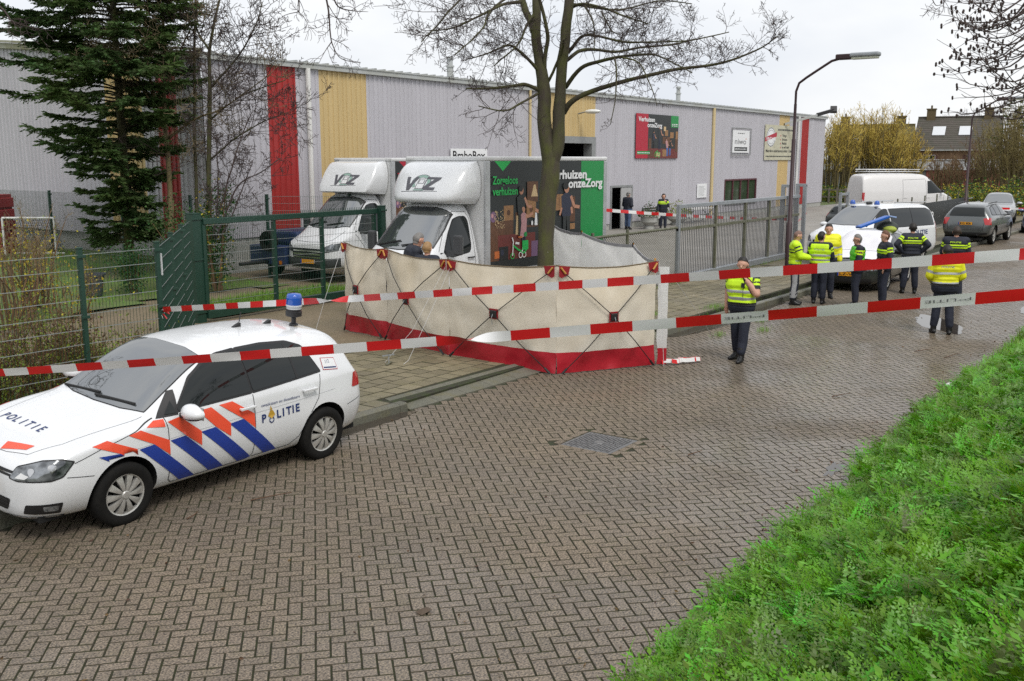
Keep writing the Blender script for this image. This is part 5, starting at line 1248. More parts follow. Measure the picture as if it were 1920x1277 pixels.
pv, S = car('police_van', 'white police people carrier with blue roof lights and tinted rear windows', 'police van', (34.1, 9.55, .05), PI - RAD(17), VST, WPAINT, [[(1.2, 1.22), (.93, 1.52), (.62, 1.74), (.42, 1.78), (.30, 1.78), (.30, 1.22)], [(.18, 1.22), (.18, 1.78), (-1.0, 1.78), (-1.0, 1.22)], [(-1.04, 1.22), (-1.04, 1.78), (-2.05, 1.75), (-2.3, 1.66), (-2.33, 1.22)]], ((1.52, 1.30), (.55, 1.92), .76, .66), ((-2.57, 1.22), (-2.47, 1.72), .66, .6), (.33, (1.6, -1.6), .83),
    dict(seams=[[(1.3, 1.2), (1.2, .45), (.26, .40), (.24, 1.8)], [(.22, .40), (-1.0, .40), (-1.0, 1.8)]], handles=[(.42, .945, 1.02), (.05, .945, 1.02)], mirror=(1.1, .93, 1.26), mmat=WPAINT, head=(2.1, .70, .86, [(-.22, -.07), (-.15, .07), (.2, .16), (.28, .12), (.2, -.02)]), tail=(-2.5, .80, 1.0, [(-.09, -.35), (.09, -.35), (.09, .3), (-.09, .3)]), grille=[(-.5, .68), (.5, .68), (.55, .84), (-.55, .84)], fbump=[(-.6, .3), (.6, .3), (.62, .5), (-.62, .5)], plates=[(2.46, .6, 1, '')], spokes=10))
for a, b, c in (((1.52, 1.12), (1.30, 1.10), ORANGE), ((1.0, 1.1), (.8, 1.08), ORANGE)):
    pass
for vw in 'LR':
    for x in (1.75, 1.25): S.patch('orange_stripe', [(x + .28, 1.10 if x < 1.5 else 1.02), (x + .08, 1.14 if x < 1.5 else 1.08), (x - .22, .84), (x - .02, .80)], vw, .006, ORANGE, pv)
    for x in (1.3, .8, .3): S.patch('blue_stripe', [(x + .2, .80), (x, .82), (x - .45, .42), (x - .25, .42)], vw, .006, BLUE, pv)
    S.text('lettering', 'POLITIE', -.9 if vw == 'L' else -1.9, .92, .14, vw, .006, NAVY, pv, 1.0, .02, mirror=(vw == 'L'))
for y in (-.45, .45):
    mb = MB(); mb.lathe([(.09, 0), (.09, .03), (.075, .1), (.05, .13), (.001, .135)], 14); b_ = mb.build('roof_light', BLUEL, pv, smooth=50); b_.location = (.45, y, 1.93)
for y in (-.62, .62):
    mb = MB(); mb.tube([(-.3, y, 1.985), (-2.2, y, 1.965)], .022, 6); mb.build('roof_rail', ALU, pv)
mb = MB(); mb.sphere((.2, 0, 1.97), (.16, .1, .05), 12, 6); mb.build('roof_antenna', BLK, pv, smooth=60)
# grey off-roader seen from behind
GREYP = paint('grey_metallic', (0.115, 0.125, 0.125), .32, metal=.6)
CST = [(2.35, .34, .45, .60, .52, .48, .82, .4, .86, .88), (2.28, .30, .74, .62, .82, .77, .90, .6, .95, .98), (2.05, .28, .86, .66, .92, .87, .98, .70, 1.03, 1.06), (1.5, .28, .91, .70, .965, .915, 1.06, .76, 1.10, 1.14), (1.05, .28, .91, .72, .96, .915, 1.10, .76, 1.16, 1.21), (.6, .28, .91, .72, .96, .91, 1.12, .71, 1.45, 1.50), (.2, .28, .91, .72, .96, .91, 1.13, .66, 1.61, 1.66), (-.4, .28, .91, .72, .96, .91, 1.14, .64, 1.64, 1.70), (-1.2, .28, .91, .73, .965, .905, 1.15, .62, 1.60, 1.66), (-1.75, .30, .9, .75, .955, .89, 1.15, .63, 1.58, 1.63), (-2.06, .32, .88, .75, .94, .88, 1.14, .66, 1.46, 1.51), (-2.22, .34, .85, .74, .915, .86, 1.10, .68, 1.20, 1.23), (-2.33, .36, .76, .70, .83, .78, .92, .62, .96, .98), (-2.38, .42, .62, .62, .68, .65, .80, .5, .82, .83)]
cy_, S = car('off_roader', 'grey metallic off-road car seen from behind parked beyond police people carrier', 'car', (46.2, 8.45, 0), RAD(-2), CST, GREYP, [[(.68, 1.16), (.42, 1.42), (.12, 1.55), (-.28, 1.58), (-.32, 1.17)], [(-.40, 1.17), (-.36, 1.58), (-1.0, 1.54), (-1.1, 1.2)], [(-1.17, 1.2), (-1.08, 1.53), (-1.5, 1.47), (-1.72, 1.3), (-1.75, 1.22)]], ((1.0, 1.24), (.22, 1.64), .68, .58), ((-2.2, 1.16), (-2.0, 1.50), .68, .58), (.37, (1.42, -1.43), .82),
    dict(seams=SEAMS, handles=[(-.18, .95, 1.02), (-1.05, .95, 1.04)], mirror=(.68, .92, 1.18), head=(2.0, .68, .82, HL), tail=(-2.1, .76, .96, [(-.17, -.13), (.14, -.13), (.14, .15), (-.20, .13)]), plates=[(-2.41, .88, -1, 'KB')], rbump=[(-.8, .34), (.8, .34), (.82, .52), (-.82, .52)], spokes=5, style='plain'))
S.seam('tailgate_seam', [(-.66, .62), (.66, .62), (.70, .95), (.72, 1.1)], 'B', .004, cy_, .012); S.seam('tailgate_seam', [(-.66, .62), (-.70, .95), (-.72, 1.1)], 'B', .004, cy_, .012)
for y in (-.6, .6):
    mb = MB(); mb.tube([(.1, y, 1.68), (-1.4, y, 1.64)], .02, 6); mb.build('roof_rail', BLK, cy_)
for y in (-.45, .45):
    mb = MB(); mb.lathe([(.05, 0), (.05, .18)], 12, o=(-2.42, y, .36), ax='x'); mb.build('exhaust', CHROME, cy_)
# silver hatchback and blue car further on
SILV = paint('silver_metallic', (0.40, 0.41, 0.42), .35, metal=.5); BLUEP = paint('pale_blue_metallic', (0.12, 0.15, 0.26), .35, metal=.4)
def gen_opts(pl): return dict(seams=SEAMS, handles=[(-.17, .89, .875), (-1.07, .89, .905)], mirror=(.62, .875, 1.02), head=(1.95, .62, .62, HL), grille=[(-.5, .60), (.5, .60), (.5, .66), (-.5, .66)], plates=[(2.215, .48, 1, pl)], tail=(-1.9, .74, .9, [(-.1, -.15), (.1, -.15), (.1, .15), (-.1, .15)]), fbump=[(-.5, .28), (.5, .28), (.55, .4), (-.55, .4)], spokes=7)
car('hatchback', 'silver hatchback facing the scene parked on the far pavement', 'car', (60.2, 10.1, .09), PI + RAD(8), scaled(ST, .95, .97, 1.03), SILV, [SW, SR], ((.95, 1.05), (.16, 1.44), .66, .56), ((-1.95, 1.02), (-1.7, 1.33), .52, .46), (.31, (1.24, -1.25), .78), gen_opts(''))
car('hatchback', 'pale blue hatchback at the roadside beyond the grey off-roader', 'car', (54.2, 7.0, 0), PI + RAD(3), scaled(ST, .95, .95, 1.0), BLUEP, [SW, SR], ((.95, 1.03), (.16, 1.41), .65, .55), ((-1.95, 1.0), (-1.7, 1.3), .52, .46), (.30, (1.24, -1.25), .77), gen_opts(''))
car('saloon_car', 'dark car parked in the yard behind the grey bar gate', 'car', (46.0, 12.95, .07), RAD(-25), scaled(ST, 1.0, .98, .98), DGREY, [SW, SR], ((.98, 1.02), (.16, 1.40), .66, .56), ((-2.0, 1.0), (-1.75, 1.3), .52, .46), (.31, (1.30, -1.31), .79), gen_opts(''))
# tall white van in the yard with roof rack
MST = [(2.75, .36, .5, .7, .55, .5, 1.0, .4, 1.05, 1.07), (2.68, .33, .82, .7, .88, .84, 1.15, .65, 1.2, 1.23), (2.4, .32, .93, .75, .99, .95, 1.28, .75, 1.34, 1.38), (2.05, .32, .96, .8, 1.02, .985, 1.4, .82, 1.5, 1.56), (1.55, .32, .97, .85, 1.03, .99, 1.5, .83, 2.0, 2.07), (1.1, .32, .97, .9, 1.03, .99, 1.55, .82, 2.38, 2.45), (.7, .32, .97, .9, 1.03, .99, 1.58, .82, 2.52, 2.57), (-1, .32, .97, .9, 1.03, .99, 1.6, .82, 2.54, 2.59), (-2.4, .32, .97, .9, 1.03, .99, 1.6, .82, 2.53, 2.58), (-2.85, .34, .96, .9, 1.02, .98, 1.6, .82, 2.46, 2.5), (-2.95, .4, .93, .9, .98, .94, 1.55, .8, 2.35, 2.38)]
mv, S = car('panel_van', 'tall white panel van with roof rack standing in the yard beyond the gate', 'van', (dep(1690, 380, 58).x, dep(1690, 380, 58).y, .07), RAD(-46), MST, paint('white_van_paint', (0.68, 0.67, 0.66), .35), [[(1.98, 1.5), (1.55, 2.0), (1.25, 2.12), (1.05, 2.12), (1.02, 1.45)]], ((2.1, 1.55), (1.2, 2.40), .84, .74), None, (.35, (1.75, -1.7), .90),
    dict(seams=[[(2.05, 1.4), (1.95, .6), (.95, .5), (.92, 2.2)], [(.9, .5), (-.5, .5), (-.5, 2.2), (.9, 2.25)]], handles=[(1.05, 1.01, 1.2), (-.35, 1.02, 1.2)], mirror=(1.85, 1.0, 1.55), mmat=BLK, head=(2.45, .75, 1.0, [(-.2, -.1), (-.1, .1), (.1, .25), (.2, .2), (.15, -.05)]), tail=(-2.88, .95, 1.2, [(-.07, -.3), (.06, -.3), (.06, .3), (-.07, .3)]), mould=[(.9, .62), (-2.7, .62), (-2.7, .74), (.9, .74)]))
rk = MB()
for y in (-.72, .72): rk.tube([(-2.6, y, 2.78), (.6, y, 2.78)], .025, 6); rk.tube([(-2.6, y, 2.66), (.6, y, 2.66)], .02, 6)
for x in np.arange(-2.5, .7, .6): rk.tube([(x, -.72, 2.62), (x, -.72, 2.78)], .02, 6); rk.tube([(x, .72, 2.62), (x, .72, 2.78)], .02, 6); rk.tube([(x, -.72, 2.66), (x, .72, 2.66)], .02, 6)
rk.build('roof_rack', ALU, mv)
# small blue trailer beside the second truck
BT = thing('trailer', 'small dark blue box trailer parked beside the second moving truck', 'trailer', (19.35, 22.2, .06), RAD(180)); NB = M('trailer_blue', (0.018, 0.035, 0.11), .5, var=.4)
mb = MB(); mb.box(-2.2, .2, -.75, .75, .42, .95); mb.build('tray', NB, BT, bevel=.02)
mb = MB(); mb.box(-2.1, -.3, -.7, .7, .95, 1.35); mb.build('cover', NB, BT, bevel=.08)
mb = MB(); mb.tube([(.2, 0, .5), (1.2, 0, .5)], .05, 8); mb.build('drawbar', BLK, BT)
for s in (1, -1): wheel(BT, -.9, s * .85, .28, s, .17, 6, style='plain')
mb = MB(); mb.lathe([(.12, -.08), (.28, -.1), (.3, 0), (.28, .1), (.12, .08)], 24, ax='x', o=(.3, .2, 1.1)); mb.build('spare_wheel', TYRE, BT, smooth=40)
mb = MB(); mb.box(.2, .22, .5, .6, .45, .55); mb.build('side_lamp', AMBER, BT)
# ================================================================ PRIVACY SCREENS
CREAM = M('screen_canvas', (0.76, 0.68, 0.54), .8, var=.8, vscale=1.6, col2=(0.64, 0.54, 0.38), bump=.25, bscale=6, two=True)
CREAML = M('screen_canvas_pale', (0.66, 0.62, 0.53), .8, var=.6, vscale=1.8, col2=(0.56, 0.50, 0.39), bump=.25, bscale=6, two=True)
CWHITE = M('screen_canvas_white', (0.90, 0.895, 0.88), .8, var=.3, vscale=2, col2=(0.82, 0.80, 0.74), bump=.2, bscale=6, two=.6)
SRED = M('screen_red_vinyl', (0.42, 0.012, 0.026), .38, var=.4, vscale=4, col2=(0.31, 0.010, 0.018), bump=.35, bscale=9, coat=.2)
SREDP = M('screen_red_patch', (0.26, 0.008, 0.014), .5); ROPE = M('rope', (0.55, 0.55, 0.55), .8); AMBERP = M('pole_socket', (0.50, 0.25, 0.05), .5)
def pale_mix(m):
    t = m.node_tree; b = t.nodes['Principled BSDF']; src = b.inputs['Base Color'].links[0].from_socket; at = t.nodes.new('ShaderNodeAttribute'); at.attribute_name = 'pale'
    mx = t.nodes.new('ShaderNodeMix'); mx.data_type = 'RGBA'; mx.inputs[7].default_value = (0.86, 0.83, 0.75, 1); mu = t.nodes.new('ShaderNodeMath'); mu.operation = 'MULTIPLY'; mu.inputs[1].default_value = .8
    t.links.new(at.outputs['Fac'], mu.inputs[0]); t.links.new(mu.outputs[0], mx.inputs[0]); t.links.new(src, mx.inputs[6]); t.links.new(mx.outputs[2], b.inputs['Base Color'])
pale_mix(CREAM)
def screen(name, label, pts, h, outward, front=True, group=None):
    """chain of canvas panels between ground points; outward = side with the poles"""
    t = thing(name, label, 'privacy screen', (0, 0, 0), 0, group)
    for pi, (A, B) in enumerate(zip(pts, pts[1:])):
        A, B = Vector(A), Vector(B); d = (B - A); L = Vector((d.x, d.y, 0)).length; n_ = Vector((-d.y, d.x, 0)).normalized()
        if n_.dot(Vector(outward)) < 0: n_ = -n_
        hA, hB = (h[pi], h[pi + 1])
        nu, nv = 28, 26; vs = []; fs = []; mi = []
        for j in range(nv + 1):
            v = j / nv
            for i in range(nu + 1):
                u = i / nu; base = A.lerp(B, u); H_ = hA + (hB - hA) * u
                sag = .07 * 4 * u * (1 - u) if v > .5 else 0
                z = base.z + .02 + v * (H_ - .02) - sag * (v - .5) * 2
                # hub pushes the cloth into four facets
                m_ = max(abs(u - .5), abs(v - .52)) * 2; bulge = (.22 if front else -.14) * max(0, 1 - m_)
                wr = .030 * mnoise.noise(Vector((u * 5 + pi * 3, v * 6, 1))) + .015 * mnoise.noise(Vector((u * 12 + pi, v * 5 + u * 9, 4))) + .02 * (1 - v) * mnoise.noise(Vector((u * 7 - v * 6 + pi * 4, v * 2, 8)))
                if v < .2: wr += .03 * mnoise.noise(Vector((u * 9 + pi * 5, v * 5, 7))) + .10 * (1 - v / .2) * (mnoise.noise(Vector((u * 3 + pi * 2, 0, 3))) + .3)
                p = base + n_ * (bulge + wr); p.z = max(z, base.z + .004); vs.append(p)
        for j in range(nv):
            v = (j + .5) / nv
            for i in range(nu):
                u = (i + .5) / nu; fs.append((j * (nu + 1) + i, j * (nu + 1) + i + 1, (j + 1) * (nu + 1) + i + 1, (j + 1) * (nu + 1) + i))
        red = .2
        jr = int(red * nv + .5); cl = MB(); cl.add(vs[jr * (nu + 1):], [tuple(k - jr * (nu + 1) for k in f) for f in fs[jr * nu:]])
        if front:   # cloth colour steps paler from the top facet over the sides to the bottom
            cl.m = [0 if True else 1 if (f[0] // (nu + 1) + jr) / nv < .5 - abs((f[0] % (nu + 1)) / nu - .5) * .9 + .02 else 0 for f in cl.f]
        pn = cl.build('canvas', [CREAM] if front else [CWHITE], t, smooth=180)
        if front:
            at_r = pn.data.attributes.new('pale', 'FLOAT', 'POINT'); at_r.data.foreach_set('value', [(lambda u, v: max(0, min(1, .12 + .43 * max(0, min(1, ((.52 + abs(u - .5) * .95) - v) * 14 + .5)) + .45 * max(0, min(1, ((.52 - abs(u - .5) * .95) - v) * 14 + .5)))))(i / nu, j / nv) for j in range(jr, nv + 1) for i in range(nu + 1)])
        rd = MB(); rd.add(vs[:(jr + 1) * (nu + 1)], fs[:jr * nu]); rd.build('ground_skirt', SRED, t, smooth=180)
        hub = A.lerp(B, .5) + n_ * ((.22 if front else .0) + .03) + Vector((0, 0, .52 * (hA + hB) / 2))
        if front:
            for C_, hh in ((A, hA), (B, hB)):
                top = C_ + n_ * .05 + Vector((0, 0, hh - .08)) + (hub - C_) * .0; bot = C_ + n_ * .1 + Vector((0, 0, .03)) + (B - A).normalized() * (.06 if C_ is A else -.06)
                top = top + (B - A).normalized() * (.06 if C_ is A else -.06)
                md = (top + hub) / 2 + n_ * .04; mb = MB(); mb.tube([top, md, hub], .008, 6); mb.build('pole', BLK, t, smooth=60)
                md = (bot + hub) / 2 + n_ * .05; mb = MB(); mb.tube([hub, md, bot], .008, 6); mb.build('pole', BLK, t, smooth=60)
                mb = MB(); mb.tube([bot.lerp(hub, .0), bot.lerp(hub, .09)], .02, 6); mb.build('pole_foot', BLK, t)
                dd = (B - A).normalized() * (1 if C_ is A else -1); c = C_ + n_ * .075 + Vector((0, 0, hh))
                mb = MB(); mb.add([c, c + dd * .20 - Vector((0, 0, .02)), c + dd * .17 - Vector((0, 0, .15)), c + dd * .05 - Vector((0, 0, .20)), c - Vector((0, 0, .17))], [(0, 1, 2, 3, 4)]); mb.build('corner_patch', SREDP, t)
                mb = MB(); mb.tube([c + n_ * .01 + dd * .03 - Vector((0, 0, .03)), c + n_ * .02 + dd * .11 - Vector((0, 0, .13))], .016, 6); mb.build('pole_socket', AMBERP, t)
            sx = (B - A).normalized()
            mb = MB(); mb.obox(hub - n_ * .015, sx * .085, Vector((0, 0, .085)), n_ * .006); mb.build('hub_patch', SREDP, t)
            mb = MB(); mb.obox(hub, sx * .06, Vector((0, 0, .06)), n_ * .02); mb.build('hub', BLK, t, bevel=.012)
            mb = MB(); mb.tube([hub + n_ * .02, hub + n_ * .05 - Vector((0, 0, .05)), hub + n_ * .035 - Vector((0, 0, .17))], .006, 5); mb.build('hub_loop', GALV, t)
            tp = [vs[nv * (nu + 1) + i] + n_ * .004 for i in range(nu + 1)]; mb = MB(); mb.tube(tp, .011, 5); mb.build('top_hem', M('hem_brown', (0.16, 0.12, 0.07), .8), t)
        else:
            tp = [vs[nv * (nu + 1) + i] for i in range(nu + 1)]; mb = MB()
            for p, q in zip(tp, tp[1:]): mb.obox((p + q) / 2 - Vector((0, 0, .01)), (q - p) / 2, n_ * .008, Vector((0, 0, .028)))
            mb.build('top_hem', M('hem_grey', (0.27, 0.27, 0.28), .8), t)
            for s, e in ((.3, .98), (.7, .98)):
                pass
            for u0, v0, u1, v1 in ():
                pl = [];
                for k in range(9):
                    a = k / 8; i = round((u0 + (u1 - u0) * a) * nu); j = round((v0 + (v1 - v0) * a) * nv); pl.append(vs[j * (nu + 1) + i] - n_ * -.006 + n_ * 0)
                mb = MB(); mb.tube(pl, .012, 5); mb.build('seam_tape', CWHITE, t)
            for C_, hh in ((A, hA), (B, hB)):
                mb = MB(); mb.tube([C_ + Vector((0, 0, hh - .03)), C_ + Vector((0, 0, hh + .05))], .02, 6); mb.build('pole_tip', AMBERP, t)
    return t
fp = [(14.02, 14.0, .09), (13.76, 12.66, .09), (13.18, 10.68, .09), (13.31, 8.58, .0), (14.9, 7.64, .0)]
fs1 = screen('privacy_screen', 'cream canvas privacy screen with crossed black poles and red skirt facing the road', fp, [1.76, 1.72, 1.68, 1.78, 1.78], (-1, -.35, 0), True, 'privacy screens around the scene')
bp_ = [(14.98, 7.70, 0), (16.6, 9.0, .05), (17.6, 10.75, .09), (18.9, 12.35, .09)]
fs2 = screen('privacy_screen', 'clean white canvas privacy screen behind the cream one next to the tree', bp_, [1.76, 1.80, 1.86, 1.92], (-1, 1, 0), False, 'privacy screens around the scene')
# loose end flap of the screens at the corner
mb = MB(); vs = []
for j in range(13):
    for i in range(4):
        vs.append((14.93 + .10 * i / 3 + .02 * mnoise.noise(Vector((j * .5, i, 0))), 7.60 - .045 * i + .03 * mnoise.noise(Vector((i, j * .4, 2))), .02 + 1.66 * j / 12))
mb.add(vs, [(j * 4 + i, j * 4 + i + 1, j * 4 + i + 5, j * 4 + i + 4) for j in range(12) for i in range(3)])
mb.m = [1 if i < 6 else 0 for i in range(len(mb.f))]
mb.build('end_flap', [CWHITE, SRED], fs2, smooth=180)
def rope(pts, r=.006, label='', name='guy_rope', mat=None):
    mb = MB(); mb.tube(pts, r * .6, 5); return tag(mb.build(name, mat or ROPE), label, 'rope', 'guy ropes')
rope([(13.15, 10.6, 1.70), (12.75, 10.75, .9), (12.28, 10.85, .14), (12.1, 10.8, .11)], .006, 'slack white guy rope from the screen corner to a ground peg')
rope([(13.15, 10.7, 1.70), (12.5, 10.95, .6), (12.0, 11.12, .12)], .005, 'tight thin guy rope from the screen corner to a ground peg')
rope([(13.95, 14.02, 1.70), (13.62, 14.15, .8), (13.4, 14.25, .1)], .007, 'white guy rope at the gate end of the cream screen')
rope([(14.95, 7.6, 1.75), (14.88, 7.5, .9), (14.85, 7.42, .02)], .007, 'white guy rope at the road end of the cream screen')
rope([(15.1, 7.6, 1.72), (16.2, 7.45, .75), (17.2, 7.5, .03)], .006, 'white guy rope stretched over the road beside the screen')
rope([(18.9, 12.3, 1.75), (18.0, 11.9, 1.62), (17.1, 11.25, 1.56)], .008, 'pale rope tying the white screen to the tree trunk')
pg = thing('ground_peg', 'metal ground peg with cross handle on the pavement tiles', 'peg', (12.02, 11.05, .1)); mb = MB(); mb.tube([(0, 0, 0), (.02, .02, .14)], .008, 6); mb.build('pin', GALV, pg); mb = MB(); mb.bar((-.12, -.06, .012), (.12, .06, .012), .05, .014); mb.build('foot_bar', GALVD, pg); mb = MB(); mb.bar((-.09, .06, .14), (.1, -.03, .15), .02, .02); mb.build('cross_bar', GALV, pg)
# crumpled tape end at the road corner
mb = MB()
for i in range(3):
    pts_ = [Vector((14.95 + i * .05, 7.5 - .05 * i, .05)) + Vector((k * .09, -.06 * k + .05 * math.sin(k * 1.7 + i * 2), .03 * abs(math.sin(k * 1.3 + i)))) for k in range(7)]
    for p, q in zip(pts_, pts_[1:]): mb.add([p - Vector((0, 0, .03)), q - Vector((0, 0, .03)), q + Vector((.01, .02, .035)), p + Vector((.01, .02, .035))], [(0, 1, 2, 3)])
mb.m = [(i // 2) % 2 for i in range(len(mb.f))]
TR, TW = M('tape_red', (0.62, 0.012, 0.014), .35), M('tape_white', (0.74, 0.74, 0.735), .35)
tag(mb.build('tape_scrap', [TR, TW]), 'crumpled scrap of red and white tape at the screen corner', 'tape')
# ================================================================ BARRIER TAPE
INK = M('tape_ink', (0.16, 0.16, 0.17), .6)
def tape(label, P, Q, sag, blk, wd=.075, tilt=0.0, twists=(), words=False, seed=0, tail=None):
    """printed plastic ribbon hung from P to Q; twists = list of (where, half length) in which it turns over"""
    t = thing('barrier_tape', label, 'barrier tape', (0, 0, 0), 0, 'red and white barrier tapes')
    P, Q = Vector(P), Vector(Q); d = Q - P; L = d.length; dn = d.normalized(); side = dn.cross(Vector((0, 0, 1))).normalized()
    def at(s):
        u = s / L; c = P + d * u - Vector((0, 0, sag * 4 * u * (1 - u)))
        a = tilt + .10 * math.sin(u * 17 + seed) + .06 * math.sin(u * 41 + seed * 2)
        for (w0, hl) in twists:
            k = max(-1, min(1, (u - w0) / hl)); a += PI / 2 * (1 + math.sin(k * PI / 2))
        v = (Vector((0, 0, 1)) * math.cos(a) + side * math.sin(a)) * wd
        return c, v
    nb = int(L / blk)
    for col, nm in ((0, 'red_blocks'), (1, 'white_blocks')):
        mb = MB()
        for b in range(nb + 1):
            if b % 2 != col: continue
            k = 6; vs = []
            for i in range(k + 1):
                s = min(L, b * blk + blk * i / k); c, v = at(s); cr = .007 * mnoise.noise(Vector((s * 3, seed, 0)))
                vs += [c - v / 2, c + side * cr, c + v / 2]
            mb.add(vs, [(i * 3 + j, i * 3 + 3 + j, i * 3 + 4 + j, i * 3 + 1 + j) for i in range(k) for j in range(2)])
        mb.build(nm, [TR, TW][col], t, smooth=180, kind='stuff')
    if words:
        mb = MB()
        for b in range(nb):
            c0 = (b + .5) * blk; u = c0 / L
            if u < words or b % 2 == 0 or b % 4 == 3 and u < .9: continue
            w_ = ('NIET BETREDEN', 'P*LITIE', 'NIET BETREDEN', 'POLITIE')[b % 4]; vs, fs, wdt = text_mesh(w_, .0, 0); tw = blk * (.85 if b % 2 else .6); out_ = []
            for p in vs:
                s = c0 + tw / 2 - p.x / wdt * tw; c, v = at(s); n_ = v.cross(dn).normalized(); n_ = n_ if n_.dot(CAMP - c) > 0 else -n_
                out_.append(c + v * ((p.y - .5) * .26 + (-.08 if b % 2 else .15)) + n_ * .0105)
            mb.add(out_, fs)
        mb.build('lettering', INK, t, kind='stuff')
    return t
tape('upper barrier tape tied to the green fence and stretched across the road', (8.62, 12.32, 1.32), dep(2080, 465, 6.3), .02, .285, .078, .1, ((.335, .045),), 0, 1)
tape('lower barrier tape sagging in front of the police car and across the road', dep(-110, 699, 9.0).lerp(dep(2080, 529, 5.3), -.38), dep(-110, 699, 9.0).lerp(dep(2080, 529, 5.3), 1.3), .05, .285, .072, .25, ((.576, .018),), .64, 2)
tape('distant barrier tape from the truck tail to the grey bar gate', (22.55, 13.1, 2.15), (34.5, 12.45, 1.35), .05, .4, .085, 0, (), 0, 3)
tape('distant barrier tape across the yard entrance behind the police people carrier', (34.6, 12.5, 1.2), (43.5, 15.0, 1.1), .1, .4, .09, 0, (), 0, 4)
tape('distant barrier tape tied to the far lamp post beside silver hatchback', (52.5, 10.25, 1.15), (58.0, 5.5, 1.05), .08, .5, .1, 0, (), 0, 5)
mb = MB()
for i in range(8):
    p = Vector((8.64, 12.33, 1.32)) + Vector((R.uniform(-.05, .05), R.uniform(-.06, -.01), R.uniform(-.05, .05))); q = p + Vector((R.uniform(-.02, .1), R.uniform(-.06, .0), R.uniform(-.1, .04))); mb.bar(p, q, .05, .004, i % 2)
tag(mb.build('tape_knot', [TR, TW]), 'knot of barrier tape around the green fence post', 'tape')
# ================================================================ PEOPLE
SKIN = M('skin', (0.55, 0.31, 0.22), .55, var=.3, vscale=14, col2=(0.50, 0.24, 0.17)); EYE = M('eye_dark', (0.24, 0.13, 0.095), .4); LIP = M('lips', (0.34, 0.12, 0.10), .5)
UNI = M('uniform_navy', (0.010, 0.013, 0.024), .75, var=.5, vscale=9, col2=(0.022, 0.026, 0.042), bump=.25, bscale=14); TROU = M('trousers_navy', (0.011, 0.014, 0.027), .8, var=.5, vscale=8, col2=(0.024, 0.029, 0.05), bump=.3, bscale=12)
HIV = M('hivis_lime', (0.60, 0.90, 0.012), .6, var=.35, vscale=9, col2=(0.42, 0.62, 0.01), bump=.3, bscale=12); HIY = M('hivis_yellow', (0.80, 0.80, 0.012), .6, var=.35, vscale=9, col2=(0.52, 0.52, 0.01), bump=.3, bscale=12); HIG = M('vest_green', (0.10, 0.60, 0.03), .6, var=.35, vscale=9, bump=.3, bscale=12)
REFL = M('reflective_silver', (0.42, 0.43, 0.45), .35, metal=.3); BOOT = M('boot_black', (0.008, 0.008, 0.009), .45, var=.3, vscale=12); JEAN = M('jeans_blue', (0.045, 0.075, 0.15), .85, var=.6, vscale=9, col2=(0.09, 0.13, 0.21)); COAT = M('coat_navy', (0.012, 0.016, 0.028), .7, var=.4, vscale=8, bump=.3, bscale=12)
HAIRS = {'brown': M('hair_brown', (0.035, 0.02, 0.012), .6, var=.6, vscale=40), 'dark': M('hair_dark', (0.012, 0.009, 0.007), .6, var=.6, vscale=40), 'grey': M('hair_grey', (0.20, 0.19, 0.18), .6, var=.6, vscale=40), 'ginger': M('hair_ginger', (0.13, 0.055, 0.025), .6, var=.6, vscale=40), 'blond': M('hair_blond', (0.32, 0.19, 0.08), .6, var=.6, vscale=40), 'bald': M('hair_stubble', (0.19, 0.11, 0.085), .6)}
class Body:
    def __init__(s): s.caps = []
    def cap(s, a, ra, b, rb, tag_, sc=None): s.caps.append((Vector(a), ra, Vector(b), rb, tag_, sc))
    def raw(s):
        mb = MB()
        for a, ra, b, rb, t, sc in s.caps:
            d = b - a; L = d.length
            if L < 1e-5:
                rr = (ra * sc[0], ra * sc[1], ra * sc[2]) if sc else ra
                mb.sphere(a, rr, 14, 10); continue
            d.normalize(); pts = []; rad = []
            for k in range(5): q = -PI / 2 + PI / 2 * k / 4; pts.append(a + d * (math.sin(q) * ra)); rad.append(max(.0005, ra * math.cos(q)))
            for k in range(5): q = PI / 2 * k / 4; pts.append(b + d * (math.sin(q) * rb)); rad.append(max(.0005, rb * math.cos(q)))
            mb.tube(pts, rad, 12)
        return mb
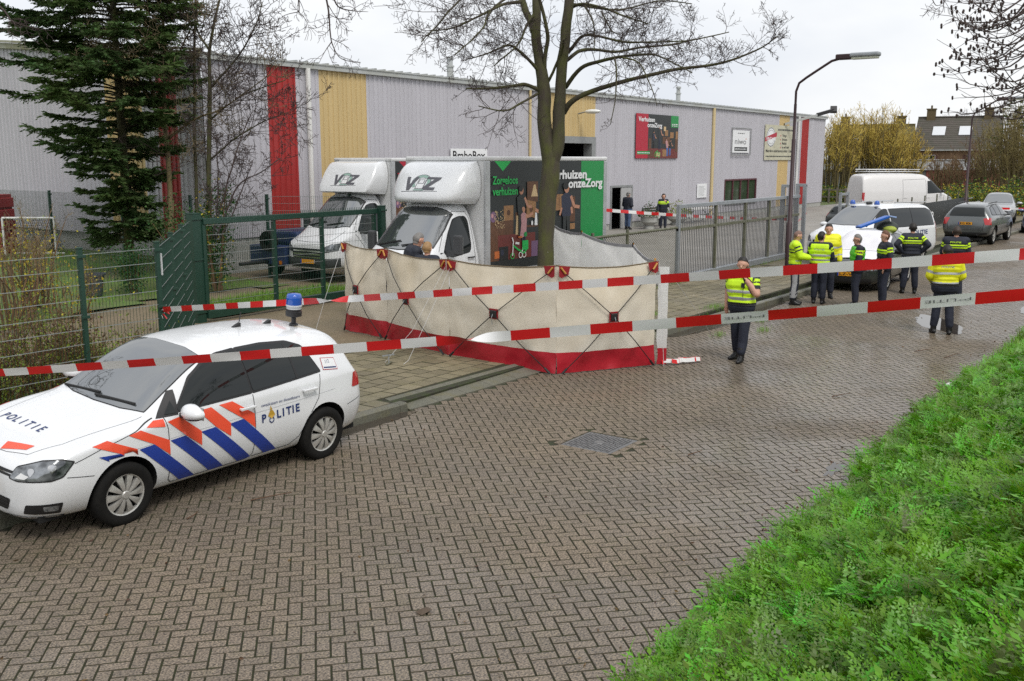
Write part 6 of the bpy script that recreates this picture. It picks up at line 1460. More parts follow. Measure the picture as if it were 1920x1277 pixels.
def person(label, x, y, z, heading, o):
    """o: outfit dict. local frame: faces +x, left is +y"""
    H_ = o.get('h', 1.8); k = H_ / 1.8; B = Body(); lean = RAD(o.get('lean', 0)); wide = o.get('wide', 1.0) * 1.13; TH = 1.12
    hipz = .94 - o.get('crouch', 0)
    hip = Vector((0, 0, hipz)); sp = lambda u, w_=0, dx=0: hip + Vector((math.sin(lean) * u + dx * math.cos(lean), w_, math.cos(lean) * u - dx * math.sin(lean)))
    jk = o.get('bulk', .012) + .012
    tw = RAD(o.get('twist', 0))
    def tors(u, hw, r, dx=0, tg='torso'):
        hw *= wide; a, b = sp(u, hw, dx), sp(u, -hw, dx)
        if tw:
            q = tw * u / .55
            a, b = (sp(u, hw * math.cos(q), dx - hw * math.sin(q)), sp(u, -hw * math.cos(q), dx + hw * math.sin(q)))
        B.cap(a, r + jk, b, r + jk, tg)
    tors(.0, .078, .108, 0, 'hips'); tors(.08, .072, .106); tors(.17, .066, .106, .006); tors(.27, .082, .112, .01); tors(.37, .10, .115, .008); tors(.45, .118, .098, -.004)
    sw = .165 * wide; shu = .505
    qs = tw * shu / .55
    shL, shR = sp(shu, sw * math.cos(qs), -.01 - sw * math.sin(qs)), sp(shu, -sw * math.cos(qs), -.01 + sw * math.sin(qs))
    B.cap(shL, .056 + jk, shR, .056 + jk, 'torso')
    nk = sp(.56); hd = o.get('head', (0, 0)); hy, hp = RAD(hd[0]), RAD(hd[1])     # head yaw, pitch
    B.cap(sp(.53), .056, sp(.62, 0, .012), .054, 'neck')
    Rh = Matrix.Rotation(hy, 3, 'Z') @ Matrix.Rotation(hp, 3, 'Y'); hc = sp(.70, 0, .022) + Rh @ Vector((math.sin(hp) * .03, 0, 0)) * .5
    hv = lambda a, b, c: hc + Rh @ (Vector((a, b, c)) * 1.07)
    B.cap(hv(-.012, 0, .025), .089, hv(.012, 0, .025), .086, 'head'); B.cap(hv(0, 0, .06), .080, hv(0, 0, .05), .081, 'head'); B.cap(hv(.030, .0, -.03), .066, hv(.044, 0, -.062), .046, 'head'); B.cap(hv(-.02, 0, -.04), .06, hv(.02, 0, -.05), .052, 'head')
    B.cap(hv(.088, 0, .012), .010, hv(.103, 0, -.016), .014, 'head'); B.cap(hv(.076, .028, .032), .014, hv(.076, -.028, .032), .014, 'head')
    for s in (1, -1): B.cap(hv(-.006, s * .083, .015), .015, hv(-.014, s * .088, -.018), .010, 'head')
    # legs
    st = o.get('legs', ((.02, .11), (-.02, -.11))); kb = o.get('knee', (.03, .02)); feet = o.get('feet', (8, -8)); lift = o.get('lift', (0, 0))
    for i, s in enumerate((1, -1)):
        fx, fy = st[i]; an = Vector((fx, fy, .085 + lift[i])); hj = hip + Vector((0, s * .09, -.03)); kn = (hj + an) / 2 + Vector((kb[i], 0, .02)); tg = 'legs'
        B.cap(hj, .093 * TH, kn, .068 * TH, tg); B.cap(kn, .068 * TH, kn.lerp(an, .45) + Vector((-.012, 0, 0)), .066 * TH, tg); B.cap(kn.lerp(an, .45) + Vector((-.012, 0, 0)), .066 * TH, an + Vector((0, 0, .1)), .058 * TH, tg)
        fa = RAD(feet[i]); fd = Vector((math.cos(fa), math.sin(fa), 0)); pit = o.get('toe', (0, 0))[i]
        B.cap(an + Vector((0, 0, .14)), .056, an, .052, 'boots'); B.cap(an - fd * .05 - Vector((0, 0, .045)), .036, an + fd * .08 - Vector((0, 0, .05 + pit * .3)), .038, 'boots'); B.cap(an + fd * .08 - Vector((0, 0, .046 + pit * .3)), .044, an + fd * .165 - Vector((0, 0, .056 + pit)), .028, 'boots'); B.cap(an + fd * .02 - Vector((0, 0, .0)), .040, an + fd * .1 - Vector((0, 0, .035)), .034, 'boots')
    # arms: elbow and hand targets in torso-relative coordinates (x forward, y side, z absolute from hip)
    arms = o.get('arms', (((-.03, .25, .22), (.06, .26, -.02)), ((-.03, -.25, .22), (.06, -.26, -.02))))
    hands = []
    for i, s in enumerate((1, -1)):
        el, ha = arms[i]; e = hip + Vector(el); h_ = hip + Vector(ha); shp_ = shL if s > 0 else shR
        u = e - shp_; u = u.normalized() * .29; e = shp_ + u; u2 = (h_ - e).normalized() * .25; h_ = e + u2; hands.append((e, h_))
        B.cap(shp_, .058 + jk * .8, e, .046 + jk * .7, 'arm'); B.cap(e, .046 + jk * .7, h_, .034 + jk * .6, 'fore')
        d = u2.normalized(); sd2 = d.cross(Vector((0, 0, 1)) if abs(d.z) < .8 else Vector((1, 0, 0))).normalized(); nn = sd2.cross(d)
        pc = h_ + d * .05; B.cap(h_, .028, pc, .030, 'hand'); B.cap(pc + sd2 * .016, .018, pc - sd2 * .016, .018, 'hand')
        for fi, (off, ln) in enumerate(((.027, .065), (.009, .075), (-.009, .07), (-.026, .055))):
            p0 = pc + sd2 * off + d * .015; p1 = p0 + d * ln * .55 - nn * .008; p2 = p1 + d * ln * .35 - nn * .028; B.cap(p0, .0095, p1, .009, 'hand'); B.cap(p1, .009, p2, .0078, 'hand')
        tb = h_ + d * .02 + sd2 * .03; B.cap(tb, .012, tb + d * .045 + sd2 * .022 - nn * .012, .0095, 'hand')
    # ---- one continuous skin
    vox = o.get('vox', .011)
    raw = B.raw().mesh('person', SKIN); ob = bpy.data.objects.new('p', raw); COL.objects.link(ob)
    rm = ob.modifiers.new('r', 'REMESH'); rm.mode = 'VOXEL'; rm.voxel_size = vox; sm = ob.modifiers.new('s', 'SMOOTH'); sm.factor = .5; sm.iterations = 2
    me = bake(ob); nV = len(me.vertices)
    V = np.empty(nV * 3, np.float32); me.vertices.foreach_get('co', V); V = V.reshape(-1, 3); NV = np.empty(nV * 3, np.float32); me.vertices.foreach_get('normal', NV); NV = NV.reshape(-1, 3)
    Q = np.array([tuple(p.vertices) if len(p.vertices) == 4 else tuple(p.vertices) + (p.vertices[-1],) for p in me.polygons]); C = V[Q].mean(1); FN = NV[Q].mean(1)
    best = np.full(len(C), 9.0); tgi = np.zeros(len(C), int); tags = sorted(set(c[4] for c in B.caps)); par = np.zeros(len(C)); sid = np.zeros(len(C))
    for a, ra, b, rb, t, sc in B.caps:
        a_, b_ = np.array(a), np.array(b); ab = b_ - a_; u = np.clip(((C - a_) @ ab) / max(ab @ ab, 1e-9), 0, 1); dd = np.linalg.norm(C - (a_ + u[:, None] * ab), axis=1) - (ra + (rb - ra) * u)
        m = dd < best; best[m] = dd[m]; tgi[m] = tags.index(t); par[m] = u[m]
    T = np.array(tags, dtype=object)[tgi]
    root = thing('person', label, 'person', (x, y, z), RAD(heading), o.get('group', 'police officers at the scene')); root.scale = (k, k, k)
    mi = np.zeros(len(C), int); HC = (C - np.array(hc)) @ np.array(Rh) / 1.07
    eye = (T == 'head') & (np.minimum(np.hypot(HC[:, 1] - .032, HC[:, 2] - .016), np.hypot(HC[:, 1] + .032, HC[:, 2] - .016)) < .0085) & (HC[:, 0] > .05); lip = (T == 'head') & (np.abs(HC[:, 2] + .05) < .007) & (np.abs(HC[:, 1]) < .026) & (HC[:, 0] > .05)
    mi[eye] = 1; mi[lip] = 2
    for m_ in (EYE, LIP): me.materials.append(m_)
    me.polygons.foreach_set('material_index', mi.astype(np.int32)); me.polygons.foreach_set('use_smooth', [True] * len(me.polygons)); obj('body', me, root)
    def shell(name, mask, off, mats, midx=None):
        idx = np.nonzero(mask)[0]
        if not len(idx): return None
        q = Q[idx]; us, inv = np.unique(q, return_inverse=True); vv = V[us] + NV[us] * off
        m2 = np_mesh(name, vv, inv.reshape(q.shape), mats, None, None if midx is None else midx[idx], True)
        return obj(name, m2, root)
    spd = np.array((math.sin(lean), 0, math.cos(lean))); tu = (C - np.array(hip)) @ spd        # height up the torso
    fwd_ = np.array((math.cos(lean + 0), 0, -math.sin(lean))); tx = (C - np.array(sp(.3))) @ fwd_
    top = o['top']; isT = np.isin(T, ['torso']); isH = T == 'hips'; isA = T == 'arm'; isF = T == 'fore'
    hemz = o.get('hem', .03)
    # trousers and boots
    legm = (T == 'legs') | isH | (isT & (tu < hemz + .02)); tmat = o.get('legmat', TROU); mid = np.zeros(len(C), int)
    if o.get('legstripe'):
        lz = C[:, 2]; side_ = (T == 'legs') & (np.abs(C[:, 1]) > .0) & (np.abs(FN[:, 1]) > .72) & (C[:, 2] > .25); mid[side_] = 1; mid[(T == 'legs') & ((np.abs(lz - .215) < .03) | (np.abs(lz - .30) < .02))] = 1
    shell('trousers', legm, .010, [tmat, REFL], mid); shell('boots', T == 'boots', .006, o.get('bootmat', BOOT))
    # jacket
    jm = ((isT | isH) & (tu > hemz - .02)) | isA | (isF & (par < o.get('sleeve', 1.01))) | ((T == 'neck') & (tu < .585))
    if o.get('short'): jm &= ~(isF | (isA & (par > .75)))
    c = np.zeros(len(C), int); mats = [UNI, HIV, REFL, HIY, COAT]
    col = T == 'neck'
    if top == 'dark':            # navy uniform with lime bands on chest and sleeves
        c[isT & (((tu > .325) & (tu < .365)) | ((tu > .385) & (tu < .42)))] = 1
        c[isA & (((par > .16) & (par < .32)) | ((par > .40) & (par < .54)))] = 1
        if o.get('yoke'): c[(isT & (tu > .435) & (tu < .47))] = 1
    elif top == 'hivis':         # lime jacket with navy bands
        c[:] = 1; c[isT & (np.abs(tu - .395) < .016)] = 0; c[isT & (np.abs(tu - .335) < .012)] = 0; c[isA & ((np.abs(par - .22) < .07) | (np.abs(par - .5) < .06))] = 0; c[isT & (np.abs(tu - .13) < .012) & (tx > 0)] = 2; c[col] = 0; c[isT & (tu > .5)] = np.where(c[isT & (tu > .5)] == 1, 1, 0)
    elif top == 'yellow':        # yellow jacket with silver bands
        c[:] = 3; c[isT & (np.abs(tu - .285) < .022)] = 2; c[isT & (np.abs(tu - .09) < .016)] = 2; c[isA & (np.abs(par - .72) < .09)] = 2; c[isF & (np.abs(par - .55) < .07)] = 2; c[col] = 0
    elif top == 'coat': c[:] = 4
    shell('jacket', jm, .008, mats, c)
    if o.get('vest') is not None:
        vm = isT & (tu > .07) & (tu < .535); vc = np.zeros(len(C), int); vc[(np.abs(tu - .27) < .022) | (np.abs(tu - .15) < .022)] = 1
        if o.get('vest') is HIG: vc[:] = 0
        vm &= ~((np.abs(C[:, 1]) > .14 * wide + .03) & (tu > .40))
        shell('safety_vest', vm, .024, [o['vest'], REFL], vc)
    if o.get('belt', True):
        bt = shell('duty_belt', (isT | isH) & (np.abs(tu - .055) < .026), .03, [BLK])
        for a, s_ in ((.6, 1), (2.3, 1), (-1.2, 1), (1.6, 2.1), (-2.2, 1.2)):
            p = sp(.03, .165 * wide * math.sin(a), .135 * math.cos(a)); mb = MB(); mb.obox(p, Vector((.02, 0, 0)), Vector((0, .028, 0)), Vector((0, 0, .04 * s_))); mb.build('belt_pouch', BLK, bt or root, bevel=.008)
    # hair
    if o.get('hair') != 'bald' or True:
        hm = (T == 'head') & (HC[:, 2] > .055 + HC[:, 0] * .5) & (HC[:, 2] > -.02) & ~((np.abs(HC[:, 1]) > .082) & (HC[:, 2] < .04))
        hm |= (T == 'head') & (HC[:, 0] < -.02) & (HC[:, 2] > -.06)
        if o.get('long'): hm |= np.isin(T, ['head', 'neck']) & (HC[:, 0] < .0) & (HC[:, 2] > -.11)
        shell('hair', hm, {'bald': .0015}.get(o.get('hair'), .010 + (.012 if o.get('long') else 0)), HAIRS[o.get('hair', 'dark')])
    hv_ = lambda a, b, c: hv(a, b, c)
    if o.get('glasses'):
        mb = MB(); mb.tube([hv(.095, .045, .012), hv(.098, .02, .01), hv(.1, 0, .014), hv(.098, -.02, .01), hv(.095, -.045, .012)], .005, 5); mb.tube([hv(.095, .05, .016), hv(0, .09, .016)], .003, 4); mb.tube([hv(.095, -.05, .016), hv(0, -.09, .016)], .003, 4); mb.build('glasses', BLK, root)
    if o.get('cap'):
        mb = MB(); mb.sphere(hv(-.005, 0, .065), (.098, .09, .06), 14, 8); mb.obox(hv(.10, 0, .05), Rh @ Vector((.05, 0, -.01)), Rh @ Vector((0, .06, 0)), Rh @ Vector((0, 0, .005))); mb.build('cap', M('cap_grey', (0.05, 0.05, 0.055), .8), root, smooth=50)
    # back lettering, badges, held things
    bt = o.get('back')
    if bt:
        vs, fs, wd = text_mesh('POLITIE', .015, 0); bw = .24; bvh = BVHTree.FromPolygons([Vector(v) for v in (V + NV * (.026 if o.get('vest') else .010))], [tuple(q) for q in Q.tolist()]); mb = MB(); pp = []
        for p in vs:
            u0 = o.get('backz', .455) + p.y * .036; wq = bw / 2 - p.x / wd * bw; src = sp(u0, wq, -.6); dr = Vector((math.cos(lean), 0, -math.sin(lean))); h = bvh.ray_cast(src, dr); pp.append((h[0] if h[0] else sp(u0, wq, -.14)) - dr * .006)
        mb.add(pp, fs); mb.build('back_lettering', bt, root)
    for i, s in enumerate((1, -1)):
        if top in ('dark', 'hivis', 'yellow') and o.get('badge', True):
            e, h_ = hands[i]; shp_ = shL if s > 0 else shR; c_ = shp_.lerp(e, .33) + Vector((0, s * .068, .0)); mb = MB(); mb.prism([(-.026, .03), (.026, .03), (.026, -.01), (0, -.04), (-.026, -.01)], c_ + Vector((0, s * .008, 0)), (1, 0, 0), (0, 0, 1), -.004 * s); mb.build('sleeve_badge', M('badge_navy', (0.012, 0.016, 0.06), .6), root)
            mb = MB(); mb.sphere(c_ + Vector((0, s * .013, 0)), (.014, .004, .016), 8, 6); mb.build('badge_emblem', M('badge_orange', (0.5, 0.13, 0.03), .5), root)
    if o.get('radio'):
        p = sp(.38, .08, .165); mb = MB(); mb.obox(p, Vector((.018, 0, 0)), Vector((0, .03, 0)), Vector((0, 0, .04))); mb.tube([p, p - Vector((0, 0, .2))], .005, 5); mb.build('radio_mic', BLK, root, bevel=.006)
    if o.get('phone') is not None:
        e, h_ = hands[o['phone']]; d = (h_ - e).normalized(); mb = MB(); mb.obox(h_ + d * .08 + Vector((0, 0, .0)), Vector((.012, 0, .03)), Vector((0, .006, 0)), Vector((-.03, 0, .06))); mb.build('phone', BLK, root, bevel=.004)
    if o.get('bag') is not None:
        e, h_ = hands[o['bag']]; mb = MB(); mb.sphere(h_ + Vector((0, 0, -.26)), (.08, .12, .17), 12, 8)
        for i, v in enumerate(mb.v): mb.v[i] = tuple(Vector(v) + Vector((mnoise.noise(Vector(v) * 11), mnoise.noise(Vector(v) * 9 + Vector((3, 0, 0))), 0)) * .03)
        pb = mb.build('plastic_bag', TW, None, smooth=60); bpy.context.view_layer.update(); pb.matrix_world = root.matrix_world.copy(); tag(pb, 'white carrier bag hanging from the hand of the policewoman', 'bag')
    return root
hang = lambda s, f=0.05, o_=.24: ((-.04, s * (o_ + .02), .22), (f, s * (o_ + .03), -.03))
cam_h = lambda x, y: math.degrees(math.atan2(-y, -x))      # heading that faces the photographer
# officer on the phone
person('officer in lime vest walking with hand at the neck, phone call', 16.15, 6.62, 0, cam_h(16, 6.6) - 22, dict(h=1.82, top='dark', short=True, vest=HIV, hair='dark', head=(8, 4), radio=True, vox=.009, wide=1.12, legs=((.16, .09), (-.10, -.10)), feet=(4, -20), knee=(.0, .03), arms=(((.06, .27, .30), (.12, .06, .54)), hang(-1, -.02)), phone=0, sleeve=0))
# group by the parked hatchback
person('balding officer in lime jacket with silver striped trousers writing notes', 23.3, 8.25, 0, -68, dict(h=1.80, top='hivis', hair='bald', head=(6, 22), legstripe=True, wide=1.1, bulk=.026, hem=-.03, belt=False, arms=(((.10, .24, .24), (.30, .10, .20)), ((.10, -.24, .24), (.30, -.10, .20)))))
person('officer seen from behind in lime vest over navy uniform', 23.75, 7.8, 0, 8, dict(h=1.76, top='dark', vest=HIV, hair='dark', head=(-30, 5), back=REFL, backz=.40, wide=1.1, arms=(((.05, .27, .24), (.25, .14, .16)), ((.05, -.27, .24), (.25, -.14, .16)))))
person('young officer in long yellow jacket facing the photographer', 24.9, 8.0, 0, cam_h(24.9, 7.8) + 8, dict(h=1.88, top='yellow', hair='dark', head=(-6, 4), wide=1.08, bulk=.028, hem=-.05, belt=False, arms=(hang(1, .06, .25), hang(-1, .06, .25))))
person('grey haired officer with glasses in bright green vest', 23.7, 6.9, 0, 118, dict(h=1.74, top='dark', vest=HIG, hair='grey', glasses=True, head=(5, 6), wide=1.12, arms=(((.02, .27, .22), (.22, .2, .08)), hang(-1, .12)), yoke=True))
person('ginger haired officer in navy uniform with lime sleeve bands', 24.0, 6.36, 0, 124, dict(h=1.83, top='dark', hair='ginger', head=(6, 2), wide=1.04, arms=(((-.04, .26, .22), (.08, .24, -.0)), ((.0, -.25, .22), (.14, -.2, .02)))))
person('officer with hands on hips seen from behind, navy uniform', 27.0, 6.5, 0, 22, dict(h=1.85, top='dark', hair='dark', back=HIV, head=(4, 0), wide=1.02, legs=((.0, .15), (.02, -.14)), arms=(((-.12, .42, .26), (.02, .18, .06)), ((-.12, -.42, .26), (.02, -.18, .06)))))
person('officer in navy jacket with lime bands standing beyond yellow jacket', 26.3, 5.3, 0, 10, dict(h=1.84, top='dark', hair='brown', back=HIV, head=(10, 8), wide=1.16, bulk=.022, hem=-.02, legs=((.05, .13), (-.02, -.15)), arms=(((.02, .28, .22), (.2, .2, .1)), ((.02, -.28, .22), (.2, -.2, .1)))))
person('officer in yellow jacket seen from behind walking over the wet road', 21.05, 4.38, 0, 24, dict(h=1.80, top='yellow', hair='dark', back=REFL, backz=.40, head=(10, 16), vox=.0095, wide=1.18, bulk=.03, hem=-.01, legs=((.05, .15), (-.09, -.12)), arms=(((.0, .30, .24), (.2, .2, .1)), ((.0, -.30, .24), (.2, -.2, .1)))))
# by the warehouse
person('man in dark hooded coat and jeans standing at the warehouse door', 42.9, 23.6, .07, -15, dict(h=1.82, top='coat', legmat=JEAN, hair='grey', cap=True, belt=False, bulk=.03, hem=-.22, badge=False, wide=1.05, vox=.013, arms=(((-.02, .26, .24), (.18, .12, .2)), ((-.02, -.26, .24), (.18, -.12, .2))), group='people near the trucks and door'))
person('policewoman with ponytail holding a white bag by the warehouse bench', 44.3, 22.4, .07, cam_h(44, 22) + 12, dict(h=1.72, top='dark', hair='brown', long=True, yoke=True, vox=.013, wide=.96, arms=(((.04, .24, .26), (.12, .06, .5)), hang(-1, .05)), bag=1))
# behind the screens
person('grey haired man in dark coat bending behind the cream screen', 14.7, 12.95, .12, -35, dict(h=1.96, top='coat', hair='grey', lean=14, head=(10, 20), belt=False, bulk=.03, badge=False, wide=1.1, vox=.009, group='people near the trucks and door', arms=(((.10, .26, .24), (.3, .18, .12)), ((.10, -.26, .24), (.3, -.18, .12)))))
person('blond woman in dark coat standing with her back turned behind the screen', 14.65, 12.42, .10, 20, dict(h=1.80, top='coat', hair='blond', long=False, head=(-10, 8), belt=False, bulk=.02, badge=False, wide=.95, vox=.009, group='people near the trucks and door'))
# ================================================================ TREES AND PLANTS
BARK = M('bark_mossy', (0.050, 0.040, 0.028), .9, var=.95, vscale=5, col2=(0.065, 0.072, 0.014), bump=.8, bscale=14, stretch=(1, 1, .35)); BARKT = M('bark_tan', (0.19, 0.14, 0.08), .9, var=.8, vscale=5, col2=(0.10, 0.095, 0.03), bump=.6, bscale=16, stretch=(1, 1, .35))
TWIG = M('twig_dark', (0.055, 0.038, 0.035), .9); TWIGY = M('twig_yellow', (0.46, 0.34, 0.07), .85, rnd=.35); TWIGB = M('twig_brown', (0.15, 0.09, 0.045), .85, rnd=.3); TWIGT = M('twig_tan', (0.17, 0.13, 0.075), .9)
def smooth_path(pts, k=4):
    """Catmull-Rom through points (Vector, radius)"""
    o = []; n = len(pts)
    for i in range(n - 1):
        p0, p1, p2, p3 = pts[max(0, i - 1)], pts[i], pts[i + 1], pts[min(n - 1, i + 2)]
        for j in range(k):
            t = j / k; a, b, c, d = p0[0], p1[0], p2[0], p3[0]
            v = .5 * ((2 * b) + (c - a) * t + (2 * a - 5 * b + 4 * c - d) * t * t + (3 * b - a - 3 * c + d) * t ** 3); o.append((v, p1[1] + (p2[1] - p1[1]) * t))
    o.append(pts[-1]); return o
def wander(start, d, L, r0, r1, seg, curl, rng, up=0.0):
    p = Vector(start); d = Vector(d).normalized(); o = [(p.copy(), r0)]
    for i in range(seg):
        d = (d + Vector((rng.gauss(0, curl), rng.gauss(0, curl), rng.gauss(0, curl) + up))).normalized(); p = p + d * (L / seg); o.append((p.copy(), r0 + (r1 - r0) * (i + 1) / seg))
    return o
TWMIN = [.0034]
def twigs(mb, path, rng, n, L, r, levels, curl=.16, up=.05, spread=1.0, m=0, sides=3, u0=.15):
    k = len(path)
    for i in range(n):
        u = u0 + (1 - u0) * rng.random(); a = u * (k - 1); i0 = min(int(a), k - 2); p = path[i0][0].lerp(path[i0 + 1][0], a - i0); rad = path[i0][1]
        dr = (path[i0 + 1][0] - path[i0][0]).normalized(); q = Vector((rng.gauss(0, 1), rng.gauss(0, 1), rng.gauss(0, 1))); q = (q - dr * q.dot(dr)).normalized()
        d = dr * rng.uniform(.35, .9) + q * spread; l = L * rng.uniform(.5, 1.2) * (1.15 - .6 * u); rr = min(r, rad * .65)
        w_ = wander(p, d, l, rr, rr * .35, 5, curl, rng, up); mb.tube([x[0] for x in w_], [max(TWMIN[0], x[1]) for x in w_], sides, m, cap=False)
        if levels > 1: twigs(mb, w_, rng, max(2, int(n * .45)) if levels > 2 else rng.randint(3, 6), l * .5, rr * .5, levels - 1, curl, up, spread, m, 3, .2)
def tree(name, label, limbs, depth0, rng, trunk_mat, twig_mat, tw=(9, 1.0, .008, 2), group='bare trees', up=.05, tlim=None):
    """limbs: list of dicts with bearing points (x, y, radius in photo pixels, metres nearer/farther than depth0)"""
    first = limbs[0]; x, y = first['p'][0][0], first['p'][0][1]; base = dep(x, y, depth0); t = thing(name, label, 'tree', (base.x, base.y, 0), 0, group); O = Vector((base.x, base.y, 0))
    tb = MB(); cb = MB()
    for lb in limbs:
        pts = []
        n = len(lb['p']); d0, d1 = lb.get('d', (0, 0))
        for i, q in enumerate(lb['p']):
            dd = depth0 + d0 + (d1 - d0) * i / max(1, n - 1); P = dep(q[0], q[1], dd) - O; pts.append((P, q[2] * .88 * dd / 1867.0))
        pt = smooth_path(pts, 5)
        big = lb.get('trunk', False); (tb if big else cb).tube([p[0] + Vector((mnoise.noise(p[0] * 2.3), mnoise.noise(p[0] * 2.3 + Vector((9, 0, 0))), 0)) * (.025 if big else .03) for p in pt], [p[1] * (1 + .10 * mnoise.noise(p[0] * 3)) for p in pt], 12 if big else 7, 0 if not lb.get('thin') else 1, cap=True)
        k = lb.get('k', 1.0)
        if k > 0: twigs(cb, pt, rng, int(tw[0] * k), tw[1] * lb.get('L', 1.0), tw[2], tw[3], up=up, m=1, u0=lb.get('u0', .2))
    tb.build('trunk', trunk_mat, t, smooth=180); cb.build('crown', [trunk_mat, twig_mat], t, smooth=180)
    return t
z = lambda X, Y, r: (780 + X / 2.743, Y / 2.743, r)
rg = random.Random(11)
limbs = [dict(p=[(1023, 640, 21), (1022, 560, 18.5), (1023, 490, 17.5), (1027, 400, 18), (1031, 330, 20), (1033, 300, 19), (1022, 255, 15), (1020, 175, 14), (1011, 109, 11.5), (1005, 55, 10), (1006, 0, 8.5), (1004, -90, 7), (1000, -200, 4)], trunk=True, k=.3, u0=.75),
    dict(p=[(1033, 320, 15), (1045, 262, 14.5), (1050, 175, 12.5), (1057, 95, 11), (1068, 0, 10), (1076, -100, 7.5), (1080, -220, 4)], trunk=True, k=.3, u0=.75, d=(0, -.3)),
    dict(p=[(1002, 60, 8), (990, 28, 7.5), (978, -6, 7), (960, -80, 5)], d=(0, .4), k=.4), dict(p=[z(655, 400, 5), z(668, 250, 4.5), z(672, 150, 4), z(630, -20, 3.5)], k=.5, d=(0, -.5)), dict(p=[z(680, 420, 3.5), z(745, 280, 2.5), z(760, 200, 2)], k=.3, d=(0, -.5)),
    dict(p=[z(760, 580, 6.5), z(800, 525, 6), z(890, 475, 5.2), z(1080, 415, 4.4), z(1330, 358, 3.6), z(1500, 338, 3), z(1620, 310, 2.4), z(1780, 245, 1.7), z(1860, 185, 1)], d=(0, -1.2), k=1.5, u0=.3),
    dict(p=[z(768, 450, 5), z(850, 350, 4.4), z(950, 315, 3.8), z(1060, 290, 3), z(1180, 280, 2.4), z(1260, 292, 1.8), z(1420, 375, 1.2)], d=(0, -1.8), k=1.1), dict(p=[z(778, 310, 4.4), z(840, 262, 3.8), z(920, 255, 3.3), z(1030, 266, 2.8), z(1150, 245, 2.3), z(1300, 230, 1.9), z(1450, 200, 1.5), z(1610, 165, 1)], d=(0, 1.2), k=1.3),
    dict(p=[z(780, 270, 4), z(850, 190, 3.4), z(920, 182, 3), z(1060, 215, 2.4), z(1190, 217, 1.9), z(1390, 210, 1.2)], d=(0, -2), k=1.1), dict(p=[z(795, 40, 3.6), z(860, 20, 3.1), z(960, 40, 2.6), z(1080, 85, 2), z(1200, 125, 1.3)], d=(0, -1.5), k=1.2), dict(p=[z(800, 20, 3), z(1040, 50, 2), z(1250, 5, 1.4), z(1420, 20, 1)], d=(0, 1), k=1.3),
    dict(p=[z(640, 380, 4.2), z(580, 310, 3.4), z(510, 245, 2.8), z(460, 235, 2.3), z(370, 275, 1.7), z(240, 310, 1)], d=(0, -1), k=1.1), dict(p=[z(635, 465, 4.6), z(560, 435, 4), z(500, 442, 3.4), z(370, 455, 2.6), z(255, 455, 1.6)], d=(0, -.8), k=.8, L=.6), dict(p=[z(632, 478, 3), z(540, 530, 2.4), z(450, 570, 1.8), z(320, 545, 1.1)], d=(0, -1.4), k=.9), dict(p=[z(605, 70, 3.2), z(560, 150, 2.6), z(520, 235, 2), z(400, 340, 1.1)], d=(0, -.8), k=1.0),
    dict(p=[z(540, 10, 4), z(450, 22, 3.2), z(350, 70, 2.5), z(200, 140, 1.9), z(80, 158, 1.2)], d=(0, -1.5), k=1.4), dict(p=[z(480, -20, 3), z(380, 60, 2.3), z(330, 160, 1.8), z(200, 285, 1)], d=(0, -2), k=1.1), dict(p=[z(250, -30, 2.4), z(110, 130, 1.8), z(30, 215, 1)], d=(-1, -2), k=1.0),
    dict(p=[z(1020, 300, 2.2), z(1032, 400, 1.7), z(1022, 520, 1.2), z(1000, 640, .8)], d=(-1.5, -1.8), k=.5, L=.5), dict(p=[z(1060, 295, 2), z(1150, 325, 1.6), z(1195, 420, 1.2), z(1240, 545, .8)], d=(-1.6, -2), k=.5, L=.5), dict(p=[z(870, 30, 2.2), z(915, 130, 1.6), z(918, 260, 1)], d=(-.5, -1), k=.5, L=.6), dict(p=[z(950, 60, 2), z(1000, 150, 1.4), z(1050, 180, .9)], d=(0, -1), k=.5)]
tree('street_tree', 'mossy forked street tree with bare spreading branches behind the screens', limbs, 20.63, rg, BARK, TWIG, (15, 1.15, .0085, 3), up=.07)
TWMIN[0] = .0062
q = lambda X, Y, r: (X / 2.661, Y / 2.661, r)
limbs = [dict(p=[q(850, 1230, 6.5), q(850, 1100, 5.8), q(848, 900, 5.5), q(835, 720, 5), q(820, 600, 4.6), q(818, 300, 3.6), q(815, 0, 2.6), q(815, -250, 1.4)], trunk=True, k=.9), dict(p=[q(826, 640, 4), q(775, 490, 3.3), q(725, 260, 2.6), q(735, 0, 1.8)], k=1, d=(0, -.5)), dict(p=[q(820, 630, 3), q(700, 430, 2.2), q(560, 300, 1.7), q(370, 150, 1)], k=1, d=(0, -1)), dict(p=[q(840, 690, 3), q(980, 590, 2.2), q(1110, 540, 1.6), q(1350, 370, .9)], k=1, d=(0, -1)), dict(p=[q(820, 520, 2.4), q(640, 330, 1.8), q(480, 60, 1)], k=1, d=(0, .6)), dict(p=[q(818, 460, 2.2), q(900, 250, 1.6), q(1010, 20, 1)], k=1, d=(0, -.6))]
tree('young_tree', 'slim tan-barked bare tree in front of the conifer at the warehouse corner', limbs, 26.6, rg, BARKT, TWIGT, (17, 1.9, .011, 3), up=.06)
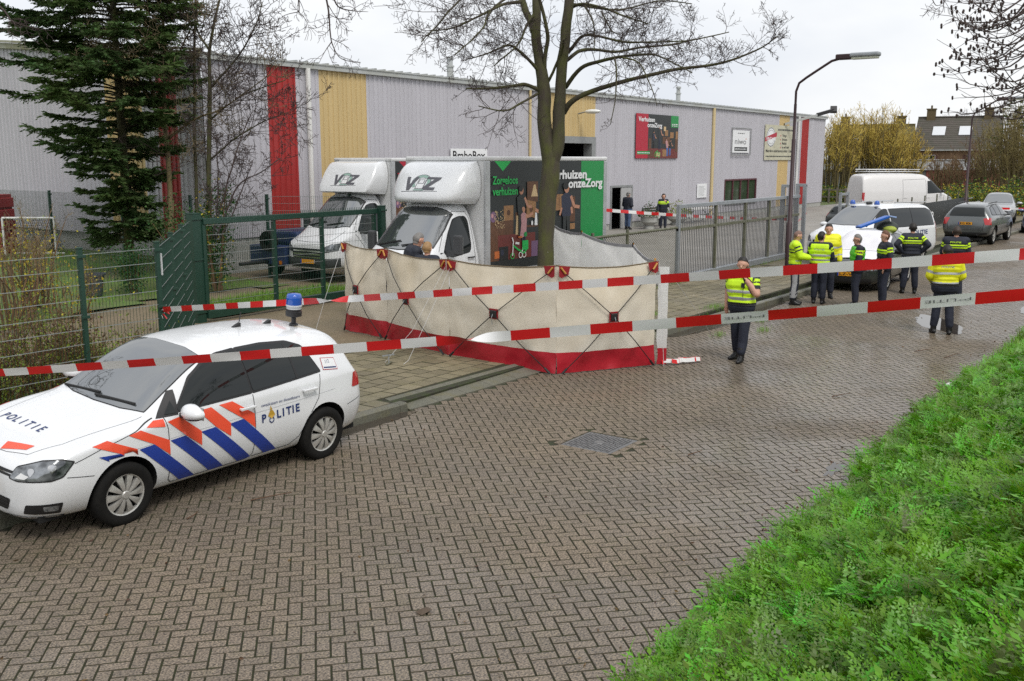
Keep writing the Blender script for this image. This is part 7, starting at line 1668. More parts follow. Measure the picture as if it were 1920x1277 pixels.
limbs = [dict(p=[q(1045, 1230, 6), q(1042, 1080, 5.2), q(1045, 700, 4.8), q(1045, 430, 4.3), q(1045, 240, 3.4), q(1095, 0, 2.4), q(1120, -200, 1.2)], trunk=True, k=.9), dict(p=[q(1045, 440, 3), q(1150, 330, 2.2), q(1250, 180, 1.6), q(1310, 10, 1)], k=1, d=(0, -.8)), dict(p=[q(1042, 250, 2.6), q(985, 150, 2), q(960, 0, 1.4)], k=.9), dict(p=[q(985, 1150, 4), q(972, 700, 3.6), q(970, 200, 2.6), q(978, -60, 1.6)], trunk=True, k=.9, d=(.6, .9)), dict(p=[q(1050, 800, 2.2), q(1170, 690, 1.7), q(1330, 600, 1.2), q(1440, 560, .8)], k=1, d=(0, -.6)), dict(p=[q(1045, 600, 2.2), q(1200, 480, 1.6), q(1420, 400, .9)], k=1, d=(0, -.8))]
tree('young_tree', 'twin-stemmed bare tree with ivy at its foot beside the warehouse corner', limbs, 26.2, rg, BARK, TWIG, (17, 1.9, .011, 3), up=.06)
limbs = [dict(p=[q(1060, 1190, 2.2), q(1110, 1000, 2), q(1185, 740, 1.5), q(1255, 560, .9)], k=1.2), dict(p=[q(1080, 1190, 2.2), q(1180, 940, 1.7), q(1300, 860, 1.2), q(1400, 790, .8)], k=1), dict(p=[q(1100, 1190, 1.8), q(1190, 1000, 1.4), q(1260, 800, .8)], k=1), dict(p=[q(1070, 1190, 1.8), q(1090, 900, 1.3), q(1080, 700, .8)], k=1)]
tree('bare_shrub', 'leaning multi-stemmed bare shrub against the grey warehouse wall', limbs, 25.2, rg, TWIG, TWIG, (10, 1.2, .006, 3), up=.06, group='bare shrubs')

TWMIN[0] = .0034
# ---------------------------------------------------------------- leaf fields
def leaf_field(name, pts, dirs, L, W_, mats, parent=None, midx=None, rng=None, fold=.25, kind=None):
    """many small pointed leaves: each one folded diamond of two quads"""
    N = len(pts); P = np.asarray(pts, float); D = np.asarray(dirs, float); D /= np.linalg.norm(D, axis=1, keepdims=True) + 1e-9
    rs = np.random.RandomState(5 if rng is None else rng); Qv = rs.normal(size=(N, 3)); S_ = np.cross(D, Qv); S_ /= np.linalg.norm(S_, axis=1, keepdims=True) + 1e-9; Nn = np.cross(S_, D)
    L = np.broadcast_to(np.asarray(L, float), (N,))[:, None]; W2 = np.broadcast_to(np.asarray(W_, float), (N,))[:, None] / 2
    tip = P + D * L; mid = P + D * L * .45
    V = np.stack([P, mid + S_ * W2 + Nn * W2 * fold, tip, mid - S_ * W2 + Nn * W2 * fold], 1).reshape(-1, 3); Qd = np.arange(N * 4).reshape(-1, 4)
    me = np_mesh(name, V, Qd, mats, rs.rand(N), midx); o = obj(name, me, parent)
    if kind: o['kind'] = kind
    return o
CONL = M('conifer_green', (0.062, 0.115, 0.034), .75, rnd=.5, two=True, var=.8, vscale=.8, col2=(0.095, 0.14, 0.03)); HOLLY = M('holly_green', (0.035, 0.10, 0.018), .5, rnd=.5, two=True); HEDGEG = M('hedge_leaf_green', (0.22, 0.27, 0.03), .6, rnd=.5, two=True); HEDGEB = M('hedge_leaf_brown', (0.13, 0.065, 0.03), .8, rnd=.5, two=True); YELL = M('yellow_leaf', (0.42, 0.33, 0.03), .7, rnd=.4, two=True)
def conifer(label, base, prof, H_, nb, rng, left=1.0, group='conifers'):
    t = thing('conifer', label, 'tree', base, 0, group); tb = MB(); tb.tube([(0, 0, 0), (.03, .02, H_ * .4), (0, 0, H_ * .8), (0, 0, H_)], [.13, .10, .05, .01], 9); br = MB(); P = []; D = []; LL = []
    zs = [a for a, b in prof]; ls = [b for a, b in prof]
    for i in range(nb):
        z_ = 1.0 + (H_ - 1.3) * (i + rng.random()) / nb; L = float(np.interp(z_, zs, ls)) * rng.uniform(.62, 1.12); a = rng.uniform(0, 2 * PI)
        d = Vector((math.cos(a), math.sin(a), 0)); side = d.dot(-RIGHT); L *= (1 + .16 * side) if left else 1
        path = []; p = Vector((0, 0, z_)); tl = rng.uniform(.15, .6)
        for k in range(9):
            u = k / 8; path.append((Vector((0, 0, z_)) + d * L * u + Vector((0, 0, L * (.20 * u - tl * u * u + (tl * .62) * u ** 4))), .022 * (1 - u) + .004))
        br.tube([x[0] for x in path], [x[1] for x in path], 4, cap=False)
        ns_ = int(20 * L) + 8
        for s in range(ns_):
            u = .22 + .78 * rng.random() ** .8; a_ = u * 8; i0 = min(7, int(a_)); q_ = path[i0][0].lerp(path[i0 + 1][0], a_ - i0); dr = (path[i0 + 1][0] - path[i0][0]).normalized(); sd_ = dr.cross(Vector((0, 0, 1))).normalized() * rng.choice((-1, 1))
            sl = rng.uniform(.22, .5) * (1.1 - .45 * u) * min(1.4, .5 + L * .35); sdv = (dr * rng.uniform(.5, 1.0) + sd_ * rng.uniform(.3, 1.0) + Vector((0, 0, rng.uniform(-.35, .15)))).normalized()
            for f in range(11):
                w_ = f / 10; pp = q_ + sdv * sl * w_ + Vector((0, 0, -.10 * sl * w_ * w_)); lat = sdv.cross(Vector((0, 0, 1))).normalized() * (1 if f % 2 else -1)
                dd = sdv * .8 + lat * .75 * (1 - w_ * .7) + Vector((0, 0, rng.uniform(-.35, .2))); P.append(pp); D.append(dd); LL.append(rng.uniform(.11, .2) * (1.15 - .5 * w_))
    tb.build('trunk', BARK, t, smooth=180); br.build('branches', BARK, t); leaf_field('crown', P, D, np.array(LL), np.array(LL) * .34, CONL, t)
    return t
rg = random.Random(3)
cb_ = dep(246, 520, 27.0)
conifer('tall dark green conifer with spreading branches beside the warehouse', (cb_.x, cb_.y, .2), [(0.5, .7), (2.0, 1.1), (2.8, 1.35), (4.0, 1.95), (5.5, 2.6), (7, 2.45), (8, 2.2), (12, .4)], 12.2, 330, rg)
# ivy bush at the foot of the twin tree, small evergreen by the gate
def bush(name, label, base, R_, H_, n, mats, wts, rng, L=(.03, .06), stems=14, cat='shrub', group=None, lean=0, stem_mat=None, twiggy=0.0, twigmat=None, parent_mat=None):
    t = thing(name, label, cat, base, 0, group); sb = MB(); paths = []
    for i in range(stems):
        a = rng.uniform(0, 2 * PI); r0 = R_ * .35 * rng.random(); r1 = R_ * rng.uniform(.3, 1.0); h = H_ * rng.uniform(.6, 1.05) * (1 - .25 * (r1 / R_) ** 2)
        p0 = Vector((math.cos(a) * r0, math.sin(a) * r0, 0)); p2 = Vector((math.cos(a) * r1 + lean, math.sin(a) * r1, h)); p1 = p0.lerp(p2, .5) + Vector((rng.gauss(0, .1) * R_, rng.gauss(0, .1) * R_, h * .08)); pt = smooth_path([(p0, .012 * H_), (p1, .008 * H_), (p2, .002 * H_)], 5); paths.append(pt); sb.tube([x[0] for x in pt], [max(.002, x[1]) for x in pt], 4, cap=False)
        if twiggy: twigs(sb, pt, rng, int(6 * twiggy), H_ * .35, .004 * H_, 2, up=.12, m=1, u0=.3, spread=.6)
    sb.build('stems', [stem_mat or TWIGB, twigmat or TWIGB], t, attr=True)
    if n:
        P = []; D = []; mi = []
        for i in range(n):
            pt = rng.choice(paths); u = .15 + .85 * rng.random(); a_ = u * (len(pt) - 1); i0 = min(len(pt) - 2, int(a_)); c = pt[i0][0].lerp(pt[i0 + 1][0], a_ - i0); sp_ = .12 * R_ + .07; P.append(c + Vector((rng.gauss(0, sp_), rng.gauss(0, sp_), rng.gauss(0, sp_)))); D.append((rng.gauss(0, 1), rng.gauss(0, 1), rng.gauss(.1, .7))); mi.append(rng.choices(range(len(mats)), wts)[0])
        LL = np.array([rng.uniform(*L) for _ in range(n)]); leaf_field('foliage', P, D, LL, LL * .62, mats, t, mi)
    return t
rg = random.Random(21)
e = dep(402, 505, 25.6); bush('ivy_bush', 'green ivy climbing around the twin-stemmed tree', (e.x, e.y, .1), .55, 3.4, 2400, [HOLLY, YELL], [9, 1], rg, (.05, .1), 8, 'shrub', 'green shrubs in the yard')
e = dep(250, 498, 25.2); bush('evergreen_bush', 'small bright green evergreen bush in front of the conifer', (e.x, e.y, .1), .6, 1.3, 1300, [HOLLY], [1], rg, (.05, .09), 8, 'shrub', 'green shrubs in the yard')
e = dep(345, 505, 25.8); bush('evergreen_bush', 'loose dark evergreen bush between the bare trees', (e.x, e.y, .1), .9, 2.4, 2200, [HOLLY, CONL], [2, 3], rg, (.05, .1), 10, 'shrub', 'green shrubs in the yard')
# hedge of budding shrubs behind the street fence
for i in range(12):
    x = .8 + i * .72; yy = 12.75 + rg.random() * .6; h = rg.uniform(1.2, 1.75) * (1.12 if i < 5 else .9)
    if i > 9: h *= .6
    bush('hedge_shrub', 'twiggy brown and green budding shrub behind the street fence', (x, yy, .05), .75, h, 2600, [HEDGEG, HEDGEB], [6, 3], rg, (.028, .055), 26, 'shrub', 'budding shrubs behind the street fence', twiggy=1.0, twigmat=TWIGB)
for X_, Y_, d_, hh in ((30, 470, 21, 2.0), (75, 475, 22, 2.3), (8, 470, 19, 2.4), (130, 480, 21, 1.2)):
    e = dep(X_, Y_, d_); bush('flowering_shrub', 'thin shrub with sparse yellow new leaves on the lawn', (e.x, e.y, .2), .9, hh, 420, [YELL, HEDGEG], [4, 1], rg, (.04, .075), 14, 'shrub', 'yellow-leaved shrubs on the lawn', twiggy=.8, twigmat=TWIGT)

# ---------------------------------------------------------------- grass bank: cow parsley fronds and grass
LEAF1 = M('parsley_green', (0.165, 0.375, 0.016), .40, rnd=.7, two=True, var=.85, vscale=2.2, col2=(0.07, 0.21, 0.012)); GRASS = M('grass_green', (0.14, 0.32, 0.018), .42, rnd=.6, two=True, var=.6, vscale=.9, col2=(0.25, 0.38, 0.03)); DRY = M('dry_stem', (0.30, 0.22, 0.10), .9, rnd=.4)
rs = np.random.RandomState(42)
def frond_proto(seed, pairs=6):
    """feathery compound leaf in the xz plane: x along the stalk, y sideways, arching down; returns quads (n,4,3)"""
    r_ = np.random.RandomState(seed); Q = []
    arch = lambda x: .55 * x - .75 * x * x
    def diamond(p, d, s, l, w_):
        n = np.array((0, 0, 1.0)); Q.append([p, p + d * l * .5 + s * w_, p + d * l, p + d * l * .5 - s * w_])
    for i in range(pairs):
        u = .22 + .78 * i / pairs; L = .42 * (1 - u) ** .8 + .09
        for sd_ in (1, -1):
            p0 = np.array((u, 0, arch(u))); d = np.array((.55, sd_ * .85, -.12 + .12 * r_.randn())); d /= np.linalg.norm(d); s = np.cross(d, (0, 0, 1)); k = 3 if u < .7 else 2
            for j in range(k):
                c = p0 + d * L * (.18 + .32 * j)
                for t_ in (1, -1):
                    dj = d * .7 + s * t_ * .7; dj[2] += .1 * r_.randn(); diamond(c, dj, np.cross(dj, (0, 0, 1.0)), L * .34, L * .085)
            diamond(p0 + d * L * .75, d, s, L * .4, L * .1)
    diamond(np.array((.95, 0, arch(.95))), np.array((1, 0, -.7)), np.array((0, 1.0, 0)), .16, .05)
    Q.append([np.array((0, .008, 0)), np.array((.5, .006, arch(.5))), np.array((.5, -.006, arch(.5))), np.array((0, -.008, 0))]); Q.append([np.array((.5, .006, arch(.5))), np.array((1, .003, arch(1))), np.array((1, -.003, arch(1))), np.array((.5, -.006, arch(.5)))])
    return np.array(Q)
protos = [frond_proto(s, p) for s, p in ((1, 6), (2, 5), (3, 6), (4, 4))]
lowp = [frond_proto(s, 3) for s in (5, 6)]
def scatter(protos, pos, yaw, pitch, size, mats, name, kind='stuff', parent=None, roll=None):
    VV = []; RN = []
    N = len(pos); ch = rs.randint(0, len(protos), N); rn = np.clip(rs.normal(.5, .22, N), 0, 1)
    for k, pr_ in enumerate(protos):
        ix = np.nonzero(ch == k)[0]
        if not len(ix): continue
        cy, sy = np.cos(yaw[ix])[:, None, None], np.sin(yaw[ix])[:, None, None]; cp, sp_ = np.cos(pitch[ix])[:, None, None], np.sin(pitch[ix])[:, None, None]
        X, Y, Z = pr_[None, :, :, 0], pr_[None, :, :, 1], pr_[None, :, :, 2]
        x1 = X * cp - Z * sp_; z1 = X * sp_ + Z * cp; x2 = x1 * cy - Y * sy; y2 = x1 * sy + Y * cy; s_ = size[ix][:, None, None]
        v = np.stack([x2 * s_ + pos[ix, 0][:, None, None], y2 * s_ + pos[ix, 1][:, None, None], z1 * s_ + pos[ix, 2][:, None, None]], -1); VV.append(v.reshape(-1, 3)); RN.append(np.repeat(rn[ix], pr_.shape[0]))
    V = np.concatenate(VV); o = obj(name, np_mesh(name, V, np.arange(len(V)).reshape(-1, 4), mats, np.concatenate(RN)), parent); o['kind'] = kind; return o
def bank_points(n, x0, x1, ymin=-2.2, ymax=3.05):
    x = x0 + (x1 - x0) * rs.rand(n) ** 1.15; y = ymin + (ymax - ymin) * rs.rand(n); z_ = np.array([bank_z(a, b) for a, b in zip(x, y)]); P = np.stack([x, y, z_], 1)
    d = P - np.array(CAMP); zc = d @ np.array(FWD); px = d @ np.array(RIGHT) / zc * 1867; py = -(d @ np.array(UPV)) / zc * 1867
    k = (zc > 1.2) & (px > 150) & (px < 1100) & (py < 800)
    wide_ = rs.rand(n) < .3      # thinner cover beyond the photographed stretch
    return P[k | wide_]
def edge_noise(P): return np.array([mnoise.noise(Vector((p[0] * .8, p[1] * .8, 9))) for p in P])
# near fronds in clumps
C0 = bank_points(5200, 2.5, 17); en = edge_noise(C0); C0 = C0[(C0[:, 1] < np.array([bank_edge(a) for a in C0[:, 0]]) - .08 + en * .25)]
cl = np.repeat(np.arange(len(C0)), 6); pos = C0[cl] + rs.normal(size=(len(cl), 3)) * np.array((.03, .03, .0)); dist = np.linalg.norm(pos - np.array(CAMP), axis=1); keep = rs.rand(len(pos)) < np.clip(9.0 / dist, .25, 1.0) ** .8; pos = pos[keep]
N = len(pos); print('fronds', N)
scatter(protos, pos + np.array((0, 0, .01)), rs.rand(N) * 6.28, rs.uniform(.2, 1.05, N), rs.uniform(.16, .36, N) , LEAF1, 'cow_parsley')
tag(bpy.data.objects['cow_parsley'], 'dense feathery green cow parsley covering the near grass bank', 'plants', kind='stuff')
X1 = bank_points(5200, -6, 40, -4.2, 1.2); X1 = X1[rs.rand(len(X1)) < .8]
C1 = np.concatenate([bank_points(9000, 15, 70), X1]); C1 = C1[C1[:, 1] < 2.9]; N = len(C1); print('far', N)
cl = np.repeat(np.arange(N), 2); P1 = C1[cl] + rs.normal(size=(len(cl), 3)) * np.array((.06, .06, .0)); N = len(P1)
scatter(lowp, P1, rs.rand(N) * 6.28, rs.uniform(.3, 1.1, N), rs.uniform(.14, .26, N), LEAF1, 'distant_plants'); tag(bpy.data.objects['distant_plants'], 'leafy green plants covering the far stretch of the bank', 'plants', kind='stuff')
def blade_proto(seed):
    r_ = np.random.RandomState(seed); Q = []; c = r_.uniform(.2, .7); pts = [np.array((c * t * t, 0, t * (1 - .25 * c * t))) for t in (0, .4, .75, 1)]; ws = [.022, .02, .013, .002]
    for i in range(3): a, b = pts[i], pts[i + 1]; y0, y1 = np.array((0, ws[i], 0)), np.array((0, ws[i + 1], 0)); Q.append([a + y0, a - y0, b - y1, b + y1])
    return np.array(Q)
blades = [blade_proto(s) for s in range(6)]
Bp = bank_points(60000, 2.5, 30, -2.2, 3.05); en = edge_noise(Bp); ed_ = np.array([bank_edge(a) for a in Bp[:, 0]]); Bp = Bp[(Bp[:, 1] > ed_ - .75 + en * .9) & (Bp[:, 1] < ed_ + .1 + en * .25) | (rs.rand(len(Bp)) < .12)]; Bp[:, 2] = np.maximum(Bp[:, 2], 0); N = len(Bp); print('blades', N)
scatter(blades, Bp, rs.rand(N) * 6.28, rs.normal(0, .25, N), rs.uniform(.09, .26, N), GRASS, 'bank_grass'); tag(bpy.data.objects['bank_grass'], 'long green grass blades growing along the bank edge', 'grass', kind='stuff')
Bp = bank_points(500, 2.5, 26); N = len(Bp); scatter(blades, Bp, rs.rand(N) * 6.28, rs.normal(.9, .4, N), rs.uniform(.14, .3, N), DRY, 'dry_grass'); tag(bpy.data.objects['dry_grass'], 'dry straw coloured stalks scattered through the bank plants', 'grass', kind='stuff')
# lawn blades in the yard and tufts in pavement joints
def patch_grass(name, label, n, fn, smin, smax):
    P = []
    while len(P) < n:
        p = fn()
        if p is not None: P.append(p)
    P = np.array(P); N = len(P); scatter(blades, P, rs.rand(N) * 6.28, rs.normal(0, .3, N), rs.uniform(smin, smax, N), GRASS, name); tag(bpy.data.objects[name], label, 'grass', kind='stuff')
def f1():
    x, y = R.uniform(13.3, 18.8), R.uniform(17.65, 19.5); return (x, y, lawn_h(x, y))
patch_grass('verge_grass', 'bright green grass strip behind the sliding gate', 9000, f1, .08, .2)
def f2():
    x, y = R.uniform(4, 18.4), R.uniform(20.8, 30); return (x, y, lawn_h(x, y))
patch_grass('lawn_grass', 'green lawn grass in the yard under the conifer', 12000, f2, .08, .2)
def f3():
    x, y = R.uniform(2, 10.0), R.uniform(13.3, 16.3); return (x, y, lawn_h(x, y))
patch_grass('front_grass', 'green grass strip behind the hedge shrubs', 6000, f3, .08, .2)
def f4():
    u = R.random()
    if u < .45: x = R.uniform(18, 36); y = 12.0 + R.gauss(0, .07)
    elif u < .6: x = 19.3 + R.gauss(0, .25); y = 10.0 + R.gauss(0, .12)
    elif u < .72: x = 21.2 + R.gauss(0, .3); y = 9.3 + R.gauss(0, .1)
    elif u < .86: x = R.uniform(16, 30); y = KY(x) + .3 + R.gauss(0, .03)
    else: x, y = R.choice(((19.3, 7.4), (18.2, 7.9), (20.4, 7.9))); x += R.gauss(0, .12); y += R.gauss(0, .06)
    return (x, y, .08 if y > 9 else 0)
patch_grass('joint_weeds', 'small green weeds in the pavement joints by the gate', 2600, f4, .04, .13)
# moss tufts in brick joints
def f5():
    x = R.uniform(1, 22); y = R.uniform(3.1, 8.9); return (x, y, -.006)
patch_grass('joint_moss', 'tiny moss tufts in the joints of the brick road', 2200, f5, .008, .022)
# fallen leaves on the road
Pl = []; Dl = []
for i in range(420):
    if R.random() < .55: x = R.uniform(2, 26); y = 3.05 + abs(R.gauss(0, .35))
    else: x = R.uniform(2, 24); y = R.uniform(3, 8.8)
    Pl.append((x, y, .008)); Dl.append((R.gauss(0, 1), R.gauss(0, 1), .05))
LITT = M('leaf_litter', (0.11, 0.06, 0.03), .8, rnd=.6); o = leaf_field('leaf_litter', Pl, Dl, np.array([R.uniform(.02, .06) for _ in Pl]), np.array([R.uniform(.012, .03) for _ in Pl]), LITT, fold=.4); tag(o, 'brown fallen leaves scattered over the brick road', 'leaves', kind='stuff')
for X_, Y_, a, l in ((470, 940, .2, .42), (350, 975, .5, .14), (1655, 838, .7, .5), (1640, 828, .2, .5), (1625, 845, .4, .4), (1200, 1230, -.9, .35), (1770, 672, .4, .5), (1715, 660, .3, .4), (1560, 745, .1, .3), (1290, 855, .2, .2)):
    p = gz(X_, Y_); mb = MB(); w_ = wander((p.x, p.y, .012), (math.cos(a + HEAD - 1.5), math.sin(a + HEAD - 1.5), 0), l, .008, .004, 5, .12, R, 0); mb.tube([Vector((v[0].x, v[0].y, .012 + .006 * i)) for i, v in enumerate(w_)], [v[1] for v in w_], 5)
    tag(mb.build('twig', TWIGB), 'short broken twig lying on the brick road', 'twig', 'broken twigs on the road')
# ================================================================ BACKGROUND
BRK = M('house_brick', (0.24, 0.15, 0.09), .85, var=.6, vscale=3, col2=(0.18, 0.10, 0.06)); BRKR = M('shed_brick', (0.16, 0.045, 0.032), .85, var=.5, vscale=3); ROOFT = M('roof_tiles', (0.085, 0.072, 0.062), .8, var=.7, vscale=2, col2=(0.05, 0.055, 0.035)); ROOFL = M('roof_tiles_pale', (0.22, 0.16, 0.13), .8, var=.6, vscale=2); FASC = M('grey_fascia', (0.36, 0.37, 0.38), .6, var=.3, vscale=1); SKYL = M('skylight', (0.62, 0.64, 0.66), .15, spec=1)
def house(label, base, rz, L, W_, eave, ridge, skylights=(), chim=(), wall=BRK, roof=ROOFT, wins=()):
    t = thing('house', label, 'house', base, rz, 'houses beyond the yard'); mb = MB(); a, b = L / 2, W_ / 2
    mb.box(-a, a, -b, b, 0, eave); mb.add([(-a, -b, eave), (-a, b, eave), (-a, 0, ridge)], [(0, 2, 1)]); mb.add([(a, -b, eave), (a, b, eave), (a, 0, ridge)], [(0, 1, 2)]); mb.build('wall', wall, t)
    sl = (ridge - eave) / b; oh = .45
    for s in (-1, 1):
        mb = MB(); nx, nz = int(L / .3), 16; th = .07
        e0 = Vector((-a - .25, s * (b + oh), eave - oh * sl + .1)); e1 = Vector((-a - .25, 0, ridge + .1)); n_ = 17
        for i in range(n_):     # tile courses, each overlapping the one below
            p, q = e0.lerp(e1, i / n_), e0.lerp(e1, (i + 1.15) / n_); mb.add([p + Vector((0, 0, .05)), p + Vector((L + .5, 0, .05)), q + Vector((L + .5, 0, 0)), q, p - Vector((0, 0, .02)), p + Vector((L + .5, 0, -.02))], [(0, 1, 2, 3), (4, 5, 1, 0)])
        rf = mb.build('roof', roof, t)
        if s < 0:
            for (x, u, w_, h_) in skylights:
                c = e0.lerp(e1, u); d = (e1 - e0).normalized(); n2 = Vector((0, -s * d.z * -1, 0)); nv = Vector((1, 0, 0)).cross(d).normalized(); nv = nv if nv.z > 0 else -nv; mb = MB(); mb.obox(Vector((x, c.y, c.z)) + nv * .1, (w_ / 2, 0, 0), d * h_ / 2, nv * .05); mb.build('skylight', SKYL, rf)
    for x in chim:
        mb = MB(); mb.box(x - .45, x + .45, -.4, .4, ridge - .8, ridge + 1.0); mb.box(x - .52, x + .52, -.47, .47, ridge + 1.0, ridge + 1.12); mb.lathe([(.1, 0), (.1, .35), (.001, .36)], 8, o=(x, 0, ridge + 1.12)); mb.build('chimney', M('chimney_brick', (0.12, 0.09, 0.045), .9, var=.6), t)
    mb = MB(); mb.tube([(-a - .25, 0, ridge + .17), (a + .25, 0, ridge + .17)], .11, 6); mb.build('ridge', roof, t)
    for (x, z0, w_, h_) in wins:
        wf = MB()
        for p in ((x, x + .07), (x + w_ / 2 - .04, x + w_ / 2 + .04), (x + w_ - .07, x + w_)): wf.box(p[0], p[1], -b - .06, -b + .05, z0, z0 + h_)
        for p in ((z0, z0 + .08), (z0 + h_ * .5, z0 + h_ * .5 + .06), (z0 + h_ - .08, z0 + h_)): wf.box(x, x + w_, -b - .055, -b + .045, *p)
        wf = wf.build('window', M('window_frame_pale', (.55, .5, .5), .5), t); mb = MB(); mb.box(x + .05, x + w_ - .05, -b - .02, -b - .01, z0 + .05, z0 + h_ - .05); mb.build('pane', GLASSW, wf); mb = MB(); mb.box(x - .35, x - .02, -b - .05, -b - .01, z0, z0 + h_); mb.box(x + w_ + .02, x + w_ + .35, -b - .05, -b - .01, z0, z0 + h_); mb.build('shutter', WFR, wf)
    mb = MB(); mb.tube([(-a, -b - oh, eave - oh * sl), (a, -b - oh, eave - oh * sl)], .07, 6); mb.build('gutter', GUTTER, t)
    return t
hb = dep(1792, 330, 112); rot = HEAD - PI / 2
house('brown brick house with dark tiled roof, two chimneys and two skylights', (hb.x, hb.y, 0), rot + RAD(-28), 8.2, 7.6, 4.75, 7.9, ((-1.9, .55, 1.3, 1.5), (.8, .55, 1.3, 1.5)), (-3.0, 2.9), BRK, ROOFT, ((-3.2, 2.2, 1.3, 1.7), (1.2, 2.2, 1.3, 1.7)))
hb = dep(1632, 330, 112); house('brick house with mossy roof half hidden behind yellow willows', (hb.x, hb.y, 0), rot + RAD(-25), 8.2, 7.2, 4.2, 7.0, ((-1.9, .5, 1.2, 1.2), (.6, .5, 1.2, 1.2)), (-3.0, 2.9), BRK, M('roof_mossy', (0.13, 0.11, 0.045), .9, var=.7))
hb = dep(1722, 330, 150); house('distant house with a plain grey roof between the two brick houses', (hb.x, hb.y, 0), rot + RAD(-20), 11, 7, 4.2, 6.8, (), (), M('pale_render', (.4, .36, .33), .8), M('roof_slate', (0.10, 0.10, 0.11), .7))
hb = dep(1712, 335, 128); house('low house with reddish tiled roof beside the dark-roofed house', (hb.x, hb.y, 0), rot + RAD(40), 6, 6, 2.6, 5.0, (), (), M('pale_render', (.4, .36, .33), .8), ROOFL)
lb = thing('garage_block', 'long low garage block with grey fascia and red brick end wall', 'building', dep(1548, 330, 92) * 1.0, rot + RAD(-6)); lb.location.z = 0
mb = MB(); mb.box(0, 16.5, 0, 6, 2.45, 3.35); mb.build('fascia', FASC, lb); mb = MB(); mb.box(.2, 9.0, .2, 5.8, 0, 2.45); mb.build('wall', M('grey_timber_wall', (.11, .11, .10), .8, var=.5), lb); mb = MB(); mb.box(9.0, 16.3, .15, 5.8, 0, 2.45); mb.build('brick_wall', BRKR, lb)
for i in range(3):
    mb = MB(); mb.box(.8 + i * 2.7, 3.1 + i * 2.7, .12, .19, 0, 2.2); mb.build('garage_door', M('garage_door_grey', (.16, .17, .17), .6), lb)
mb = MB(); mb.box(-.1, 16.6, -.1, 6.1, 3.36, 3.42); mb.build('roof_edge', GUTTER, lb)
rg = random.Random(5); TWMIN[0] = .012
def willow(label, px, dpt, R_, H_, mat, stem, n=34, group='willows beyond the yard', leaves=1400):
    b = dep(px, 330, dpt); t = thing('willow', label, 'tree', (b.x, b.y, 0), 0, group); tb = MB(); cbm = MB()
    for i in range(n):
        a = rg.uniform(0, 2 * PI); r0 = R_ * .55 * math.sqrt(rg.random()); r1 = R_ * rg.uniform(.25, 1.0); h = H_ * rg.uniform(.72, 1.06) * (1 - .2 * (r1 / R_) ** 2); p0 = Vector((math.cos(a) * r0, math.sin(a) * r0, 0)); p2 = Vector((math.cos(a) * r1, math.sin(a) * r1, h)); p1 = p0.lerp(p2, .45) + Vector((0, 0, h * .08)); pt = smooth_path([(p0, .05), (p1, .035), (p2, .012)], 4); tb.tube([x[0] for x in pt], [x[1] for x in pt], 4, cap=False)
        twigs(cbm, pt, rg, 9, H_ * .22, .018, 2, up=.1, u0=.4, spread=.55)
    tb.build('trunk', stem, t, attr=True); cr = cbm.build('crown', mat, t, attr=True)
    return t
WSTEM = M('willow_stem', (0.12, 0.095, 0.04), .9, rnd=.3)
for px, d_, r_, h_ in ((1566, 82, 2.3, 6.6), (1612, 84, 2.6, 7.5), (1655, 83, 2.4, 7.2), (1690, 85, 2.0, 5.8)): willow('tall yellow-twigged willow thicket behind the parked white van', px, d_, r_, h_, TWIGY, WSTEM, 60)
for px, d_, r_, h_ in ((1770, 78, 1.7, 3.7), (1815, 74, 1.9, 4.2), (1850, 78, 2.2, 5.2)): willow('brown twiggy pollard shrub in front of the red brick wall', px, d_, r_, h_, TWIGB, WSTEM, 30, 'brown pollard shrubs')
for px, d_, r_, h_ in ((1885, 72, 2.6, 6.5), (1915, 70, 2.6, 7.0)): willow('olive-brown bare tree behind the far street lamp', px, d_, r_, h_, M('twig_olive', (0.20, 0.16, 0.06), .9, rnd=.3), WSTEM, 40, 'bare trees at the street end')
for px, d_, h_ in ((1775, 150, 10.5), (1835, 155, 11.5), (1885, 130, 11.0), (1910, 110, 10.5)): willow('slender bare tree rising behind the houses', px, d_, 3.6, h_, TWIG, TWIG, 14, 'bare trees behind the houses')
b = dep(1893, 330, 95); conifer('dark conifer at the street end behind the houses', (b.x, b.y, 0), [(0, 2.0), (3, 2.4), (6, 1.8), (9, .6)], 9.3, 70, rg, 0)
# hedges and verge beyond the yard
for px, d_, w_, h_ in ((1760, 66, 1.4, 1.5), (1800, 64, 1.6, 1.7), (1840, 63, 1.7, 1.9), (1880, 61, 1.8, 2.1), (1915, 60, 1.8, 2.2), (1560, 80, 1.5, 1.3), (1600, 80, 1.5, 1.2)):
    e = dep(px, 345, d_); bush('hedge', 'green and yellow garden hedge along the far side of the street', (e.x, e.y, 0), w_, h_, 1500, [HOLLY, YELL, HEDGEG], [5, 2, 3], rg, (.1, .2), 14, 'hedge', 'hedges along the far street')
sheet('far_lawn', 66, 110, 24.5, 60, .05, LAWN)
# post and rail fence by the warehouse end
PF = thing('rail_fence', 'weathered post and rail fence beyond the warehouse corner', 'fence', (0, 0, 0)); WOODG = M('weathered_wood', (0.20, 0.18, 0.15), .9, var=.5)
a, b2 = dep(1538, 385, 78), dep(1600, 385, 76); a.z = b2.z = 0
for i in range(5):
    p = a.lerp(b2, i / 4); mb = MB(); mb.box(p.x - .06, p.x + .06, p.y - .06, p.y + .06, 0, 1.25); mb.build('post', WOODG, PF)
for z_ in (.55, 1.1):
    mb = MB(); mb.bar(a + Vector((0, 0, z_)), b2 + Vector((0, 0, z_)), .08, .12); mb.build('rail', WOODG, PF)
TWMIN[0] = .0022
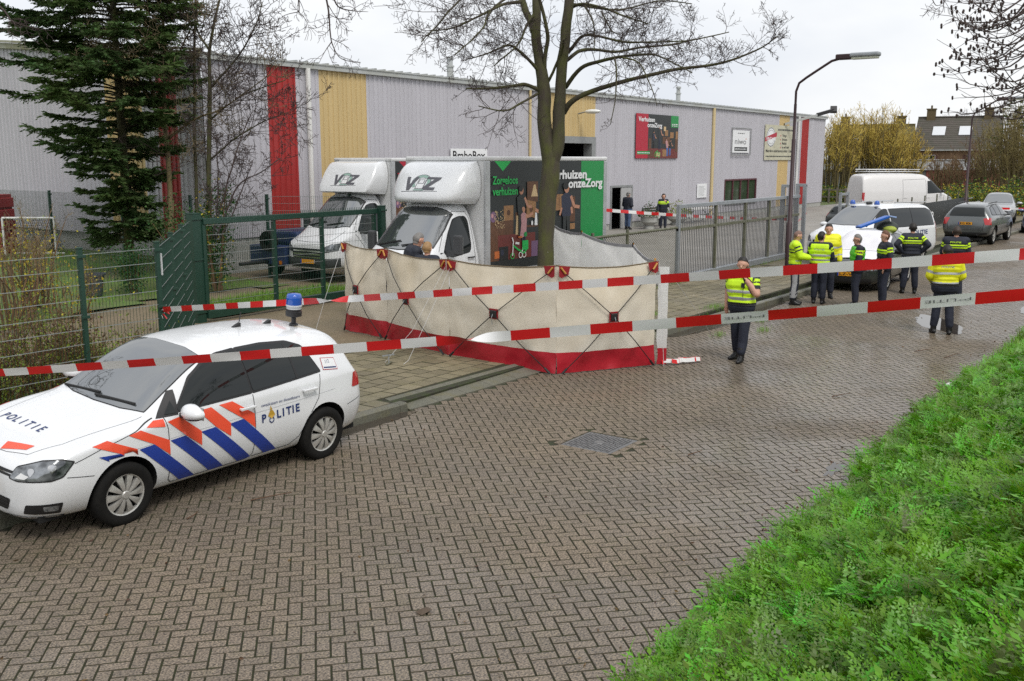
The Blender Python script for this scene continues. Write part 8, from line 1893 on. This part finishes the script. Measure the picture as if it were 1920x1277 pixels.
# ---------------------------------------------------------------- branches overhead: trees standing on the bank beside the photographer
rg = random.Random(17)
at_ = thing('alder_tree', 'alder on the bank with hanging twigs full of small dark cones', 'tree', (9.5, -2.6, 1.7), 0, 'trees on the bank'); O = Vector((9.5, -2.6, 1.7)); tb = MB(); tb.tube([(0, 0, -.2), (.1, 0, 3), (.3, .3, 6), (.4, .6, 9)], [.2, .16, .1, .04], 10); tb.build('trunk', BARK, at_, smooth=180); cb = MB(); cones = []
starts = [(1975, 10), (1985, 60), (1990, -40), (1995, 110), (1960, -60), (1990, 160), (1975, -10), (1980, 90), (1985, 30)]
mst = dep(2080, -20, 9.5) - O; cb.tube([Vector((.25, .2, 5.0)), (Vector((.25, .2, 5.0)) + mst) / 2 + Vector((0, 0, .3)), mst], [.07, .05, .035], 7)
for i in range(46):
    sx, sy = rg.choice(starts); dp_ = rg.uniform(8.6, 10.4); s0 = dep(sx + rg.uniform(-40, 30), sy + rg.uniform(-30, 20), dp_) - O; e0 = dep(rg.uniform(1800, 1925), sy + rg.uniform(10, 110) , dp_ + rg.uniform(-.4, .4)) - O
    md = s0.lerp(e0, .55) + Vector((0, 0, rg.uniform(-.22, .02))); tip = e0 + (e0 - md) * .25 + Vector((0, 0, .05)); pt = smooth_path([(s0, .010), (md, .0065), (e0, .004), (tip, .0025)], 5); cb.tube([x[0] for x in pt], [x[1] for x in pt], 4, cap=False)
    for k in range(7):
        a = rg.randint(6, len(pt) - 1); d_ = Vector((rg.gauss(0, .6), rg.gauss(0, .6), rg.uniform(-.3, .5))) - RIGHT * .7; w_ = wander(pt[a][0], d_, rg.uniform(.1, .3), .003, .002, 4, .2, rg, .05); cb.tube([x[0] for x in w_], [x[1] for x in w_], 3, cap=False)
        if rg.random() < .8: cones += [w_[-1][0], w_[-1][0] + Vector((rg.uniform(-.02, .02), 0, rg.uniform(-.02, .02)))]
cn = MB()
for c in cones: cn.sphere(c, (.011, .011, .016), 6, 4)
cb.build('crown', TWIG, at_); cn.build('cones', TWIG, at_, kind='stuff')
bt_ = thing('bank_tree', 'bare tree on the bank whose dark twigs hang into view overhead', 'tree', (-1.2, -3.2, 1.75), 0, 'trees on the bank'); O = Vector((-1.2, -3.2, 1.75)); tb = MB(); tb.tube([(0, 0, -.2), (.1, .1, 2.5), (.5, .8, 5), (1, 2, 7.5), (1.4, 3, 10)], [.26, .22, .17, .12, .05], 10); tb.build('trunk', BARK, bt_, smooth=180); cb = MB()
def hang_twig(path, r0, k=5, dp_=10.0, L=.35, dens=1.0):
    pts = [(dep(x, y, dp_ + dd) - O, r0 * (1 - .8 * i / (len(path) - 1))) for i, (x, y, dd) in enumerate(path)]; pt = smooth_path(pts, 5); cb.tube([x[0] for x in pt], [max(.0022, x[1]) for x in pt], 5, cap=False); twigs(cb, pt, rg, int(k * dens), L, .0045, 2, up=-.02, u0=.1, curl=.22)
hang_twig([(608, -20, 0), (616, 20, 0), (619, 60, 0), (624, 85, 0), (640, 110, 0), (676, 118, .2)], .011, 9); hang_twig([(622, 78, 0), (610, 95, 0), (598, 118, -.1)], .006, 4); hang_twig([(622, -15, 0), (634, 12, 0), (660, 20, 0), (690, 22, .2)], .010, 8); hang_twig([(560, -20, .5), (561, 20, .5), (560, 24, .5)], .008, 5); hang_twig([(560, 22, .5), (528, 32, .6), (500, 66, .6)], .005, 4)
hang_twig([(560, 22, .5), (575, 40, .5), (572, 52, .5)], .004, 3); hang_twig([(616, 10, 0), (630, 32, 0), (648, 48, 0)], .005, 4); hang_twig([(-10, 5, 0), (8, 20, 0), (22, 40, 0), (40, 52, 0)], .014, 7); hang_twig([(20, 40, 0), (60, 52, 0), (100, 58, .2)], .006, 4); hang_twig([(700, -20, 0), (760, 5, 0), (700, 12, 0)], .005, 3); hang_twig([(1745, -10, 0), (1755, 10, 0), (1770, 5, 0)], .006, 3); hang_twig([(1770, -15, 0), (1768, 20, 0), (1755, 30, 0)], .005, 3)
for e in ((3.0, 6.5, 6.6), (1.5, 7.5, 7.2), (5.5, 4.5, 6.5), (5, 8, 8)):
    pt = wander((.9, 1.8, 6.8), Vector(e) - Vector((.9, 1.8, 6.8)) - Vector((0, 0, 1.7)) * 0, 6.5, .07, .014, 9, .12, rg, .01); cb.tube([x[0] for x in pt], [x[1] for x in pt], 6, cap=False); twigs(cb, pt, rg, 9, 1.5, .012, 2, up=.08, u0=.15)
cb.build('crown', TWIG, bt_)
yt = thing('yard_tree', 'large bare tree on the lawn left of the conifer, mirrored in the police car windscreen', 'tree', (3.6, 19.4, .05), 0, 'bare trees'); tb = MB(); cb = MB(); rg = random.Random(29); TWMIN[0] = .006
pt = [(Vector((0, 0, -.1)), .3), (Vector((.1, .1, 2.5)), .26), (Vector((.2, 0, 5)), .22), (Vector((.1, .3, 8)), .14), (Vector((.3, .2, 12)), .04)]; tb.tube([p[0] for p in pt], [p[1] for p in pt], 10); tb.build('trunk', BARK, yt, smooth=180)
for i in range(9):
    a = i * 2.4 + .5; z0 = 3.6 + i * .6; w_ = wander((.15, .1, z0), (math.cos(a), math.sin(a), .55), 4.6 - i * .22, .10 - .006 * i, .016, 9, .13, rg, .02); cb.tube([x[0] for x in w_], [x[1] for x in w_], 6, cap=False); twigs(cb, w_, rg, 12, 1.7, .022, 3, up=.06, u0=.2)
cb.build('crown', TWIG, yt)
# ================================================================ SMALL THINGS
def planter(label, x, y, r=.42, plant=HOLLY):
    t = thing('planter', label, 'planter', (x, y, .07), 0, 'stone planters by the warehouse wall'); mb = MB(); mb.lathe([(.0, 0), (r * .6, 0), (r * .6, .1), (r * .45, .16), (r * .95, .34), (r, .58), (r * 1.08, .6), (r * 1.08, .66), (r * .9, .66), (r * .88, .58), (.001, .56)], 20); mb.build('bowl', CONC, t, smooth=40)
    P = []; D = []
    for i in range(420): a = R.uniform(0, 6.28); q_ = r * math.sqrt(R.random()) * 1.3; P.append((q_ * math.cos(a), q_ * math.sin(a), .62 + R.random() * .7 * (1 - (q_ / r / 1.3) ** 2))); D.append((R.gauss(0, 1), R.gauss(0, 1), R.gauss(.4, .6)))
    leaf_field('plant', P, D, .1, .05, [plant, HEDGEB], t, [0 if R.random() < .75 else 1 for _ in P], kind='stuff'); return t
planter('stone planter with a dark leafy plant beside the open door', 43.9, 22.95); planter('stone planter with pale plant between bench and barrier tape', 47.3, 23.1, .6, HEDGEG)
bn_ = thing('garden_bench', 'dark slatted garden bench against the warehouse wall', 'bench', (45.5, 23.55, .07), PI)
for i in range(5): mb = MB(); mb.box(-.85, .85, -.05 + i * .09, .02 + i * .09, .42, .45); mb.build('seat_slat', BLK, bn_)
for i in range(4): mb = MB(); mb.obox((0, -.12 - i * .025, .55 + i * .12), (.85, 0, 0), (0, .012, 0), (0, -.01, .04)); mb.build('back_slat', BLK, bn_)
for x in (-.75, .75): mb = MB(); mb.bar((x, -.05, 0), (x, -.05, .42), .05); mb.bar((x, .35, 0), (x, .35, .42), .05); mb.bar((x, -.1, .42), (x, -.24, 1.0), .05); mb.bar((x, -.1, .62), (x, .38, .62), .05); mb.build('end_frame', IRON, bn_)
gs = thing('trestle_table', 'white folding table standing in the yard behind the bar gate', 'table', (50.0, 23.2, .07))
mb = MB(); mb.box(-1.4, 1.4, -.4, .4, .72, .78); mb.build('table_top', WHITEP, gs)
for x in (-1.2, 1.2): mb = MB(); mb.bar((x, -.35, 0), (x, .35, .72), .04); mb.bar((x, .35, 0), (x, -.35, .72), .04); mb.build('leg', GALV, gs)
# football goal, tub and container in the left yard
g0 = dep(105, 466, 31.0); gl = thing('football_goal', 'white tube football goal with dark net on the lawn by the warehouse', 'goal', (g0.x, g0.y, .5)); gd = -RIGHT; 
e1 = gd * 1.6; bk = F0 * .6
for nm, p, q_ in (('goal_post', Vector(), Vector((0, 0, 1.15))), ('goal_post', e1, e1 + Vector((0, 0, 1.15))), ('crossbar', Vector((0, 0, 1.15)), e1 + Vector((0, 0, 1.15))), ('ground_bar', bk, bk + e1)): mb = MB(); mb.tube([p, q_], .035, 8); mb.build(nm, WHITEP, gl, smooth=60)
mb = MB()
for i in range(26): a = e1 * (i / 25); mb.bar(a + Vector((0, 0, 1.14)), a + bk, .008)
for i in range(16): a = (bk - Vector((0, 0, 1.14))) * (i / 15) + Vector((0, 0, 1.14)); mb.bar(a, a + e1, .008)
mb.build('net', BLK, gl)
tb0 = dep(172, 480, 24.5); tu = thing('garden_tub', 'grey plastic garden tub on the lawn beside the conifer', 'tub', (tb0.x, tb0.y, lawn_h(tb0.x, tb0.y) + .02)); mb = MB(); mb.lathe([(.001, 0), (.18, 0), (.25, .5), (.28, .5), (.28, .54), (.23, .54), (.2, .1), (.001, .08)], 18); mb.build('bowl', M('tub_grey', (.06, .065, .075), .5), tu, smooth=40)
for a in (0, PI): mb = MB(); mb.tube([(math.cos(a) * .27, -.1, .5), (math.cos(a) * .33, 0, .55), (math.cos(a) * .27, .1, .5)], .015, 6); mb.build('handle', M('tub_grey', (.06, .065, .075), .5), tu)
rc0 = dep(10, 440, 31.5); rc = thing('red_container', 'red ribbed steel container standing at the warehouse side', 'container', (rc0.x, rc0.y, .45)); CR = M('container_red', (.25, .02, .02), .5, var=.5, vscale=3)
for i in range(5): mb = MB(); o_ = Vector((-.5, .9, 0)); mb.obox(Vector((-.45, .75, .2 + i * .36)), -RIGHT * -.0 + Vector(F0) * .5, RIGHT * .95, Vector((0, 0, .15))); mb.build('side_rib', CR, rc, bevel=.02)
mb = MB(); mb.obox(Vector((-.45, .75, .95)), F0 * .46, RIGHT * .90, Vector((0, 0, .95))); mb.build('shell', CR, rc)
# paper cup on the road, litter on the verge
c0 = gz(1590, 588); cp = thing('paper_cup', 'crushed red and white paper cup lying on the road', 'cup', (c0.x, c0.y, 0)); mb = MB(); mb.lathe([(.001, 0), (.055, 0), (.075, .2), (.07, .2)], 14, ms=[0, 1, 0]); mb.build('cup', [TW, TR], cp); mb = MB(); mb.lathe([(.078, .19), (.078, .215), (.001, .22)], 14); mb.build('lid', TW, cp)
l0 = gz(1780, 728); mb = MB(); mb.sphere((l0.x, l0.y, .04), (.1, .06, .05), 10, 6)
mb.v = [tuple(Vector(v) + Vector((mnoise.noise(Vector(v) * 20), mnoise.noise(Vector(v) * 22), 0)) * .03) for v in mb.v]; tag(mb.build('litter', TW), 'crumpled pale plastic litter at the grass edge', 'litter')
s0 = gz(795, 1148); mb = MB(); mb.add([(s0.x - .06, s0.y - .03, .006), (s0.x + .04, s0.y - .05, .022), (s0.x + .07, s0.y + .02, .012), (s0.x - .01, s0.y + .01, .035), (s0.x - .05, s0.y + .05, .008)], [(0, 1, 3), (1, 2, 3), (2, 4, 3), (4, 0, 3)]); tag(mb.build('dead_leaf', M('wet_leaf', (.075, .05, .03), .5)), 'large wet dead leaf lying flat on the bricks', 'leaf')
